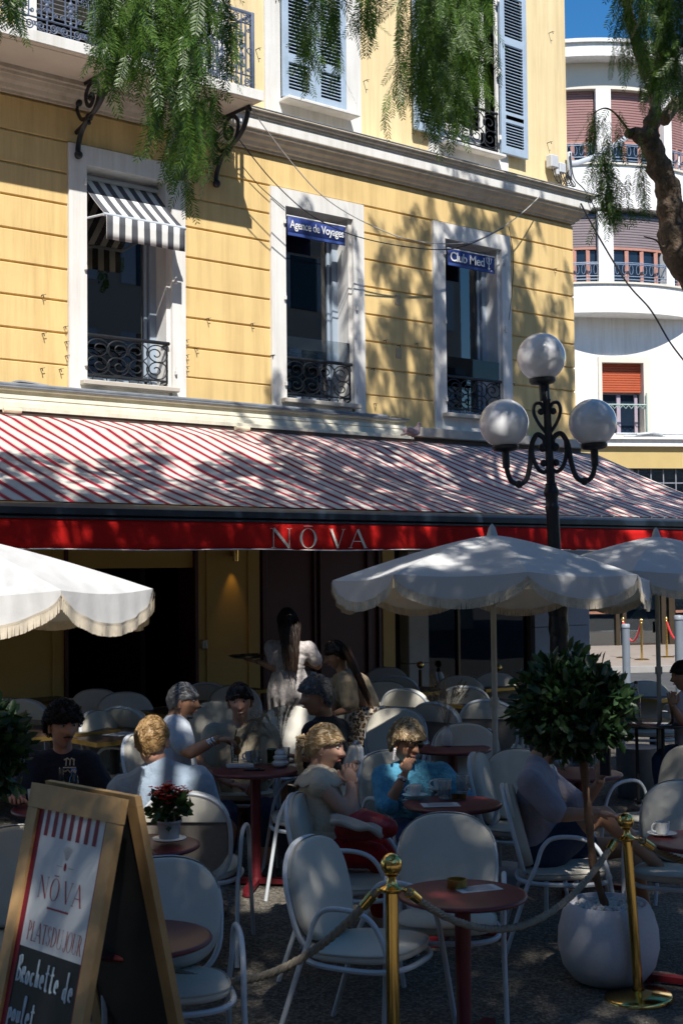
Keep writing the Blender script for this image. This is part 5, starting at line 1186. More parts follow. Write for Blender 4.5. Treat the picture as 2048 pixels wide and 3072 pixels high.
m_ = Matrix.Rotation(math.radians(-3.2), 3, fw) @ Matrix.Rotation(facing(90), 3, 'Z'); stanchion(SR_, m_.to_euler(), 'right brass stanchion leaning before the potted tree')
ROPE = M('natural hemp rope', (.25, .215, .165), .95, .15, 40, .3, 90)
def rope(a, b, sag, label, r=.0165, ferr=(1, 1)):
    t = thing('barrier_rope', label, 'rope', (a+b)/2, group='hemp barrier ropes'); N = 90
    pts = [a.lerp(b, i/N)-Vector((0, 0, sag*(1-(2*i/N-1)**2))) for i in range(N+1)]; L = (b-a).length*1.15; tw = L/.085*2*pi
    off = root_loc(t)
    for k in range(3):
        mb = MB(); q = []
        for i, p in enumerate(pts):
            tg = (pts[min(i+1, N)]-pts[max(i-1, 0)]).normalized(); s = tg.cross(Vector((0, 0, 1))).normalized(); u = s.cross(tg); an = tw*i/N+k*2*pi/3; q.append(p+s*(math.cos(an)*r*.52)+u*(math.sin(an)*r*.52))
        mb.tube(q, r*.60, 6); mb.build('strand', ROPE, t, smooth=True)
    for e, (p, q) in enumerate(((pts[0], pts[4]), (pts[-1], pts[-5]))):
        if ferr[e]: mb = MB(); d = (q-p).normalized(); mb.tube([p, p+d*.02, p+d*.022, p+d*.085], [.012, .014, .022, .020], 10); mb.build('ferrule', BRASS, t, smooth=True)
rv = Vector((math.cos(YAW), -math.sin(YAW), 0))
lt = SL_+Vector((0, 0, .848))-rv*.058; rtp = SL_+Vector((0, 0, .848))+rv*.058
sr = SR_+Vector((0, 0, .765))-rv*.10; sr2 = SR_+Vector((0, 0, .765))+rv*.02
rope(lt, onZ(470, 2885, .50), .19, 'hemp rope running left from the left stanchion behind the sandwich board')
rope(rtp, sr, .27, 'hemp rope sagging between the two brass stanchions'); rope(sr2, onZ(2330, 2560, .62), .10, 'hemp rope running off the right edge from the right stanchion')

# ------------------------------------------------------------------ sandwich board
def sandwich():
    zt = 1.32; D1, D2 = 4100*(2.1-zt)/(2343-1715), 4100*(2.1-zt)/(2393-1713)
    a, b = atD(98, 2343, D1), atD(366, 2393, D2); a.z = b.z = zt
    wv = (b-a); W = wv.length; wv.normalize(); nv = Vector((wv.y, -wv.x, 0)); nv = nv if nv.dot(CAMP-a) > 0 else -nv
    k = .225; L = math.hypot(zt, zt*k); dn = (Vector((0, 0, -1))+nv*k).normalized(); no = wv.cross(dn); no = no if no.dot(nv) > 0 else -no
    S = thing('sandwich_board', 'wooden sandwich board lettered with plats du jour in the left foreground', 'sign', ((a+b)/2*Vector((1, 1, 0)) if False else ((a.x+b.x)/2, (a.y+b.y)/2, 0)))
    WOOD = M('pine board frame', (.46, .28, .12), .6, .22, 5, .15, 30); 
    P = lambda u, v, t=0: a+wv*u+dn*v+no*t
    def bx(mb, u0, u1, v0, v1, t0, t1, f=P): mb.add([f(u, v, t) for t in (t0, t1) for v in (v0, v1) for u in (u0, u1)], [(0, 2, 3, 1), (4, 5, 7, 6), (0, 1, 5, 4), (2, 6, 7, 3), (0, 4, 6, 2), (1, 3, 7, 5)])
    st = .062
    for nm, u0, u1, v0, v1 in (('stile', 0, st, .088, L-.02), ('stile', W-st, W, .088, L-.02), ('top_rail', -.004, W+.004, 0, .086), ('bottom_rail', st, W-st, L-.16, L-.09)):
        mb = MB(); bx(mb, u0, u1, v0, v1, -.028, .0); mb.build(nm, WOOD, S)
    q = nv*(-.055); P2 = lambda u, v, t=0: a+q+wv*u+(Vector((0, 0, -1))-nv*k).normalized()*v-no.reflect(Vector((0, 0, 1)))*0+(-nv+Vector((0, 0, k*0)))*t
    for nm, u0, u1, v0, v1 in (('stile', 0, st, .04, L-.02), ('stile', W-st, W, .04, L-.02), ('top_rail', 0, W, 0, .039), ('bottom_rail', st, W-st, L-.16, L-.09)):
        mb = MB(); bx(mb, u0, u1, v0, v1, 0, .028, P2); mb.build(nm, WOOD, S)
    CB = M('chalkboard black', (.012, .012, .013), .6, .3, 6)
    mb = MB(); bx(mb, st, W-st, .03, L-.1, .008, .014, P2); mb.build('chalkboard', CB, S)
    mb = MB(); bx(mb, st, W-st, .06, L-.1, -.022, -.014); mb.build('chalkboard', CB, S)
    WH = M('white poster print', (.60, .62, .63), .6, .03); RDP = M('dark red print', (.20, .008, .022), .6, .08); SAL = M('rose red print', (.30, .045, .055), .6, .08); CHK = M('chalk marker blue white', (.50, .62, .70), .8, .05); GRYP = M('grey print', (.36, .34, .34), .6, .05)
    kq = W/.625; W0 = .625; Pw = P; P = lambda u, v, t=0: Pw(u*kq, v*kq, t); st = .062/1
    u0, u1, pv = .062/kq, W0-.062/kq, .64; L = L/kq
    sq = lambda mb, a_, b_, c_, d_, t: mb.add([P(a_, c_, t), P(b_, c_, t), P(b_, d_, t), P(a_, d_, t)], [(0, 1, 2, 3)])
    mb = MB(); sq(mb, u0+.001, u1-.001, .087, pv, -.0132); mb.build('poster', WH, S)
    mb = MB(); sq(mb, u0+.002, u0+.036, .087, L-.1, -.0122); sq(mb, u1-.024, u1-.002, .087, L-.1, -.0122); mb.build('poster_border', RDP, S)
    mb = MB(); s0, s1 = u0+.036, u1-.024; n_ = 7; pp = (s1-s0)/(n_+.55)
    for i in range(n_): sq(mb, s0+pp*(i+.42), s0+pp*(i+.42)+pp*.46, .087, .20, -.0121)
    mb.build('poster_stripes', RDP, S)
    c = (s0+s1)/2
    mb = MB(); serif_text(mb, 'N', lambda u, v: P(c-.155+u, .44-v*.085, -.012), .065); serif_text(mb, 'Ō', lambda u, v: P(c-.075+u, .44-v*.085, -.012), .065); serif_text(mb, 'V', lambda u, v: P(c+.015+u, .44-v*.085, -.012), .06); serif_text(mb, 'A', lambda u, v: P(c+.085+u, .44-v*.085, -.012), .065)
    sq(mb, c-.075, c+.075, .468, .476, -.012); mb.build('poster_lettering', SAL, S)
    mb = MB(); serif_text(mb, 'PLATS', lambda u, v: P(s0+.035+u, .612-v*.075, -.0119), .165, .02); serif_text(mb, 'DU', lambda u, v: P(s0+.205+u, .612-v*.075, -.0119), .078, .02); serif_text(mb, 'JOUR', lambda u, v: P(s0+.295+u, .612-v*.075, -.0119), .118, .02); mb.build('plats_lettering', SAL, S)
    mb = MB()
    for i in range(11):
        an = math.radians(-32+i*6.4); x0, y0, x1, y1 = c+.010*math.sin(an), .285-.01*math.cos(an), c+.062*math.sin(an), .285-.062*math.cos(an); mb.add([P(x0-.0007, y0, -.012), P(x0+.0007, y0, -.012), P(x1+.0009, y1, -.012), P(x1-.0009, y1, -.012)], [(0, 1, 2, 3)])
    for sg in (-1, 1): sq(mb, c+sg*.018, c+sg*.06, .303, .3055, -.012)
    mb.build('emblem_rays', GRYP, S)
    mb = MB(); mb.add([P(c+.009*math.cos(q_), .303+.016*math.sin(q_), -.0118) for q_ in [2*pi*i/16 for i in range(16)]], [tuple(range(16))]); mb.build('emblem_bead', RDP, S)
    # handwriting, one polyline per letter group, x in letter widths, y 0 baseline .. 1 cap
    hand = {'B': [[(.1, 0), (.15, 1)], [(.05, .95), (.4, 1.05), (.5, .8), (.2, .55), (.55, .4), (.5, .1), (.1, .02)]], 'R': [[(.1, 0), (.12, .6)], [(.1, .58), (.4, .6), (.4, .35), (.15, .3), (.5, 0)]], 'o': [[(.3, .5), (.08, .35), (.12, .05), (.4, .05), (.45, .35), (.3, .5)]], 'c': [[(.42, .45), (.15, .45), (.08, .15), (.25, 0), (.45, .1)]], 'h': [[(.1, 0), (.15, 1.1)], [(.12, .35), (.35, .5), (.42, 0)]],
            'e': [[(.1, .25), (.42, .3), (.3, .52), (.1, .4), (.1, .1), (.4, .03)]], 't': [[(.2, 1.0), (.2, .05), (.4, .02)], [(0, .65), (.42, .68)]], 'd': [[(.4, .4), (.1, .4), (.08, .05), (.38, .08)], [(.4, 1.1), (.4, .0), (.5, 0)]], 'p': [[(.12, .5), (.08, -.5)], [(.1, .4), (.4, .5), (.45, .15), (.12, .05)]], 'u': [[(.08, .5), (.1, .05), (.35, .05), (.42, .5), (.45, 0)]], 'l': [[(.15, .1), (.35, 1.1), (.15, 1.1), (.2, .05), (.4, 0)]],
            'm': [[(.05, 0), (.08, .5), (.25, .45), (.26, 0)], [(.26, .4), (.45, .45), (.48, 0)]], ',': [[(.2, .1), (.05, -.35)]], ' ': [], 'n': [[(.05, 0), (.08, .5)], [(.08, .4), (.35, .5), (.42, 0)]]}
    mb = MB()
    def write(s, x, y, h, adv):
        for ch in s:
            for pl_ in hand[ch]:
                q_ = bez([(px_, py_, 0) for px_, py_ in pl_], 5) if len(pl_) > 2 else [Vector((px_, py_, 0)) for px_, py_ in pl_]
                mb.tube([P(x+v_.x*adv*1.15, y-v_.y*h, -.0125) for v_ in q_], .0042, 5)
            x += adv*(.62 if ch in ' ,' else .88)
    write('BRochette', s0+.015, .775, .095, .038); write('de', s0+.345, .785, .095, .040); write('poulet', s0+.005, .925, .085, .036); write(',', s0+.20, .935, .09, .03); write('pomme', s0+.235, .945, .085, .040); write('dauphine', s0+.01, 1.08, .085, .04) if False else write('de pomme', s0+.01, 1.075, .085, .04)
    mb.build('handwriting', CHK, S)
sandwich()
# ------------------------------------------------------------------ people
SKIN = {k: M('skin '+k, c, .55, .10, 9, .15, 120, spec=.35) for k, c in (('fair', (.55, .32, .23)), ('tan', (.43, .225, .135)), ('ruddy', (.52, .27, .185)), ('brown', (.38, .195, .115)))}
HAIRM = {k: M('hair '+k, c, .45, .35, 40, .4, 160, spec=.4) for k, c in (('black', (.010, .008, .007)), ('darkbrown', (.030, .016, .010)), ('blond', (.30, .19, .085)), ('paleblond', (.42, .31, .18)), ('grey', (.20, .20, .205)), ('darkgrey', (.10, .10, .105)), ('brown', (.075, .038, .020)))}
EYEW = M('eye white', (.42, .38, .35), .3, .02); IRIS = M('dark iris', (.02, .015, .01), .2, .1); LIPS = M('lips', (.34, .11, .09), .5, .1)
def caps(mb, P, R, n=12, flat=1.0, up=None):
    P = [Vector(p) for p in P]; R = list(R)
    a = (P[0]-P[1]).normalized(); b = (P[-1]-P[-2]).normalized(); r0, r1 = R[0], R[-1]
    P = [P[0]+a*r0*.92, P[0]+a*r0*.6]+P+[P[-1]+b*r1*.6, P[-1]+b*r1*.92]; R = [r0*.35, r0*.78]+R+[r1*.78, r1*.35]
    mb.tube(P, R, n, True, flat, up); return mb
def smooth_chain(P, R, k=4):
    q = bez(P, k); r = []
    for i in range(len(P)-1):
        for j in range(k): t = j/k; r.append(R[i]+(R[i+1]-R[i])*t)
    return q, r+[R[-1]]
def voxel(mb, name, mat, parent, size=.011, it=3, extra=None, keep=True):
    o = mb.build('tmp', mat, parent, fix=True)
    m = o.modifiers.new('r', 'REMESH'); m.mode = 'VOXEL'; m.voxel_size = size
    s = o.modifiers.new('s', 'SMOOTH'); s.factor = .5; s.iterations = it
    dg = bpy.context.evaluated_depsgraph_get(); me = bpy.data.meshes.new_from_object(o.evaluated_get(dg)); bpy.data.objects.remove(o)
    me.materials.clear(); me.materials.append(mat)
    if extra is not None:
        off = root_loc(parent); bm = bmesh.new(); bm.from_mesh(me)
        vv = [bm.verts.new((v[0]-off[0], v[1]-off[1], v[2]-off[2])) for v in extra.v]
        for f in extra.f:
            try: bm.faces.new([vv[i] for i in f])
            except ValueError: pass
        bm.to_mesh(me); bm.free()
    me.polygons.foreach_set('use_smooth', [True]*len(me.polygons)); me.name = name
    r = bpy.data.objects.new(name, me); COL.objects.link(r); r.parent = parent; return r
def head_r(d):
    """radius of a head along unit direction d (x forward, y left, z up)"""
    x, y, z = d
    rx, ry, rz = .094, .075, .116
    r = 1/math.sqrt((x/rx)**2+(y/ry)**2+(z/rz)**2)
    p = Vector(d)*r
    if p.z < .02: r *= 1-.20*min(1, ((.02-p.z)/.12))*(abs(y)**.7)*1.2 - (.06 if x < -.2 else 0)*min(1, (.02-p.z)/.08)
    g = lambda yy, zz, sy, sz: math.exp(-((p.y-yy)/sy)**2-((p.z-zz)/sz)**2)
    if x > 0:
        r += .026*g(0, -.022, .013, .016)+.012*g(0, .012, .011, .03)+.008*g(0, -.022, .022, .01)
        r += .006*(g(.030, .040, .022, .010)+g(-.030, .040, .022, .010))-.010*(g(.031, .016, .016, .013)+g(-.031, .016, .016, .013))
        r += .006*g(0, -.060, .024, .010)-.005*g(0, -.075, .03, .006)+.011*g(0, -.100, .022, .018)+.006*(g(.042, -.012, .018, .02)+g(-.042, -.012, .018, .02))
    return r
def head_mesh(mb, c, R, s=1.0, n=36, m=28):
    vs = []
    for i in range(m+1):
        th = pi*i/m
        for k in range(n):
            ph = 2*pi*k/n; d = (math.sin(th)*math.cos(ph), math.sin(th)*math.sin(ph), math.cos(th)); vs.append(c+R @ (Vector(d)*head_r(d)*s))
    mb.add(vs, [(i*n+k, (i+1)*n+k, (i+1)*n+(k+1) % n, i*n+(k+1) % n) for i in range(m) for k in range(n)])
    for sg in (-1, 1):
        e = c+R @ Vector((-.006*s, sg*.077*s, -.004*s)); mb.sphere(e, (.018*s, .009*s, .031*s), 10, 8, R @ Matrix.Rotation(sg*.35, 3, 'Z')); mb.sphere(c+R @ Vector((.0, sg*.078*s, -.028*s)), .009*s, 8, 6)
def hmask(d, line=.42, nape=-.55, side=-.02):
    x, y, z = d
    if x > .35: return z > line-.08*abs(y)
    if x > -.1: return z > side+(line-side)*max(0, (x+.1)/.45)
    return z > nape+(side-nape)*max(0, (x+.6)/.5) if x > -.6 else z > nape
def hair(parent, c, R, mat, style, s=1.0, L=.05, seed=1, line=.42, vol=.012, nape=-.55, side=-.02, comb=(-.6, 0, -.2), n=420):
    rg = random.Random(seed); mb = MB(); N, Mm = 40, 26; vs = []; keep = []
    for i in range(Mm+1):
        th = pi*i/Mm
        for k in range(N):
            ph = 2*pi*k/N; d = (math.sin(th)*math.cos(ph), math.sin(th)*math.sin(ph), math.cos(th)); kk = hmask(d, line, nape, side); keep.append(kk)
            vs.append(c+R @ (Vector(d)*(head_r(d)+(vol*(1+.35*math.sin(9*ph+3*th)*math.sin(7*th)) if kk else -.004))*s))
    fs = [(i*N+k, (i+1)*N+k, (i+1)*N+(k+1) % N, i*N+(k+1) % N) for i in range(Mm) for k in range(N)]
    mb.add(vs, [f for f in fs if any(keep[q] for q in f)])
    cb = Vector(comb); n = int(n*1.9)
    for _ in range(n):                                   # locks lie along the scalp, following its curve
        while True:
            d = Vector((rg.gauss(0, 1), rg.gauss(0, 1), rg.gauss(0, 1))).normalized()
            if hmask(d, line, nape, side): break
        l_ = L*rg.uniform(.6, 1.25); pts = []; lift = vol*(.75+.45*rg.random()); ph = rg.uniform(0, 6.3); tv = cb+Vector((rg.gauss(0, .25), rg.gauss(0, .25), rg.gauss(0, .25)-.25))
        for k in range(6):
            if style == 'curly': tv = Vector((math.cos(ph+k*1.5), math.sin(ph+k*1.5), math.sin(ph*2+k*1.3)-.2)); lf = lift*1.1+.010*math.sin(ph*3+k*1.6)+.004*k/5
            else: lf = lift+(.0035*k/5 if rg.random() < .35 else -.001*k)
            pts.append(c+R @ (d*(head_r(d)+max(.002, lf)))*s); t_ = tv-d*tv.dot(d); t_ = t_.normalized() if t_.length > .05 else d.orthogonal(); d2_ = (d+t_*(l_/5/.1)).normalized(); d = d2_ if hmask(d2_, line-.05, nape-.12, side-.12) else d
        mb.tube(pts, [.0012*s, .0026*s, .0028*s, .0024*s, .0018*s, .0006], 3)
    return mb.build('hair', mat, parent, smooth=True, auto=70)
def long_hair(parent, c, R, mat, ends, s=1.0, seed=2, n=200, w=.07, name='hair_length'):
    """locks falling from the crown through the given world points"""
    rg = random.Random(seed); mb = MB()
    for _ in range(n):
        a = rg.uniform(-1, 1); b = rg.uniform(-1, 1); rt_ = rg.uniform(.75, 1.03)
        st = c+R @ Vector((-.045-.05*abs(b), a*.07, .06-.1*abs(a)*rg.random()))*s
        pts = [st]; E_ = ends[:max(2, int(len(ends)*rt_))]
        for i, e in enumerate(E_): pts.append(e+(R @ Vector((b*.35, a, 0)))*w*(1-.12*i)+Vector((rg.gauss(0, .006), rg.gauss(0, .006), rg.gauss(0, .012))))
        q = bez(pts, 4); mb.tube(q, [.0048*(1-.75*i/(len(q)-1)) for i in range(len(q))], 4)
    return mb.build(name, mat, parent, smooth=True, auto=80)
def hand(mb, wrist, dirv, palm_n, s=1.0, curl=.5, spread=.15, left=1):
    """palm plus five bent fingers; dirv along the hand, palm_n out of the palm"""
    d = dirv.normalized(); n_ = (palm_n-d*palm_n.dot(d)).normalized(); side = d.cross(n_)*left
    pc = wrist+d*.045*s
    mb.sphere(pc, (.048*s, .040*s, .017*s), 12, 8, Matrix((d, side, n_)).transposed())
    mb.tube([wrist-d*.01, wrist+d*.02*s], [.026*s, .030*s], 8, True, .8, n_)
    for k, (o, l_) in enumerate(((-.030, .060), (-.010, .072), (.011, .068), (.031, .052))):
        a = 0; p = wrist+d*.085*s+side*o*s; pts = [p-d*.02*s]; dd = (d+side*(o*spread*8)).normalized()
        pts.append(p)
        for j in range(3): a += curl*(.9 if j else .7); v = dd*math.cos(a)+n_*math.sin(a); p = p+v*l_*s*(.45 if j == 0 else .3); pts.append(p)
        mb.tube(pts, [.0095*s, .0092*s, .0085*s, .008*s, .006*s], 7)
    p = wrist+d*.028*s-side*.030*s; v1 = (d*.6-side*.75+n_*.35).normalized(); v2 = (d*.9-side*.2+n_*(.3+curl*.5)).normalized()
    mb.tube([p-v1*.01*s, p+v1*.036*s, p+v1*.036*s+v2*.028*s, p+v1*.036*s+v2*.048*s], [.013*s, .0115*s, .010*s, .007*s], 7)
def head_rot(yaw_rel, pitch=0, roll=0):
    return Matrix.Rotation(facing(yaw_rel), 3, 'Z') @ Matrix.Rotation(math.radians(pitch), 3, 'Y') @ Matrix.Rotation(math.radians(roll), 3, 'X')
def person(label, D, J, hd, skin, tops=(), bottoms=(), s=1.0, hands=(), group=None, vox=.011, barefeet=False, face=True):
    """J: joint -> (px, py, depth offset) or Vector; hd: (px, py, dD, yaw, pitch, roll, size)"""
    G = {k: (v if isinstance(v, Vector) else atD(v[0], v[1], D+v[2])) for k, v in J.items()}
    hc = atD(hd[0], hd[1], D+hd[2]); HR = head_rot(*hd[3:6]); hs = hd[6] if len(hd) > 6 else 1.0
    T = thing('person', label, 'person', (G['pelvis'].x, G['pelvis'].y, gz(G['pelvis'].y)), group=group); sk = SKIN[skin]
    up = (G['neck']-G['pelvis']).normalized(); lr = (G['lsh']-G['rsh']).normalized(); fv = lr.cross(up).normalized()
    mid = G.get('chest', G['pelvis'].lerp(G['neck'], .62)); wst = G.get('waist', G['pelvis'].lerp(G['neck'], .30))
    hw = (G['lsh']-G['rsh']).length
    def torso(mb, inf=0., belly=1.0, low=0.):
        P, R_ = smooth_chain([G['pelvis']-up*low, wst+fv*.012*(belly-1)*10, mid, G['neck']-up*.075*s], [.108*s+inf, .102*s*belly+inf, .112*s+inf, .070*s+inf], 4)
        caps(mb, P, R_, 18, 1.42, fv)
        for k in ('lsh', 'rsh'): caps(mb, [mid.lerp(G['neck'], .45), G[k].lerp(mid, .12)], [.085*s+inf, .062*s+inf], 12)
        caps(mb, [G['lsh'], G['neck']-up*.05*s, G['rsh']], [.052*s+inf, .066*s+inf, .052*s+inf], 12)
    def arm(mb, k, inf=0., f=2.0, r=1.0):
        a, e, w_ = G[k+'sh'], G[k+'el'], G[k+'wr']; P, R_ = [a], [.052*s*r+inf]
        rads = [(0, .052), (.5, .046), (.95, .040), (1.05, .040), (1.35, .040), (2, .026)]
        for t, rr in rads[1:]:
            if t <= f: P.append(a.lerp(e, t) if t <= 1 else e.lerp(w_, t-1)); R_.append(rr*s*r+inf)
        if P and f not in [t for t, _ in rads]: P.append(a.lerp(e, f) if f <= 1 else e.lerp(w_, f-1)); R_.append((.045 if f <= 1 else .034)*s*r+inf)
        caps(mb, P, R_, 12)
    def leg(mb, k, inf=0., f=2.0):
        h, kn, an = G[k+'hip'], G[k+'kn'], G[k+'an']
        rads = [(0, .088), (.5, .074), (.92, .056), (1.05, .054), (1.3, .055), (1.6, .042), (2, .034)]; P, R_ = [h], [.088*s+inf]
        for t, rr in rads[1:]:
            if t <= f: P.append(h.lerp(kn, t) if t <= 1 else kn.lerp(an, t-1)); R_.append(rr*s+inf)
        caps(mb, P, R_, 14)
    mb = MB(); torso(mb); 
    for k in 'lr':
        arm(mb, k)
        if k+'hip' in G: leg(mb, k)
    caps(mb, [G['neck']-up*.06*s, G['neck'].lerp(hc, .25), hc+HR @ Vector((-.02, 0, -.06))*hs], [.062*s, .054*s, .055*s], 14)
    ex = MB(); head_mesh(ex, hc, HR, hs)
    for k, dv, pn, cu in hands:
        w_ = G[k+'wr']; e = G[k+'el']; d = (w_-e).normalized() if dv is None else (G[dv]-w_ if isinstance(dv, str) else Vector(dv))
        hand(ex, w_, d, Vector(pn), s*.98, cu, .15, 1 if k == 'l' else -1)
    voxel(mb, 'body', sk, T, vox, 3, ex)
    for i, (mat, parts, inf, nm) in enumerate(tops):
        mb = MB()
        for pz in parts:
            if pz[0] == 'torso': torso(mb, inf, pz[1] if len(pz) > 1 else 1.0, pz[2] if len(pz) > 2 else .04)
            elif pz[0] == 'arms':
                for k in 'lr': arm(mb, k, inf+.004+(pz[2] if len(pz) > 2 else 0), pz[1])
            elif pz[0] == 'collar': caps(mb, [G['neck']-up*.055*s, G['neck']-up*.012*s], [.075*s, .066*s], 14)
        voxel(mb, nm, mat, T, vox, 2)
    for mat, f, inf, nm in bottoms:
        mb = MB()
        for k in 'lr': leg(mb, k, inf, f)
        caps(mb, [G['pelvis']+up*.02, G['pelvis']-up*.05], [.112*s+inf, .10*s+inf], 16, 1.42, fv)
        caps(mb, [G['lhip'], G['rhip']], [.092*s+inf]*2, 12); voxel(mb, nm, mat, T, vox, 2)
    for k in 'lr':
        if k+'an' in G and not barefeet:
            a = G[k+'an']; kd = (G[k+'kn']-G[k+'hip']); kd.z = 0; kd = kd.normalized() if kd.length > .01 else fv; sh = MB(); zf = min(a.z-.02, a.z); caps(sh, [a-Vector((0, 0, .045))-kd*.03, a-Vector((0, 0, .05))+kd*.09, a-Vector((0, 0, .055))+kd*.17], [.042*s, .040*s, .034*s], 12, 1.0); sh.build('shoe', M('dark shoe', (.04, .035, .03), .6, .2), T, smooth=True)
    if face:
        for sg in (-1, 1):
            e = hc+HR @ Vector((.0775, sg*.031, .015))*hs; mb = MB(); mb.sphere(e, (.0115*hs, .0125*hs, .0075*hs), 10, 8, HR); mb.build('eye', EYEW, T, smooth=True)
            mb = MB(); mb.sphere(e+HR @ Vector((.0075, 0, .000))*hs, .0056*hs, 8, 6); mb.build('iris', IRIS, T, smooth=True)
            mb = MB(); mb.tube([e+HR @ Vector((.008, -sg*.017, .022))*hs, e+HR @ Vector((.012, 0, .027))*hs, e+HR @ Vector((.000, sg*.020, .020))*hs], [.003*hs, .0045*hs, .0025*hs], 5); mb.build('eyebrow', HAIRM['darkbrown'], T)
        mb = MB(); mb.tube([hc+HR @ Vector((.083, -.022, -.060))*hs, hc+HR @ Vector((.0925, -.008, -.0585))*hs, hc+HR @ Vector((.0935, 0, -.0595))*hs, hc+HR @ Vector((.0925, .008, -.0585))*hs, hc+HR @ Vector((.083, .022, -.060))*hs], [.002, .005*hs, .0055*hs, .005*hs, .002], 6); mb.build('lips', LIPS, T, smooth=True)
    T['_h'] = 0; del T['_h']
    return T, G, hc, HR, fv, lr, up
def cloth(name, col, var=.1, sc=4, wr=14, b=.6, **k): return M(name, col, .9, var, sc, b, wr, bdist=.02, spec=.2, sheen=.1, **k)
VZ = Vector((0, 0, 1)); tocam = Vector((-_f.x, -_f.y, 0)).normalized()
# --- young man in black T-shirt with moustache, far left
PT, G, hc, HR, fv, lr, up = person('dark haired man with moustache in black T-shirt, seated far left', 7.9,
    {'pelvis': (190, 2520, .05), 'neck': (188, 2252, .03), 'lsh': (262, 2290, .05), 'rsh': (102, 2292, .0), 'lel': (325, 2400, .0), 'lwr': (300, 2440, -.28), 'rel': (62, 2390, -.15), 'rwr': (40, 2400, -.38), 'lhip': (225, 2540, .0), 'rhip': (150, 2540, 0), 'lkn': (280, 2560, -.42), 'rkn': (150, 2570, -.42), 'lan': (280, 2800, -.35), 'ran': (150, 2810, -.35)},
    (190, 2178, -.03, 33, 4, 0, 1.04), 'ruddy', [(cloth('black jersey', (.020, .021, .032)), [('torso',), ('arms', .85, .016)], .014, 'tshirt')], [(cloth('dark denim', (.02, .03, .06)), 1.95, .012, 'trousers')], 1.0, [('r', (-.1, -.3, .1), (0, 0, -1), .5), ('l', (-.3, -.2, 0), (0, 0, -1), .4)])
hair(PT, hc, HR, HAIRM['black'], 'curly', 1.05, .06, 3, .36, .026, n=520)
mb = MB(); mb.tube([hc+HR @ Vector((.104-.75*abs(y), y, -.044-.008*abs(y)/.028)) for y in (-.028, -.014, 0, .014, .028)], [.003, .006, .0065, .006, .003], 6); mb.build('moustache', HAIRM['black'], PT, smooth=True)
mb = MB(); q0 = atD(222, 2296, 7.62); e1 = lr*-1; LG = cloth('cream print', (.55, .48, .36), .03); 
for k_, pts_ in enumerate(([(0, 0), (.0, .06)], [(.035, 0), (.03, .055)], [(.07, -.004), (.065, .055)], [(-.01, .045), (.02, .065), (.035, .05), (.055, .066), (.085, .05)], [(-.02, -.02), (.095, -.02)], [(-.015, -.07), (.01, -.04), (.03, -.065), (.05, -.04), (.09, -.06)], [(-.02, -.055), (.0, -.035)])): mb.tube([q0+e1*(a*.62)+up*(b_*.62)+fv*0 for a, b_ in pts_], .0042, 5)
mb.build('chest_print', LG, PT)
# --- blond man in blue linen shirt, back turned
PT, G, hc, HR, fv, lr, up = person('blond man in pale blue linen shirt sitting with his back turned', 7.4,
    {'pelvis': (520, 2600, -.05), 'neck': (470, 2285, .0), 'lsh': (372, 2372, .0), 'rsh': (590, 2345, .0), 'lel': (330, 2500, .12), 'lwr': (380, 2560, .35), 'rel': (640, 2490, .10), 'rwr': (600, 2500, .36), 'lhip': (480, 2610, .05), 'rhip': (570, 2610, .05), 'lkn': (470, 2560, .48), 'rkn': (640, 2450, .5), 'lan': (470, 2760, .5), 'ran': (640, 2720, .5)},
    (456, 2222, .0, 172, 6, 0, 1.12), 'ruddy', [(cloth('pale blue linen', (.27, .34, .43), .08, 7, 9, .9), [('torso', 1.05), ('arms', 1.5, .02), ('collar',)], .018, 'shirt')], [(cloth('navy shorts', (.03, .045, .08)), .9, .014, 'shorts')], 1.04, [('l', (.2, .3, 0), (0, 0, -1), .4), ('r', (.2, .3, 0), (0, 0, -1), .4)], face=False)
hair(PT, hc, HR, HAIRM['blond'], 'short', 1.05, .045, 5, .40, .014, -.62, -.05, (-.5, .3, .1), n=620)
q_ = atD(553, 2430, 7.1); put_chair(q_-Matrix.Rotation(facing(176), 3, 'Z') @ Vector((-.30, 0, 0)), facing(176), 'white chair under the blond man, mesh back to the camera')
# --- grey haired man in white T-shirt reaching out
PT, G, hc, HR, fv, lr, up = person('grey haired man in white T-shirt reaching across the table with sunglasses', 8.9,
    {'pelvis': (530, 2440, .15), 'neck': (525, 2150, .1), 'lsh': (500, 2195, .32), 'rsh': (535, 2185, -.12), 'lel': (590, 2280, .45), 'lwr': (620, 2310, .3), 'rel': (562, 2262, -.25), 'rwr': (650, 2219, -.22), 'lhip': (540, 2450, .25), 'rhip': (540, 2455, .02), 'lkn': (700, 2430, .25), 'rkn': (690, 2470, -.05), 'lan': (680, 2640, .3), 'ran': (640, 2700, 0)},
    (548, 2105, .08, 84, 4, 0, 1.0), 'brown', [(cloth('white jersey', (.46, .50, .56)), [('torso', 1.15), ('arms', .62, .012)], .014, 'tshirt')], [(cloth('khaki shorts', (.10, .09, .075)), .9, .014, 'shorts')], 1.05, [('r', (.09, -.075, .0), (0, 0, -1), .75), ('l', (.1, -.1, 0), (0, 0, -1), .4)])
hair(PT, hc, HR, HAIRM['grey'], 'short', 1.02, .06, 8, .36, .010, -.5, -.02, (-.9, 0, -.1), n=420)
mb = MB(); mb.tube([hc+HR @ Vector((.040+.025*math.cos(a), .050*math.sin(a), -.086-.010*math.cos(a))) for a in [-1.4+2.8*i/8 for i in range(9)]], [.012]*9, 6); mb.build('beard', HAIRM['darkgrey'], PT, smooth=True)
mb = MB(); w_ = G['rwr']; d_ = (G['rwr']-G['rel']).normalized()
for o in (-.02, -.04, -.055): mb.lathe([(.031, -.006), (.033, -.003), (.033, .003), (.031, .006)], 16, w_+d_*o, d_.to_track_quat('Z', 'Y').to_matrix(), cap=False)
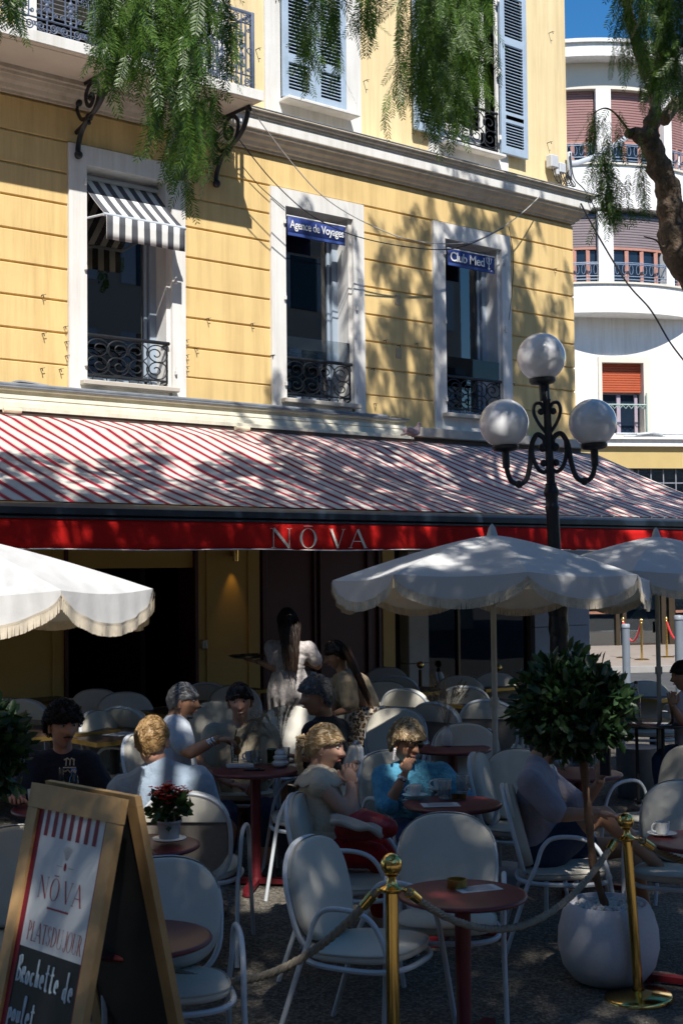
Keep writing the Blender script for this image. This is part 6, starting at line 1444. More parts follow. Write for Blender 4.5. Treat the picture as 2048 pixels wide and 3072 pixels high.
mb.build('bracelet', M('silver', (.6, .6, .62), .2, .05, metal=1), PT, smooth=True)
hp = w_+d_*.10; sg_ = thing('sunglasses', 'amber sunglasses dangling from the white shirted man\'s fingers', 'sunglasses', hp)
AMB = M('amber lens', (.20, .09, .02), .1, .1); mb = MB()
for z in (-.05, -.115): mb.sphere(hp+Vector((.035, -.02, z)), (.022, .006, .028), 12, 8, Matrix.Rotation(YAW*-1, 3, 'Z'))
mb.build('lens', AMB, sg_, smooth=True); mb = MB(); mb.tube([hp+Vector((.03, -.02, .02)), hp+Vector((.02, -.015, -.03)), hp+Vector((.02, -.01, -.16))], .004, 5); mb.tube([hp+Vector((.035, -.02, -.07)), hp+Vector((.035, -.02, -.095))], .004, 5); mb.build('frame', M('tortoise frame', (.05, .025, .01), .3, .3), sg_)
put_chair(G['pelvis'], facing(80), 'pale chair under the grey haired man in white')
# --- smiling man in beige shirt
PT, G, hc, HR, fv, lr, up = person('smiling dark haired man in beige polo facing the camera', 9.45,
    {'pelvis': (720, 2440, 0), 'neck': (722, 2170, 0), 'lsh': (800, 2205, 0), 'rsh': (642, 2205, 0), 'lel': (830, 2300, -.1), 'lwr': (770, 2345, -.30), 'rel': (625, 2310, -.1), 'rwr': (690, 2350, -.33), 'lhip': (765, 2450, 0), 'rhip': (680, 2450, 0), 'lkn': (800, 2420, -.50), 'rkn': (680, 2430, -.55), 'lan': (800, 2590, -.5), 'ran': (690, 2620, -.5)},
    (720, 2107, -.06, 2, 2, 4, 1.02), 'ruddy', [(cloth('beige knit polo', (.34, .29, .21), .08, 8, 11, .7), [('torso', 1.12), ('arms', .9, .016), ('collar',)], .016, 'polo')], [(cloth('blue jeans', (.025, .045, .10)), 1.9, .012, 'jeans')], 1.05, [('r', (.3, -.3, -.1), (0, 0, -1), .5), ('l', (-.4, -.3, -.1), (0, 0, -1), .5)])
hair(PT, hc, HR, HAIRM['darkbrown'], 'short', 1.03, .06, 13, .38, .018, -.5, -.05, (-.5, .3, .25), n=460)
mb = MB(); mb.tube([hc+HR @ Vector((.0965, y, -.061+abs(y)**1.5*1.2)) for y in (-.02, -.01, 0, .01, .02)], [.0015, .0035, .004, .0035, .0015], 5); mb.build('teeth', EYEW, PT, smooth=True)
put_chair(G['pelvis']+tocam*.04, facing(0), 'chair under the smiling man in beige')
# --- grey curly haired man in dark sweater
PT, G, hc, HR, fv, lr, up = person('man with curly grey hair in charcoal sweater, seen in profile', 8.95,
    {'pelvis': (1000, 2430, .1), 'neck': (975, 2148, .08), 'lsh': (940, 2200, -.08), 'rsh': (1015, 2190, .25), 'lel': (1000, 2320, -.18), 'lwr': (935, 2285, -.22), 'rel': (960, 2310, .35), 'rwr': (910, 2280, .15), 'lhip': (1000, 2440, 0), 'rhip': (1010, 2440, .2), 'lkn': (850, 2440, -.1), 'rkn': (850, 2430, .15), 'lan': (880, 2650, -.05), 'ran': (870, 2640, .2)},
    (948, 2090, .02, -62, 2, 0, 1.02), 'tan', [(cloth('charcoal sweater', (.022, .022, .025), .1, 5, 12, .7), [('torso', 1.08), ('arms', 1.8, .012)], .015, 'sweater')], [(cloth('navy jeans', (.02, .035, .075)), 1.9, .012, 'jeans')], 1.05, [('l', (-.1, .05, .05), (0, 0, 1), .8), ('r', (-.1, .08, .05), (0, 0, -1), .7)])
hair(PT, hc, HR, HAIRM['grey'], 'curly', 1.03, .045, 17, .36, .018, -.6, -.08, n=520)
chair_top(1070, 2236, -84, 'pale chair under the man in the charcoal sweater')
# --- woman with ponytail in cream top and red trousers
PT, G, hc, HR, fv, lr, up = person('blonde woman with ponytail in cream top and red trousers, hands clasped', 7.3,
    {'pelvis': (960, 2520, .05), 'neck': (958, 2295, .05), 'lsh': (940, 2345, .26), 'rsh': (962, 2352, -.12), 'lel': (1050, 2440, .12), 'lwr': (1060, 2345, .02), 'rel': (1050, 2455, -.12), 'rwr': (1052, 2352, -.06), 'lhip': (965, 2535, .16), 'rhip': (965, 2545, -.05), 'lkn': (1160, 2550, .15), 'rkn': (1150, 2570, -.08), 'lan': (1150, 2790, .2), 'ran': (1130, 2830, -.02)},
    (972, 2243, .04, 80, 6, 0, .98), 'fair', [(cloth('cream ribbed knit', (.60, .52, .40), .05, 10, 60, .5), [('torso', 1.08)], .014, 'top')], [(cloth('red trousers', (.32, .008, .012)), 1.9, .014, 'trousers')], .96, [('l', (.0, .02, .1), (.3, -.3, 0), .95), ('r', (.0, .02, .1), (.3, .3, 0), .95)])
hair(PT, hc, HR, HAIRM['paleblond'], 'short', 1.02, .06, 21, .38, .014, -.5, -.06, (-.95, 0, .05), n=520)
pq = [hc+HR @ Vector(v) for v in ((-.105, 0, .02), (-.135, 0, -.01), (-.13, 0, -.07), (-.115, 0, -.13), (-.11, 0, -.165))]
long_hair(PT, hc+HR @ Vector((-.055, 0, -.01)), HR, HAIRM['paleblond'], pq, 1, 4, 90, .022, 'ponytail')
mb = MB(); mb.lathe([(.016, -.012), (.022, -.008), (.022, .008), (.016, .012)], 12, pq[0], (HR @ Vector((-1, 0, -.3))).to_track_quat('Z', 'Y').to_matrix()); mb.build('hair_tie', M('cream scrunchie', (.55, .48, .40), .9, .1), PT, smooth=True)
mb = MB(); nk = G['neck']                                # wide flounced collar over the shoulders
def col_f(u, v):
    a = 2*pi*u; base = (lr*math.cos(a)*.085+fv*math.sin(a)*.07)*1.0; out = (lr*math.cos(a)*(.085+.13*v)+fv*math.sin(a)*(.07+.065*v)); return nk-up*(.02+.045*v+.04*v*v)+out+up*.008*math.sin(a*9)*v
mb.grid(col_f, 64, 6); mb.build('flounce_collar', cloth('cream ribbed knit', (.60, .52, .40)), PT, smooth=True, solid=.008)
mb = MB()
def pep(u, v):
    a = 2*pi*u; return G['pelvis']+up*(.06-.12*v)+lr*math.cos(a)*(.165+.05*v+.012*math.sin(a*10)*v)+fv*math.sin(a)*(.125+.05*v+.012*math.sin(a*10)*v)
mb.grid(pep, 72, 5); mb.build('peplum', cloth('cream ribbed knit', (.60, .52, .40)), PT, smooth=True, solid=.006)
chair_top(885, 2372, 80, 'white chair under the woman with the ponytail')
p = atD(1105, 2490, 7.1); bg_ = MB(); caps(bg_, [p+rv*-.12, p+rv*-.02+VZ*.03, p+rv*.10+VZ*.01], [.06, .085, .055], 14, .75, VZ); ob = bg_.build('red_handbag', M('red leather', (.30, .008, .012), .4, .15, 7, .6, 12, bdist=.02), smooth=True); tag(ob, 'soft red leather handbag on the ponytailed woman\'s lap', 'handbag')
p = atD(1062, 2478, 7.0); bg_ = MB(); bg_.grid(lambda u, v: p+rv*(-.12+.26*u)+tocam*(.12-.2*v)+VZ*(.03-.05*u*u+.012*math.sin(u*9+v*7)-.06*max(0, u-.7)), 18, 12); tag(bg_.build('folded_cardigan', cloth('oatmeal knit', (.42, .37, .31)), smooth=True, solid=.02), 'oatmeal cardigan folded over the ponytailed woman\'s lap', 'cardigan')
# --- older woman in blue blouse with sunglasses, hand at her chin
PT, G, hc, HR, fv, lr, up = person('older blonde woman in embroidered blue blouse, hand at her chin', 8.25,
    {'pelvis': (1235, 2480, .1), 'neck': (1222, 2285, .04), 'lsh': (1320, 2320, .10), 'rsh': (1150, 2330, -.02), 'lel': (1400, 2410, -.05), 'lwr': (1345, 2425, -.28), 'rel': (1160, 2425, -.20), 'rwr': (1215, 2318, -.22), 'lhip': (1275, 2490, .05), 'rhip': (1200, 2495, 0), 'lkn': (1330, 2510, -.36), 'rkn': (1250, 2520, -.42), 'lan': (1320, 2730, -.3), 'ran': (1240, 2740, -.35)},
    (1218, 2228, -.02, 38, 10, -4, .98), 'tan', [(cloth('blue embroidered blouse', (.085, .30, .45), .25, 26, 45, .8), [('torso', 1.0), ('arms', 1.1, .016)], .012, 'blouse')], [(cloth('navy cotton', (.015, .03, .09)), 1.9, .014, 'trousers')], .90, [('r', (.06, .02, .10), (.3, .1, .1), .9), ('l', (-.2, -.15, 0), (0, 0, -1), .4)])
hair(PT, hc, HR, HAIRM['paleblond'], 'short', 1.06, .075, 25, .38, .026, -.55, -.12, (-.5, .25, -.25), n=620)
mb = MB()
for sg in (-1, 1): mb.sphere(hc+HR @ Vector((.092, sg*.033, .012)), (.008, .027, .023), 12, 8, HR)
mb.build('sunglass_lens', M('smoked lens', (.03, .018, .012), .12, .1), PT, smooth=True)
mb = MB(); mb.tube([hc+HR @ Vector((x, y, .022)) for x, y in ((.0, -.082), (.08, -.064), (.1, -.03), (.104, 0), (.1, .03), (.08, .064), (.0, .082))], .004, 5); mb.build('sunglass_frame', M('tortoise frame', (.05, .025, .01)), PT)
mb = MB(); 
for i in range(6): mb.sphere(hc+HR @ Vector((.0, -.083, -.04-.012*i)), .010-.0006*i, 6, 5)
mb.build('earring', M('white beads', (.7, .68, .7), .3, .1), PT, smooth=True)
mb = MB(); d_ = (G['rwr']-G['rel']).normalized(); mb.lathe([(.028, -.012), (.031, -.008), (.031, .008), (.028, .012)], 14, G['rwr']-d_*.035, d_.to_track_quat('Z', 'Y').to_matrix(), cap=False); mb.build('watch', M('silver', (.6, .6, .62)), PT, smooth=True)
EMB = M('pale embroidery thread', (.42, .58, .66), .8, .1); mb = MB()
for i in range(26):
    a = rnd.uniform(-1, 1); b_ = rnd.uniform(-.02, .24); ctr = G['neck'].lerp(G['pelvis'], .3+b_*1.2)+lr*(a*.11)+fv*(.158*math.sqrt(max(.1, 1-(a*.62)**2)))
    r_ = rnd.uniform(.010, .022); mb.tube([ctr+lr*(r_*math.cos(q))+up*(r_*math.sin(q)) for q in [rnd.random()*6+k*.7 for k in range(8)]], .0022, 4)
mb.build('embroidery', EMB, PT)
put_chair((G['pelvis'].x, G['pelvis'].y, 0), facing(30), 'white chair under the woman in the blue blouse')
# --- man in mauve polo behind the clipped tree
PT, G, hc, HR, fv, lr, up = person('bearded man in mauve grey polo and navy shorts, head hidden by clipped tree', 7.5,
    {'pelvis': (1625, 2545, .08), 'neck': (1608, 2285, .05), 'lsh': (1628, 2335, .24), 'rsh': (1590, 2348, -.14), 'lel': (1740, 2420, .30), 'lwr': (1800, 2345, .2), 'rel': (1675, 2445, -.24), 'rwr': (1785, 2440, -.24), 'lhip': (1635, 2560, .17), 'rhip': (1635, 2565, -.02), 'lkn': (1885, 2540, .15), 'rkn': (1800, 2435, -.05), 'lan': (1955, 2820, .15), 'ran': (1975, 2600, -.05)},
    (1640, 2225, .1, 75, 8, 0, 1.03), 'tan', [(cloth('mauve grey jersey', (.34, .30, .335), .06, 5, 11, .7), [('torso', .98), ('arms', .85, .012), ('collar',)], .012, 'polo')], [(cloth('navy shorts', (.03, .045, .08)), .85, .018, 'shorts')], 1.0, [('l', (.0, .02, .12), (.3, -.1, 0), .8), ('r', (.15, -.1, -.02), (0, 0, -1), .4)])
hair(PT, hc, HR, HAIRM['darkgrey'], 'short', 1.03, .035, 31, .40, .010, -.55, -.05, n=300)
mb = MB(); mb.tube([hc+HR @ Vector((.052+.03*math.cos(a), .055*math.sin(a), -.09-.016*math.cos(a))) for a in [-1.5+3*i/8 for i in range(9)]], [.012, .02, .024, .026, .028, .026, .024, .02, .012], 7); mb.build('beard', HAIRM['grey'], PT, smooth=True)
q_ = atD(1518, 2370, 7.52); q_ = q_-Matrix.Rotation(facing(84), 3, 'Z') @ Vector((-.30, 0, 0)); put_chair(q_, facing(84), 'white chair under the man in the mauve polo')
p = atD(1815, 2318, 7.5); mb = MB(); mb.box(p+VZ*.06, (.075, .010, .15), Matrix.Rotation(facing(0)+.6, 3, 'Z')); tag(mb.build('mobile_phone', M('black phone', (.012, .012, .014), .2, .1)), 'black phone held up by the man in the mauve polo', 'phone')
# --- woman at the right edge
PT, G, hc, HR, fv, lr, up = person('dark haired woman in pale top cut off by the right edge', 11.2,
    {'pelvis': (2070, 2250, 0), 'neck': (2062, 2072, 0), 'lsh': (2040, 2105, -.12), 'rsh': (2080, 2100, .2), 'lel': (2050, 2175, -.22), 'lwr': (2018, 2120, -.25), 'rel': (2030, 2170, .25), 'rwr': (2015, 2120, .1), 'lhip': (2070, 2260, -.08), 'rhip': (2075, 2260, .12), 'lkn': (1975, 2270, -.1), 'rkn': (1980, 2260, .12), 'lan': (1985, 2420, -.1), 'ran': (1990, 2410, .12)},
    (2046, 2028, 0, -72, 4, 0, .96), 'tan', [(cloth('pale lilac top', (.50, .48, .54)), [('torso', 1.05), ('arms', .4, .0)], .014, 'top')], [(cloth('blue jeans', (.025, .045, .10)), 1.9, .012, 'jeans')], .95, [('l', (-.02, .0, .1), (.2, .2, 0), .7), ('r', (-.02, .0, .1), (.2, -.2, 0), .7)])
hair(PT, hc, HR, HAIRM['black'], 'short', 1.02, .06, 35, .38, .012, -.55, -.08, (-.95, 0, -.2), n=320)
# --- waitress with tray, back turned
PT, G, hc, HR, fv, lr, up = person('waitress in pale flowered dress carrying a tray, long dark hair down her back', 11.3,
    {'pelvis': (870, 2052, 0), 'neck': (868, 1925, 0), 'lsh': (815, 1942, 0), 'rsh': (925, 1945, 0), 'lel': (828, 2005, -.02), 'lwr': (775, 1985, .02), 'rel': (958, 2000, .05), 'rwr': (912, 1985, .18), 'waist': (868, 2000, 0), 'lhip': (850, 2070, 0), 'rhip': (892, 2070, 0), 'lkn': (850, 2240, 0), 'rkn': (895, 2240, 0), 'lan': (852, 2400, .05), 'ran': (897, 2400, .05)},
    (862, 1868, 0, 190, 2, 0, .92), 'tan', [(cloth('pale flowered cotton', (.46, .42, .41), .3, 34, 30, .5), [('torso', .88), ('arms', .62, .012)], .009, 'bodice')], [], .82, [('l', (-.10, .085, .01), (0, 0, 1), .25), ('r', (-.1, .1, .05), (0, 0, 1), .5)], face=False)
FLW = cloth('pale flowered cotton', (.46, .42, .41)); mb = MB()
def skirt(G_, hem, r0, r1, fv_, lr_, n=48, rows=10, fold=.025, bot=None, ax=.82, sh=Vector((0, 0, 0))):
    a0 = (G_['waist'] if 'waist' in G_ else G_['pelvis'])+sh
    def f(u, v):
        a = 2*pi*u; c_ = a0.lerp(bot, v); r = r0+(r1-r0)*(v**.8); hip = .035*math.sin(pi*min(1, v*2.2)); rr_ = r+hip+fold*v*math.sin(a*9+2*v)+.01*math.sin(a*4+1)
        return c_+lr_*math.cos(a)*rr_+Vector((lr_.y, -lr_.x, 0)).normalized()*math.sin(a)*rr_*ax
    return f
mb.grid(skirt(G, 0, .105, .20, fv, lr, bot=atD(872, 2300, 11.3)), 72, 12); mb.build('skirt', FLW, PT, smooth=True, solid=.004)
mb = MB(); mb.tube([G['waist']+lr*math.cos(a)*.122+Vector((lr.y, -lr.x, 0)).normalized()*math.sin(a)*.100 for a in [2*pi*i/24 for i in range(24)]], .012, 6, closed=True, flat=.5); mb.build('belt', FLW, PT, smooth=True)
hair(PT, hc, HR, HAIRM['black'], 'short', .95, .06, 41, .36, .016, -.6, -.3, (-.4, 0, -.9), n=260)
long_hair(PT, hc, HR, HAIRM['darkbrown'], [hc+HR @ Vector(v) for v in ((-.11, 0, -.03), (-.135, 0, -.14), (-.15, -.005, -.26), (-.15, -.01, -.38), (-.145, -.02, -.48))], .92, 6, 170, .085)
mb = MB(); mb.tube(bez([hc+HR @ Vector((-.105, -.02, .06)), hc+HR @ Vector((-.125, 0, .065)), hc+HR @ Vector((-.105, .02, .055))], 5), .006, 5); mb.build('hair_clip', BRASS, PT)
tr = atD(742, 1972, 11.38); tt = thing('serving_tray', 'round dark serving tray held out by the waitress in the flowered dress', 'tray', tr)
MB().lathe([(0, -.004), (.12, -.004), (.155, .014), (.16, .018), (.155, .02), (.12, .004), (0, .004)], 28, tr, cap=False).build('tray_dish', M('dark tray', (.05, .04, .03), .3, .2, metal=.5), tt, smooth=True); mb = MB(); mb.cbox(tr+VZ*.02, (.10, .07, .02), .004); mb.tube([tr+VZ*.025+rv*-.05, tr+VZ*.03+rv*.09], .008, 6); mb.build('bill_and_pen', M('brown leather', (.12, .07, .03), .6, .2), tt)
# --- stooping waitress in leopard skirt
PT, G, hc, HR, fv, lr, up = person('stooping waitress in beige top and long leopard print skirt', 10.9,
    {'pelvis': (1100, 2155, .05), 'neck': (1028, 2015, .02), 'chest': (1055, 2062, .03), 'waist': (1085, 2118, .04), 'lsh': (1040, 2050, -.16), 'rsh': (1022, 2045, .18), 'lel': (1052, 2125, -.22), 'lwr': (1005, 2140, -.18), 'rel': (1010, 2120, .2), 'rwr': (985, 2145, .1), 'lhip': (1096, 2168, .0), 'rhip': (1098, 2168, .09), 'lkn': (1108, 2300, .0), 'rkn': (1104, 2300, .08), 'lan': (1112, 2440, .0), 'ran': (1104, 2436, .08)},
    (1008, 1965, .0, -82, 18, 0, .92), 'tan', [(cloth('beige T-shirt', (.34, .265, .175)), [('torso', .95, -.10), ('arms', .75, .02)], .014, 'tshirt')], [], .86, [('l', (-.1, .0, -.05), (0, 0, -1), .5), ('r', (-.1, .05, -.05), (0, 0, -1), .5)])
def leo_mat():
    m, n, l, b = new_mat('leopard print satin'); c = coords(n); v = n.new('ShaderNodeTexVoronoi'); v.inputs['Scale'].default_value = 34; v.inputs['Randomness'].default_value = 1
    nz = n.new('ShaderNodeTexNoise'); nz.inputs['Scale'].default_value = 30; l.new(c, nz.inputs['Vector']); ad = n.new('ShaderNodeVectorMath'); ad.operation = 'MULTIPLY_ADD'; ad.inputs[1].default_value = (.03,)*3; l.new(nz.outputs['Color'], ad.inputs[0]); l.new(c, ad.inputs[2]); l.new(ad.outputs[0], v.inputs['Vector'])
    sp = ramp(n, l, v.outputs['Distance'], [(.0, (.40, .20, .06)), (.22, (.36, .17, .05)), (.27, (.012, .010, .009)), (.47, (.012, .010, .009)), (.52, (.66, .55, .42))])
    l.new(sp, b.inputs['Base Color']); setin(b, Roughness=.38, Sheen_Weight=.1); bump(n, l, b, noise(n, l, 7, 3, .5, c), .4, .03); return m
mb = MB(); mb.grid(skirt(G, 0, .132, .115, fv, lr, fold=.012, ax=1.08, sh=rv*.03, bot=atD(1110, 2412, 10.9)), 72, 14); mb.build('skirt', leo_mat(), PT, smooth=True, solid=.004)
hair(PT, hc, HR, HAIRM['darkbrown'], 'short', .95, .06, 45, .36, .014, -.6, -.25, (-.6, 0, -.7), n=260)
long_hair(PT, hc, HR, HAIRM['brown'], [atD(x, y, 10.9+d) for x, y, d in ((1035, 1950, -.06), (1062, 2000, -.12), (1082, 2045, -.16), (1100, 2090, -.17), (1112, 2125, -.16))], .92, 9, 200, .06)
# --- shop assistant far behind, bending in the doorway of the far shop
DW = 35.2
PT, G, hc, HR, fv, lr, up = person('shop worker in pale sweater bending inside the far shop doorway', DW,
    {'pelvis': (1897, 1865, 0), 'neck': (1925, 1830, 0), 'lsh': (1928, 1838, .15), 'rsh': (1922, 1836, -.18), 'lel': (1938, 1868, .1), 'lwr': (1948, 1890, 0), 'rel': (1935, 1868, -.2), 'rwr': (1948, 1892, -.1), 'lhip': (1895, 1870, .1), 'rhip': (1898, 1870, -.08), 'lkn': (1900, 1912, .1), 'rkn': (1904, 1912, -.1), 'lan': (1896, 1948, .1), 'ran': (1902, 1948, -.1)},
    (1934, 1822, 0, 70, 30, 0, .95), 'tan', [(cloth('pale sweater', (.46, .38, .29)), [('torso', 1.0), ('arms', 1.8, .0)], .016, 'sweater')], [(cloth('black trousers', (.015, .015, .017)), 1.9, .014, 'trousers')], .95, [], vox=.018, face=False)
hair(PT, hc, HR, HAIRM['brown'], 'short', 1, .05, 51, .38, .012, n=80)
# ------------------------------------------------------------------ things on the tables
CHINA = M('white china', (.72, .72, .70), .2, .02); WATER = glass_mat('water in glass', (.80, .88, .92), 1.0); PAPER = M('menu paper', (.60, .60, .60), .8, .06, 12); INK = M('faint menu print', (.30, .30, .33), .8, .1)
def rib_glass():  # white diffuse mixed into the glass stands in for pale reflections
    m = glass_mat('ribbed glass', (.93, .95, .95)); n = m.node_tree.nodes; l = m.node_tree.links; o = n['Material Output']; src = o.inputs[0].links[0].from_socket
    d = n.new('ShaderNodeBsdfTranslucent'); d.inputs['Color'].default_value = (.75, .8, .82, 1); d2 = n.new('ShaderNodeBsdfDiffuse'); d2.inputs['Color'].default_value = (.75, .8, .82, 1); a = n.new('ShaderNodeMixShader'); l.new(d.outputs[0], a.inputs[1]); l.new(d2.outputs[0], a.inputs[2])
    x = n.new('ShaderNodeMixShader'); x.inputs[0].default_value = .22; l.new(src, x.inputs[1]); l.new(a.outputs[0], x.inputs[2]); l.new(x.outputs[0], o.inputs[0]); return m
RIBG = rib_glass()
def on_table(x, y, tz=.733): return onG(x, y, tz)
def coffee_cup(x, y, label, rot=2.6, tz=.733):
    p = on_table(x, y, tz); t = thing('coffee_cup', label, 'cup', p)
    MB().lathe([(0, .003), (.045, .003), (.072, .012), (.074, .014), (.045, .007), (0, .006)], 24, p, cap=False).build('saucer', CHINA, t, smooth=True)
    MB().lathe([(.0, .008), (.024, .008), (.028, .014), (.036, .035), (.038, .068), (.0355, .068), (.033, .035), (.022, .016), (0, .014)], 24, p, cap=False).build('cup', CHINA, t, smooth=True)
    mb = MB(); c_, s_ = math.cos(rot), math.sin(rot); mb.tube([p+Vector((c_*(.037+.022*math.sin(a)), s_*(.037+.022*math.sin(a)), .042+.020*math.cos(a))) for a in [pi*i/8 for i in range(9)]], .0045, 6); mb.build('handle', CHINA, t, smooth=True)
    MB().lathe([(0, .055), (.034, .055)], 20, p, cap=False).build('coffee', M('black coffee', (.03, .015, .008), .15, .1), t); return t
def tumbler(x, y, label, h=.10, r=.036, fill=.55, tz=.733, mat=None):
    p = on_table(x, y, tz); t = thing('drinking_glass', label, 'glass', p)
    n_ = 24; mb = MB(); prof = [(.0, .0), (r*.82, .0), (r*.84, .012), (r, h), (r-.0022, h), (r*.82-.0022, .014), (0, .012)]
    mb.lathe(prof, n_, p, cap=False); mb.build('tumbler', mat or RIBG, t, smooth=True)
    if fill: MB().lathe([(0, .015), (r*.80, .015), (r*.82+(r*.16)*fill, h*fill), (0, h*fill)], n_, p, cap=False).build('water', WATER, t, smooth=True)
    mb = MB(); mb.tube([p+Vector((math.cos(a)*r, math.sin(a)*r, h)) for a in [2*pi*i/20 for i in range(20)]], .0014, 4, closed=True); mb.build('rim', M('glass rim', (.5, .55, .57), .1, .02), t); return t
def sheet_of_paper(x, y, w, d, rot, label, name='menu_card', tz=.733, mat=PAPER, cat='menu', h=.002):
    p = on_table(x, y, tz); R_ = Matrix.Rotation(rot, 3, 'Z'); mb = MB(); mb.box(p+VZ*(.002+h/2), (w, d, h), R_); t = thing(name, label, cat, p); mb.build('card', mat, t)
    if mat is PAPER:
        mb = MB()
        for i in range(5): c = p+R_ @ Vector((0, -d*.32+d*.16*i, .0045+h)); mb.box(c, (w*.7, d*.04, .0006), R_)
        mb.build('print', INK, t)
    return t
p = on_table(1370, 2665, .666); at_ = thing('ashtray', 'round brass ashtray on the near burgundy table', 'ashtray', p)
MB().lathe([(0, .002), (.042, .002), (.045, .006), (.045, .042), (.041, .042), (.040, .008), (0, .006)], 24, p, cap=False).build('bowl', BRASSD, at_, smooth=True)
sheet_of_paper(1432, 2668, .20, .11, facing(90)+.35, 'white menu slip beside the brass ashtray', tz=.667)
coffee_cup(1244, 2390, 'white coffee cup and saucer at the left of the blue woman\'s table'); coffee_cup(1318, 2372, 'white coffee cup behind the tall glasses', 2.4)
tumbler(1333, 2395, 'left ribbed glass of water on the blue woman\'s table', .105, .040); tumbler(1387, 2378, 'right ribbed glass of water on the blue woman\'s table', .105, .040)
sheet_of_paper(1320, 2416, .21, .13, facing(90)+.1, 'menu card under the left water glass')
p = on_table(1376, 2398); sp_ = thing('sugar_holder', 'low brown glass sugar holder by the right water glass', 'sugar holder', p)
for o in (-.022, .022): MB().lathe([(0, .002), (.020, .002), (.022, .03), (.019, .03), (.017, .008), (0, .006)], 16, p+rv*o, cap=False).build('pot', M('amber glass pot', (.12, .06, .015), .15, .1), sp_, smooth=True)
sheet_of_paper(720, 2301, .17, .10, facing(90)+.15, 'white notebook on the three men\'s table', 'notebook', mat=M('notebook cover', (.55, .55, .56), .7, .03), cat='notebook', h=.014)
sheet_of_paper(763, 2311, .13, .06, facing(90)-.1, 'black phone lying on the three men\'s table', 'mobile_phone', mat=M('black phone', (.012, .012, .014)), cat='phone', h=.008)
tumbler(766, 2292, 'ribbed water glass on the three men\'s table', .085, .036); coffee_cup(752, 2286, 'white cup behind the ribbed water glass', 3.0); tumbler(705, 2288, 'tall clear glass before the smiling man', .13, .030, .5)
tumbler(814, 2288, 'green glass beside the pampas vase', .09, .033, 0, mat=glass_mat('green glass', (.05, .45, .06))); tumbler(855, 2284, 'clear glass right of the pampas vase', .09, .034, .4)
coffee_cup(1985, 2506, 'white coffee cup on the table at the right edge', 2.7)
tumbler(1782, 2304, 'water glass behind the clipped tree', .12, .036); coffee_cup(2010, 2138, 'white cup on the black table', 2.5, .737)
def bottle(x, y, label, prof, mat, cap=None, tz=.733):
    p = on_table(x, y, tz); t = thing('bottle', label, 'bottle', p); MB().lathe(prof, 18, p, cap=False).build('glass_body', mat, t, smooth=True)
    if cap: z0, z1, r_, m_ = cap; MB().lathe([(r_, z0), (r_, z1), (r_*.8, z1+.003), (0, z1+.004)], 16, p).build('cap', m_, t, smooth=True)
    return t, p
PETM = glass_mat('clear bottle plastic', (.70, .84, .95))
bottle(222, 2405, 'small water bottle with blue cap above the sandwich board', [(0, 0), (.030, 0), (.032, .01), (.030, .05), (.033, .08), (.030, .11), (.022, .14), (.013, .155), (.013, .165)], PETM, (.163, .182, .0155, M('blue plastic cap', (.02, .22, .62), .4, .05)))
bottle(186, 2410, 'slim clear glass carafe beside the blue capped bottle', [(0, 0), (.026, 0), (.030, .01), (.026, .08), (.018, .12), (.0155, .18), (.0165, .195)], CGLASS)
t, p = bottle(1908, 2150, 'clear bottle with pink label on the black table', [(0, 0), (.034, 0), (.036, .01), (.036, .16), (.014, .23), (.013, .28)], CGLASS, (.275, .295, .015, BLACKM), .737)
MB().lathe([(.0365, .04), (.0365, .12)], 18, p, cap=False).build('label', M('pink label', (.62, .35, .45), .6, .15), t)
tumbler(103, 2418, 'white paper cup half hidden at the upper left of the board', .09, .035, 0, mat=CHINA)
sheet_of_paper(365, 2203, .24, .17, .3, 'white menu on the dark table left of the blond man', tz=.748); sheet_of_paper(1952, 2082, .24, .15, .2, 'white menu on the sunlit square table', tz=.748)
# dried grasses in vases
PAMP = M('dried pampas', (.34, .26, .17), .95, .25, 20); PAMP2 = M('pale feather grass', (.50, .43, .36), .95, .2, 20)
def plumes(parent, base, specs, mat, name):
    V, Fs = [], []
    def rib(a, b, w):
        d = (b-a).normalized(); s_ = d.cross(Vector((rnd.gauss(0, 1), rnd.gauss(0, 1), rnd.gauss(0, 1)))).normalized()*w; k = len(V); V.extend([tuple(a-s_), tuple(a+s_), tuple(b+s_*.2), tuple(b-s_*.2)]); Fs.append((k, k+1, k+2, k+3))
    for (dx, dy, dz, flo, wd, n_, droop) in specs:
        tip = base+rv*dx+tocam*dy+VZ*dz; mid_ = base.lerp(tip, .5)+VZ*.03; ax = bez([base, mid_, tip, tip+(rv*dx*.4-VZ*droop)], 8) if droop else bez([base, mid_, tip], 10)
        for a, b in zip(ax[:-1], ax[1:]): rib(a, b, .002); rib(a, b, .002)
        m_ = len(ax)
        for _ in range(n_):
            i = rnd.randint(int(m_*flo), m_-2); a = ax[i]; d = (ax[i+1]-ax[i]).normalized(); f = (i/m_-flo)/(1-flo); l_ = wd*(.5+math.sin(pi*min(1, max(.05, f)))) ; rib(a, a+d*l_*.8+Vector((rnd.gauss(0, 1), rnd.gauss(0, 1), rnd.gauss(0, .6)))*l_*.35-VZ*droop*l_, .0016)
    return npmesh(name, V, Fs, mat, parent)
p = on_table(841, 2300); vz = thing('pampas_vase', 'white bulbous vase of brown pampas grass on the men\'s table', 'vase', p)
MB().lathe([(0, 0), (.040, 0), (.055, .014), (.055, .03), (.035, .045), (.045, .052), (.046, .066), (.030, .08), (.037, .086), (.036, .098), (.024, .108), (.028, .118), (.02, .118)], 24, p, cap=False).build('vase_body', CHINA, vz, smooth=True)
b_ = p+VZ*.11; plumes(vz, b_, [(-.16, .02, .20, .35, .075, 240, .10), (-.20, 0, .12, .35, .07, 200, .14), (-.10, -.05, .22, .4, .06, 160, .06), (-.12, .06, .10, .3, .07, 180, .12)], PAMP, 'pampas_plumes')
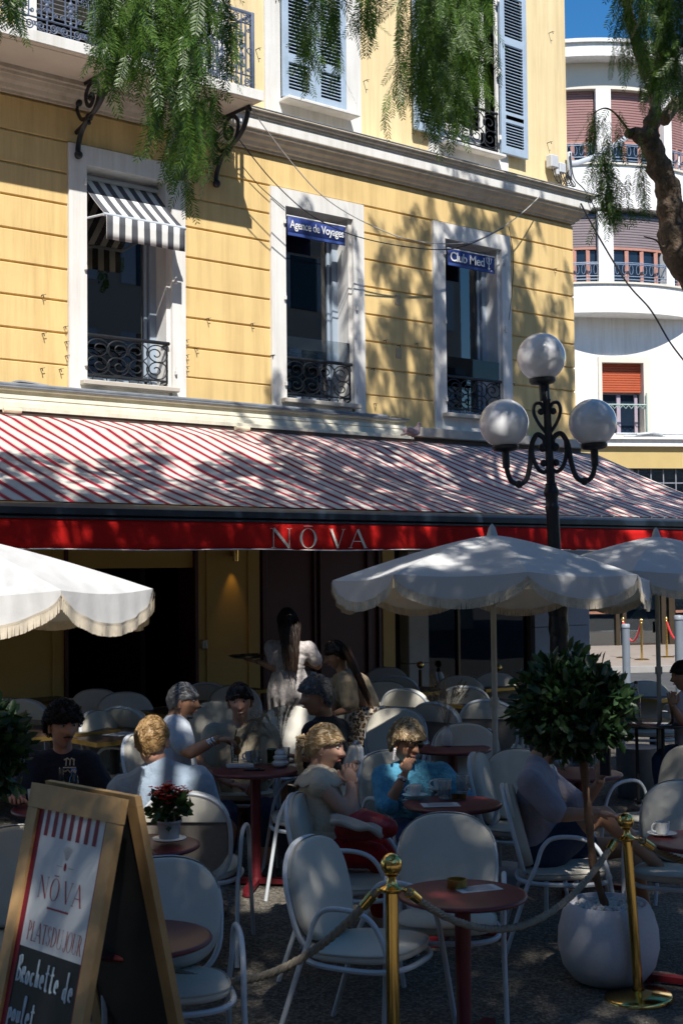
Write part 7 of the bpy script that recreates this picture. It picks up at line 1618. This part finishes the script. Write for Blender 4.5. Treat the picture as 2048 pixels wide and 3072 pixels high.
plumes(vz, b_, [(-.05, 0, .33, .55, .030, 120, 0), (.0, .03, .31, .5, .03, 120, 0), (.05, 0, .30, .5, .03, 120, 0), (.10, .02, .32, .55, .026, 110, 0), (.07, -.04, .27, .5, .03, 110, 0), (-.02, .0, .26, .4, .03, 120, 0), (.03, .05, .24, .4, .03, 100, 0)], PAMP, 'dry_stalks')
p = on_table(1340, 2236); vz = thing('dried_grass_vase', 'white bottle vase of dried grasses behind the woman in blue', 'vase', p)
MB().lathe([(0, 0), (.036, 0), (.040, .008), (.040, .075), (.034, .095), (.020, .112), (.019, .132), (.022, .138), (.016, .138)], 24, p, cap=False).build('vase_body', CHINA, vz, smooth=True)
b_ = p+VZ*.13; plumes(vz, b_, [(-.01, .02, .27, .12, .07, 260, .02), (-.03, .02, .24, .2, .05, 160, .03)], PAMP2, 'feather_grass')
plumes(vz, b_, [(dx, rnd.uniform(-.06, .06), dz, .6, .020, 70, 0) for dx, dz in ((-.15, .26), (-.12, .30), (-.09, .24), (-.13, .20), (.05, .28), (.08, .31), (.11, .34), (.14, .32), (.16, .27), (.12, .26), (.09, .25), (.15, .22), (-.07, .33), (.06, .22))], PAMP, 'dry_stalks')
# red potted flowers on their saucer
p = atD(508, 2521, 6.72); fp_ = thing('flower_pot', 'grey pot of red flowering kalanchoe on a saucer', 'flower pot', p)
MB().lathe([(0, .003), (.075, .003), (.085, .012), (.082, .015), (0, .010)], 24, p, cap=False).build('saucer', CHINA, fp_, smooth=True)
MB().lathe([(0, .012), (.048, .012), (.058, .09), (.061, .092), (.061, .10), (.055, .10), (.05, .09), (0, .085)], 24, p, cap=False).build('pot', M('grey zinc pot', (.33, .35, .37), .5, .1), fp_, smooth=True)
def leaf_cloud(parent, centre, rad, n_, L, W, mat, name, shell=.55, squash=(1, 1, 1), upw=.3, lump=0.0):
    V, Fs = [], []
    for _ in range(n_):
        d = Vector((rnd.gauss(0, 1), rnd.gauss(0, 1), rnd.gauss(0, 1))).normalized(); r_ = rad*(shell+(1-shell)*rnd.random()**.6)
        if lump: r_ *= 1+lump*math.sin(d.x*7+1)*math.sin(d.y*6+2)*math.sin(d.z*8)+rnd.gauss(0, .04)
        c = centre+Vector((d.x*squash[0], d.y*squash[1], d.z*squash[2]))*r_; l_ = L*rnd.uniform(.7, 1.2); a = (d*.8+Vector((rnd.gauss(0, .7), rnd.gauss(0, .7), rnd.gauss(0, .7)+upw))).normalized(); s_ = a.cross(Vector((rnd.gauss(0, 1), rnd.gauss(0, 1), rnd.gauss(0, 1)))).normalized(); nn = a.cross(s_); w_ = W*rnd.uniform(.8, 1.2); k = len(V)
        V.extend([tuple(c), tuple(c+a*l_*.28+s_*w_*.85+nn*w_*.3), tuple(c+a*l_*.68+s_*w_*.8+nn*w_*.3), tuple(c+a*l_-nn*w_*.2), tuple(c+a*l_*.68-s_*w_*.8+nn*w_*.3), tuple(c+a*l_*.28-s_*w_*.85+nn*w_*.3)]); Fs.append((k, k+1, k+2, k+3)); Fs.append((k, k+3, k+4, k+5))
    return npmesh(name, V, Fs, mat, parent, smooth=False)
KAL = leaf_mat('kalanchoe leaves', (.015, .04, .012), (.03, .07, .018), (.05, .10, .02), .1); TOPM = leaf_mat('glossy clipped tree leaves', (.012, .034, .014), (.024, .060, .022), (.060, .115, .048), .12)
leaf_cloud(fp_, p+VZ*.16, .095, 130, .055, .020, KAL, 'leaves', .3, (1, 1, .7))
mb = MB(); fl = []
for i in range(9):
    a = i*2.4; r_ = .037*math.sqrt(i)*.95; c = p+VZ*(.262-.012*i*.5)+Vector((math.cos(a)*r_, math.sin(a)*r_, 0)); mb.tube([p+VZ*.13, c], .003, 4)
    for k in range(13): o = Vector((rnd.gauss(0, .016), rnd.gauss(0, .016), rnd.gauss(0, .010))); fl.append(c+o)
mb.build('stems', KAL, fp_); V, Fs = [], []
for c in fl:
    for k in range(5):
        a = k*1.2566+rnd.random(); d = Vector((math.cos(a), math.sin(a), .35)).normalized(); s_ = d.cross(VZ).normalized(); b0 = len(V); V.extend([tuple(c), tuple(c+d*.010+s_*.008), tuple(c+d*.019), tuple(c+d*.010-s_*.008)]); Fs.append((b0, b0+1, b0+2, b0+3))
npmesh('blossoms', V, Fs, M('red petals', (.60, .008, .010), .5, .15, 20), fp_)
# clipped tree in a white bowl planter
def topiary(base, label, trunk, cc, rad, full=True):
    t = thing('potted_tree', label, 'potted tree', base)
    if full:
        PL = M('white terrazzo planter', (.62, .61, .64), .75, .05, 60, .2, 90, dirt=.12, dcol=(.3, .29, .3))
        MB().lathe([(0, .0), (.13, .0), (.18, .02), (.232, .09), (.254, .18), (.250, .27), (.228, .35), (.205, .395), (.200, .40), (.192, .398), (.19, .37), (0, .365)], 44, base, cap=False).build('planter', PL, t, smooth=True)
        PB = M('white pebbles', (.58, .58, .57), .7, .15, 30)
        pm = MB().sphere((0, 0, 0), (.016, .012, .009), 7, 5).build('pebble', PB, t, world=False, smooth=True); me = pm.data; n_ = 0
        for _ in range(190):
            r_ = .178*math.sqrt(rnd.random()); a = rnd.random()*2*pi; o = pm if n_ == 0 else bpy.data.objects.new('pebble', me)
            if n_: COL.objects.link(o); o.parent = t
            n_ += 1; o.location = (r_*math.cos(a), r_*math.sin(a), .372+.014*rnd.random()); o.rotation_euler = (rnd.gauss(0, .4), rnd.gauss(0, .4), rnd.random()*6); o.scale = (rnd.uniform(.7, 1.25),)*3
    mb = MB(); q = bez(trunk, 6); mb.tube(q, [.021+.003*math.sin(i*1.3) for i in range(len(q))], 10)
    for k in range(9):
        d = Vector((rnd.gauss(0, 1), rnd.gauss(0, 1), rnd.uniform(.0, 1))).normalized(); mb.tube([trunk[-1], trunk[-1]+d*rad*.45+VZ*.05, cc+d*rad*.7], [.012, .008, .004], 6)
    mb.build('trunk', M('thin brown trunk', (.15, .085, .05), .9, .3, 20, .8, 40, bdist=.01), t, smooth=True)
    leaf_cloud(t, cc, rad, 3000, .070, .0185, TOPM, 'crown', .35, (1.08, 1.08, .93), .25, .13)
pb = onG(1826, 2944, 0); pb.z = gz(pb.y); Dp = (pb-CAMP).dot(_f)
topiary(pb, 'ball clipped leafy tree in a white bowl planter at right', [pb+VZ*.34, atD(1780, 2600, Dp), atD(1762, 2420, Dp+.02), atD(1748, 2270, Dp)], atD(1716, 2118, Dp), .265)
lb_ = atD(-115, 2240, 5.7); lg_ = Vector((lb_.x, lb_.y, gz(lb_.y)))
topiary(lg_, 'clipped leafy potted tree cut off by the left edge', [lg_+VZ*.3, lb_-VZ*.4, lb_-VZ*.2], lb_, .24)
# pigeon on the awning
fpx = onY(1238, 1322, -.5); pg = thing('pigeon', 'pinkish grey pigeon standing on the striped awning', 'pigeon', fpx); mb = MB(); X_ = Vector((1, 0, 0)); b0 = fpx+VZ*.09
caps(mb, [b0-X_*.07, b0, b0+X_*.06+VZ*.02, b0+X_*.085+VZ*.075], [.038, .05, .046, .024], 12); caps(mb, [b0-X_*.08, b0-X_*.17-VZ*.035], [.026, .012], 10, 1.6, VZ); mb.sphere(b0+X_*.095+VZ*.10, .024, 10, 8); caps(mb, [b0+X_*.115+VZ*.098, b0+X_*.135+VZ*.092], [.007, .003], 6)
for s_ in (-.018, .018): mb.tube([b0+Vector((.0, s_, -.03)), fpx+Vector((.005, s_, .0))], .006, 6); mb.tube([fpx+Vector((-.01, s_, .003)), fpx+Vector((.025, s_, .003))], .005, 5)
voxel(mb, 'body', M('pigeon plumage', (.36, .26, .26), .8, .3, 16), pg, .007, 2)
mb = MB()
for s_ in (-1, 1): mb.sphere(b0+Vector((-.035, s_*.036, .008)), (.095, .02, .034), 12, 8, Matrix.Rotation(.28, 3, 'Y'))
mb.build('wing', M('pigeon wing', (.30, .23, .24), .8, .3, 24), pg, smooth=True)
# dark bag on the chair by the umbrella pole
p = atD(1530, 2310, 8.9); mb = MB(); caps(mb, [p-rv*.09, p+VZ*.05, p+rv*.10], [.06, .085, .05], 12, .8, VZ); voxel(mb, 'shoulder_bag', M('dark red brown leather', (.06, .012, .012), .35, .3, 8, .5, 14), thing('bag', 'dark glossy bag slung on the chair beyond the umbrella pole', 'bag', p), .012)
# brass rope posts and a swag rope before the shop window
for x, y, lb in ((1260, 1995, 'brass ball post left of the shop window'), (1494, 2003, 'brass ball post right of the umbrella pole by the shop window')):
    p = onY(x, y, -.45); t = thing('shop_rope_post', lb, 'rope post', (p.x, p.y, gz(p.y)), group='brass ball posts by the shop window'); h_ = p.z-gz(p.y)
    MB().lathe([(.15, 0), (.15, .02), (.02, .04), (.02, h_-.05)], 18, (p.x, p.y, gz(p.y))).build('pole', BRONZE, t, smooth=True); MB().sphere(p, .042, 14, 10).build('ball', BRASS, t, smooth=True)
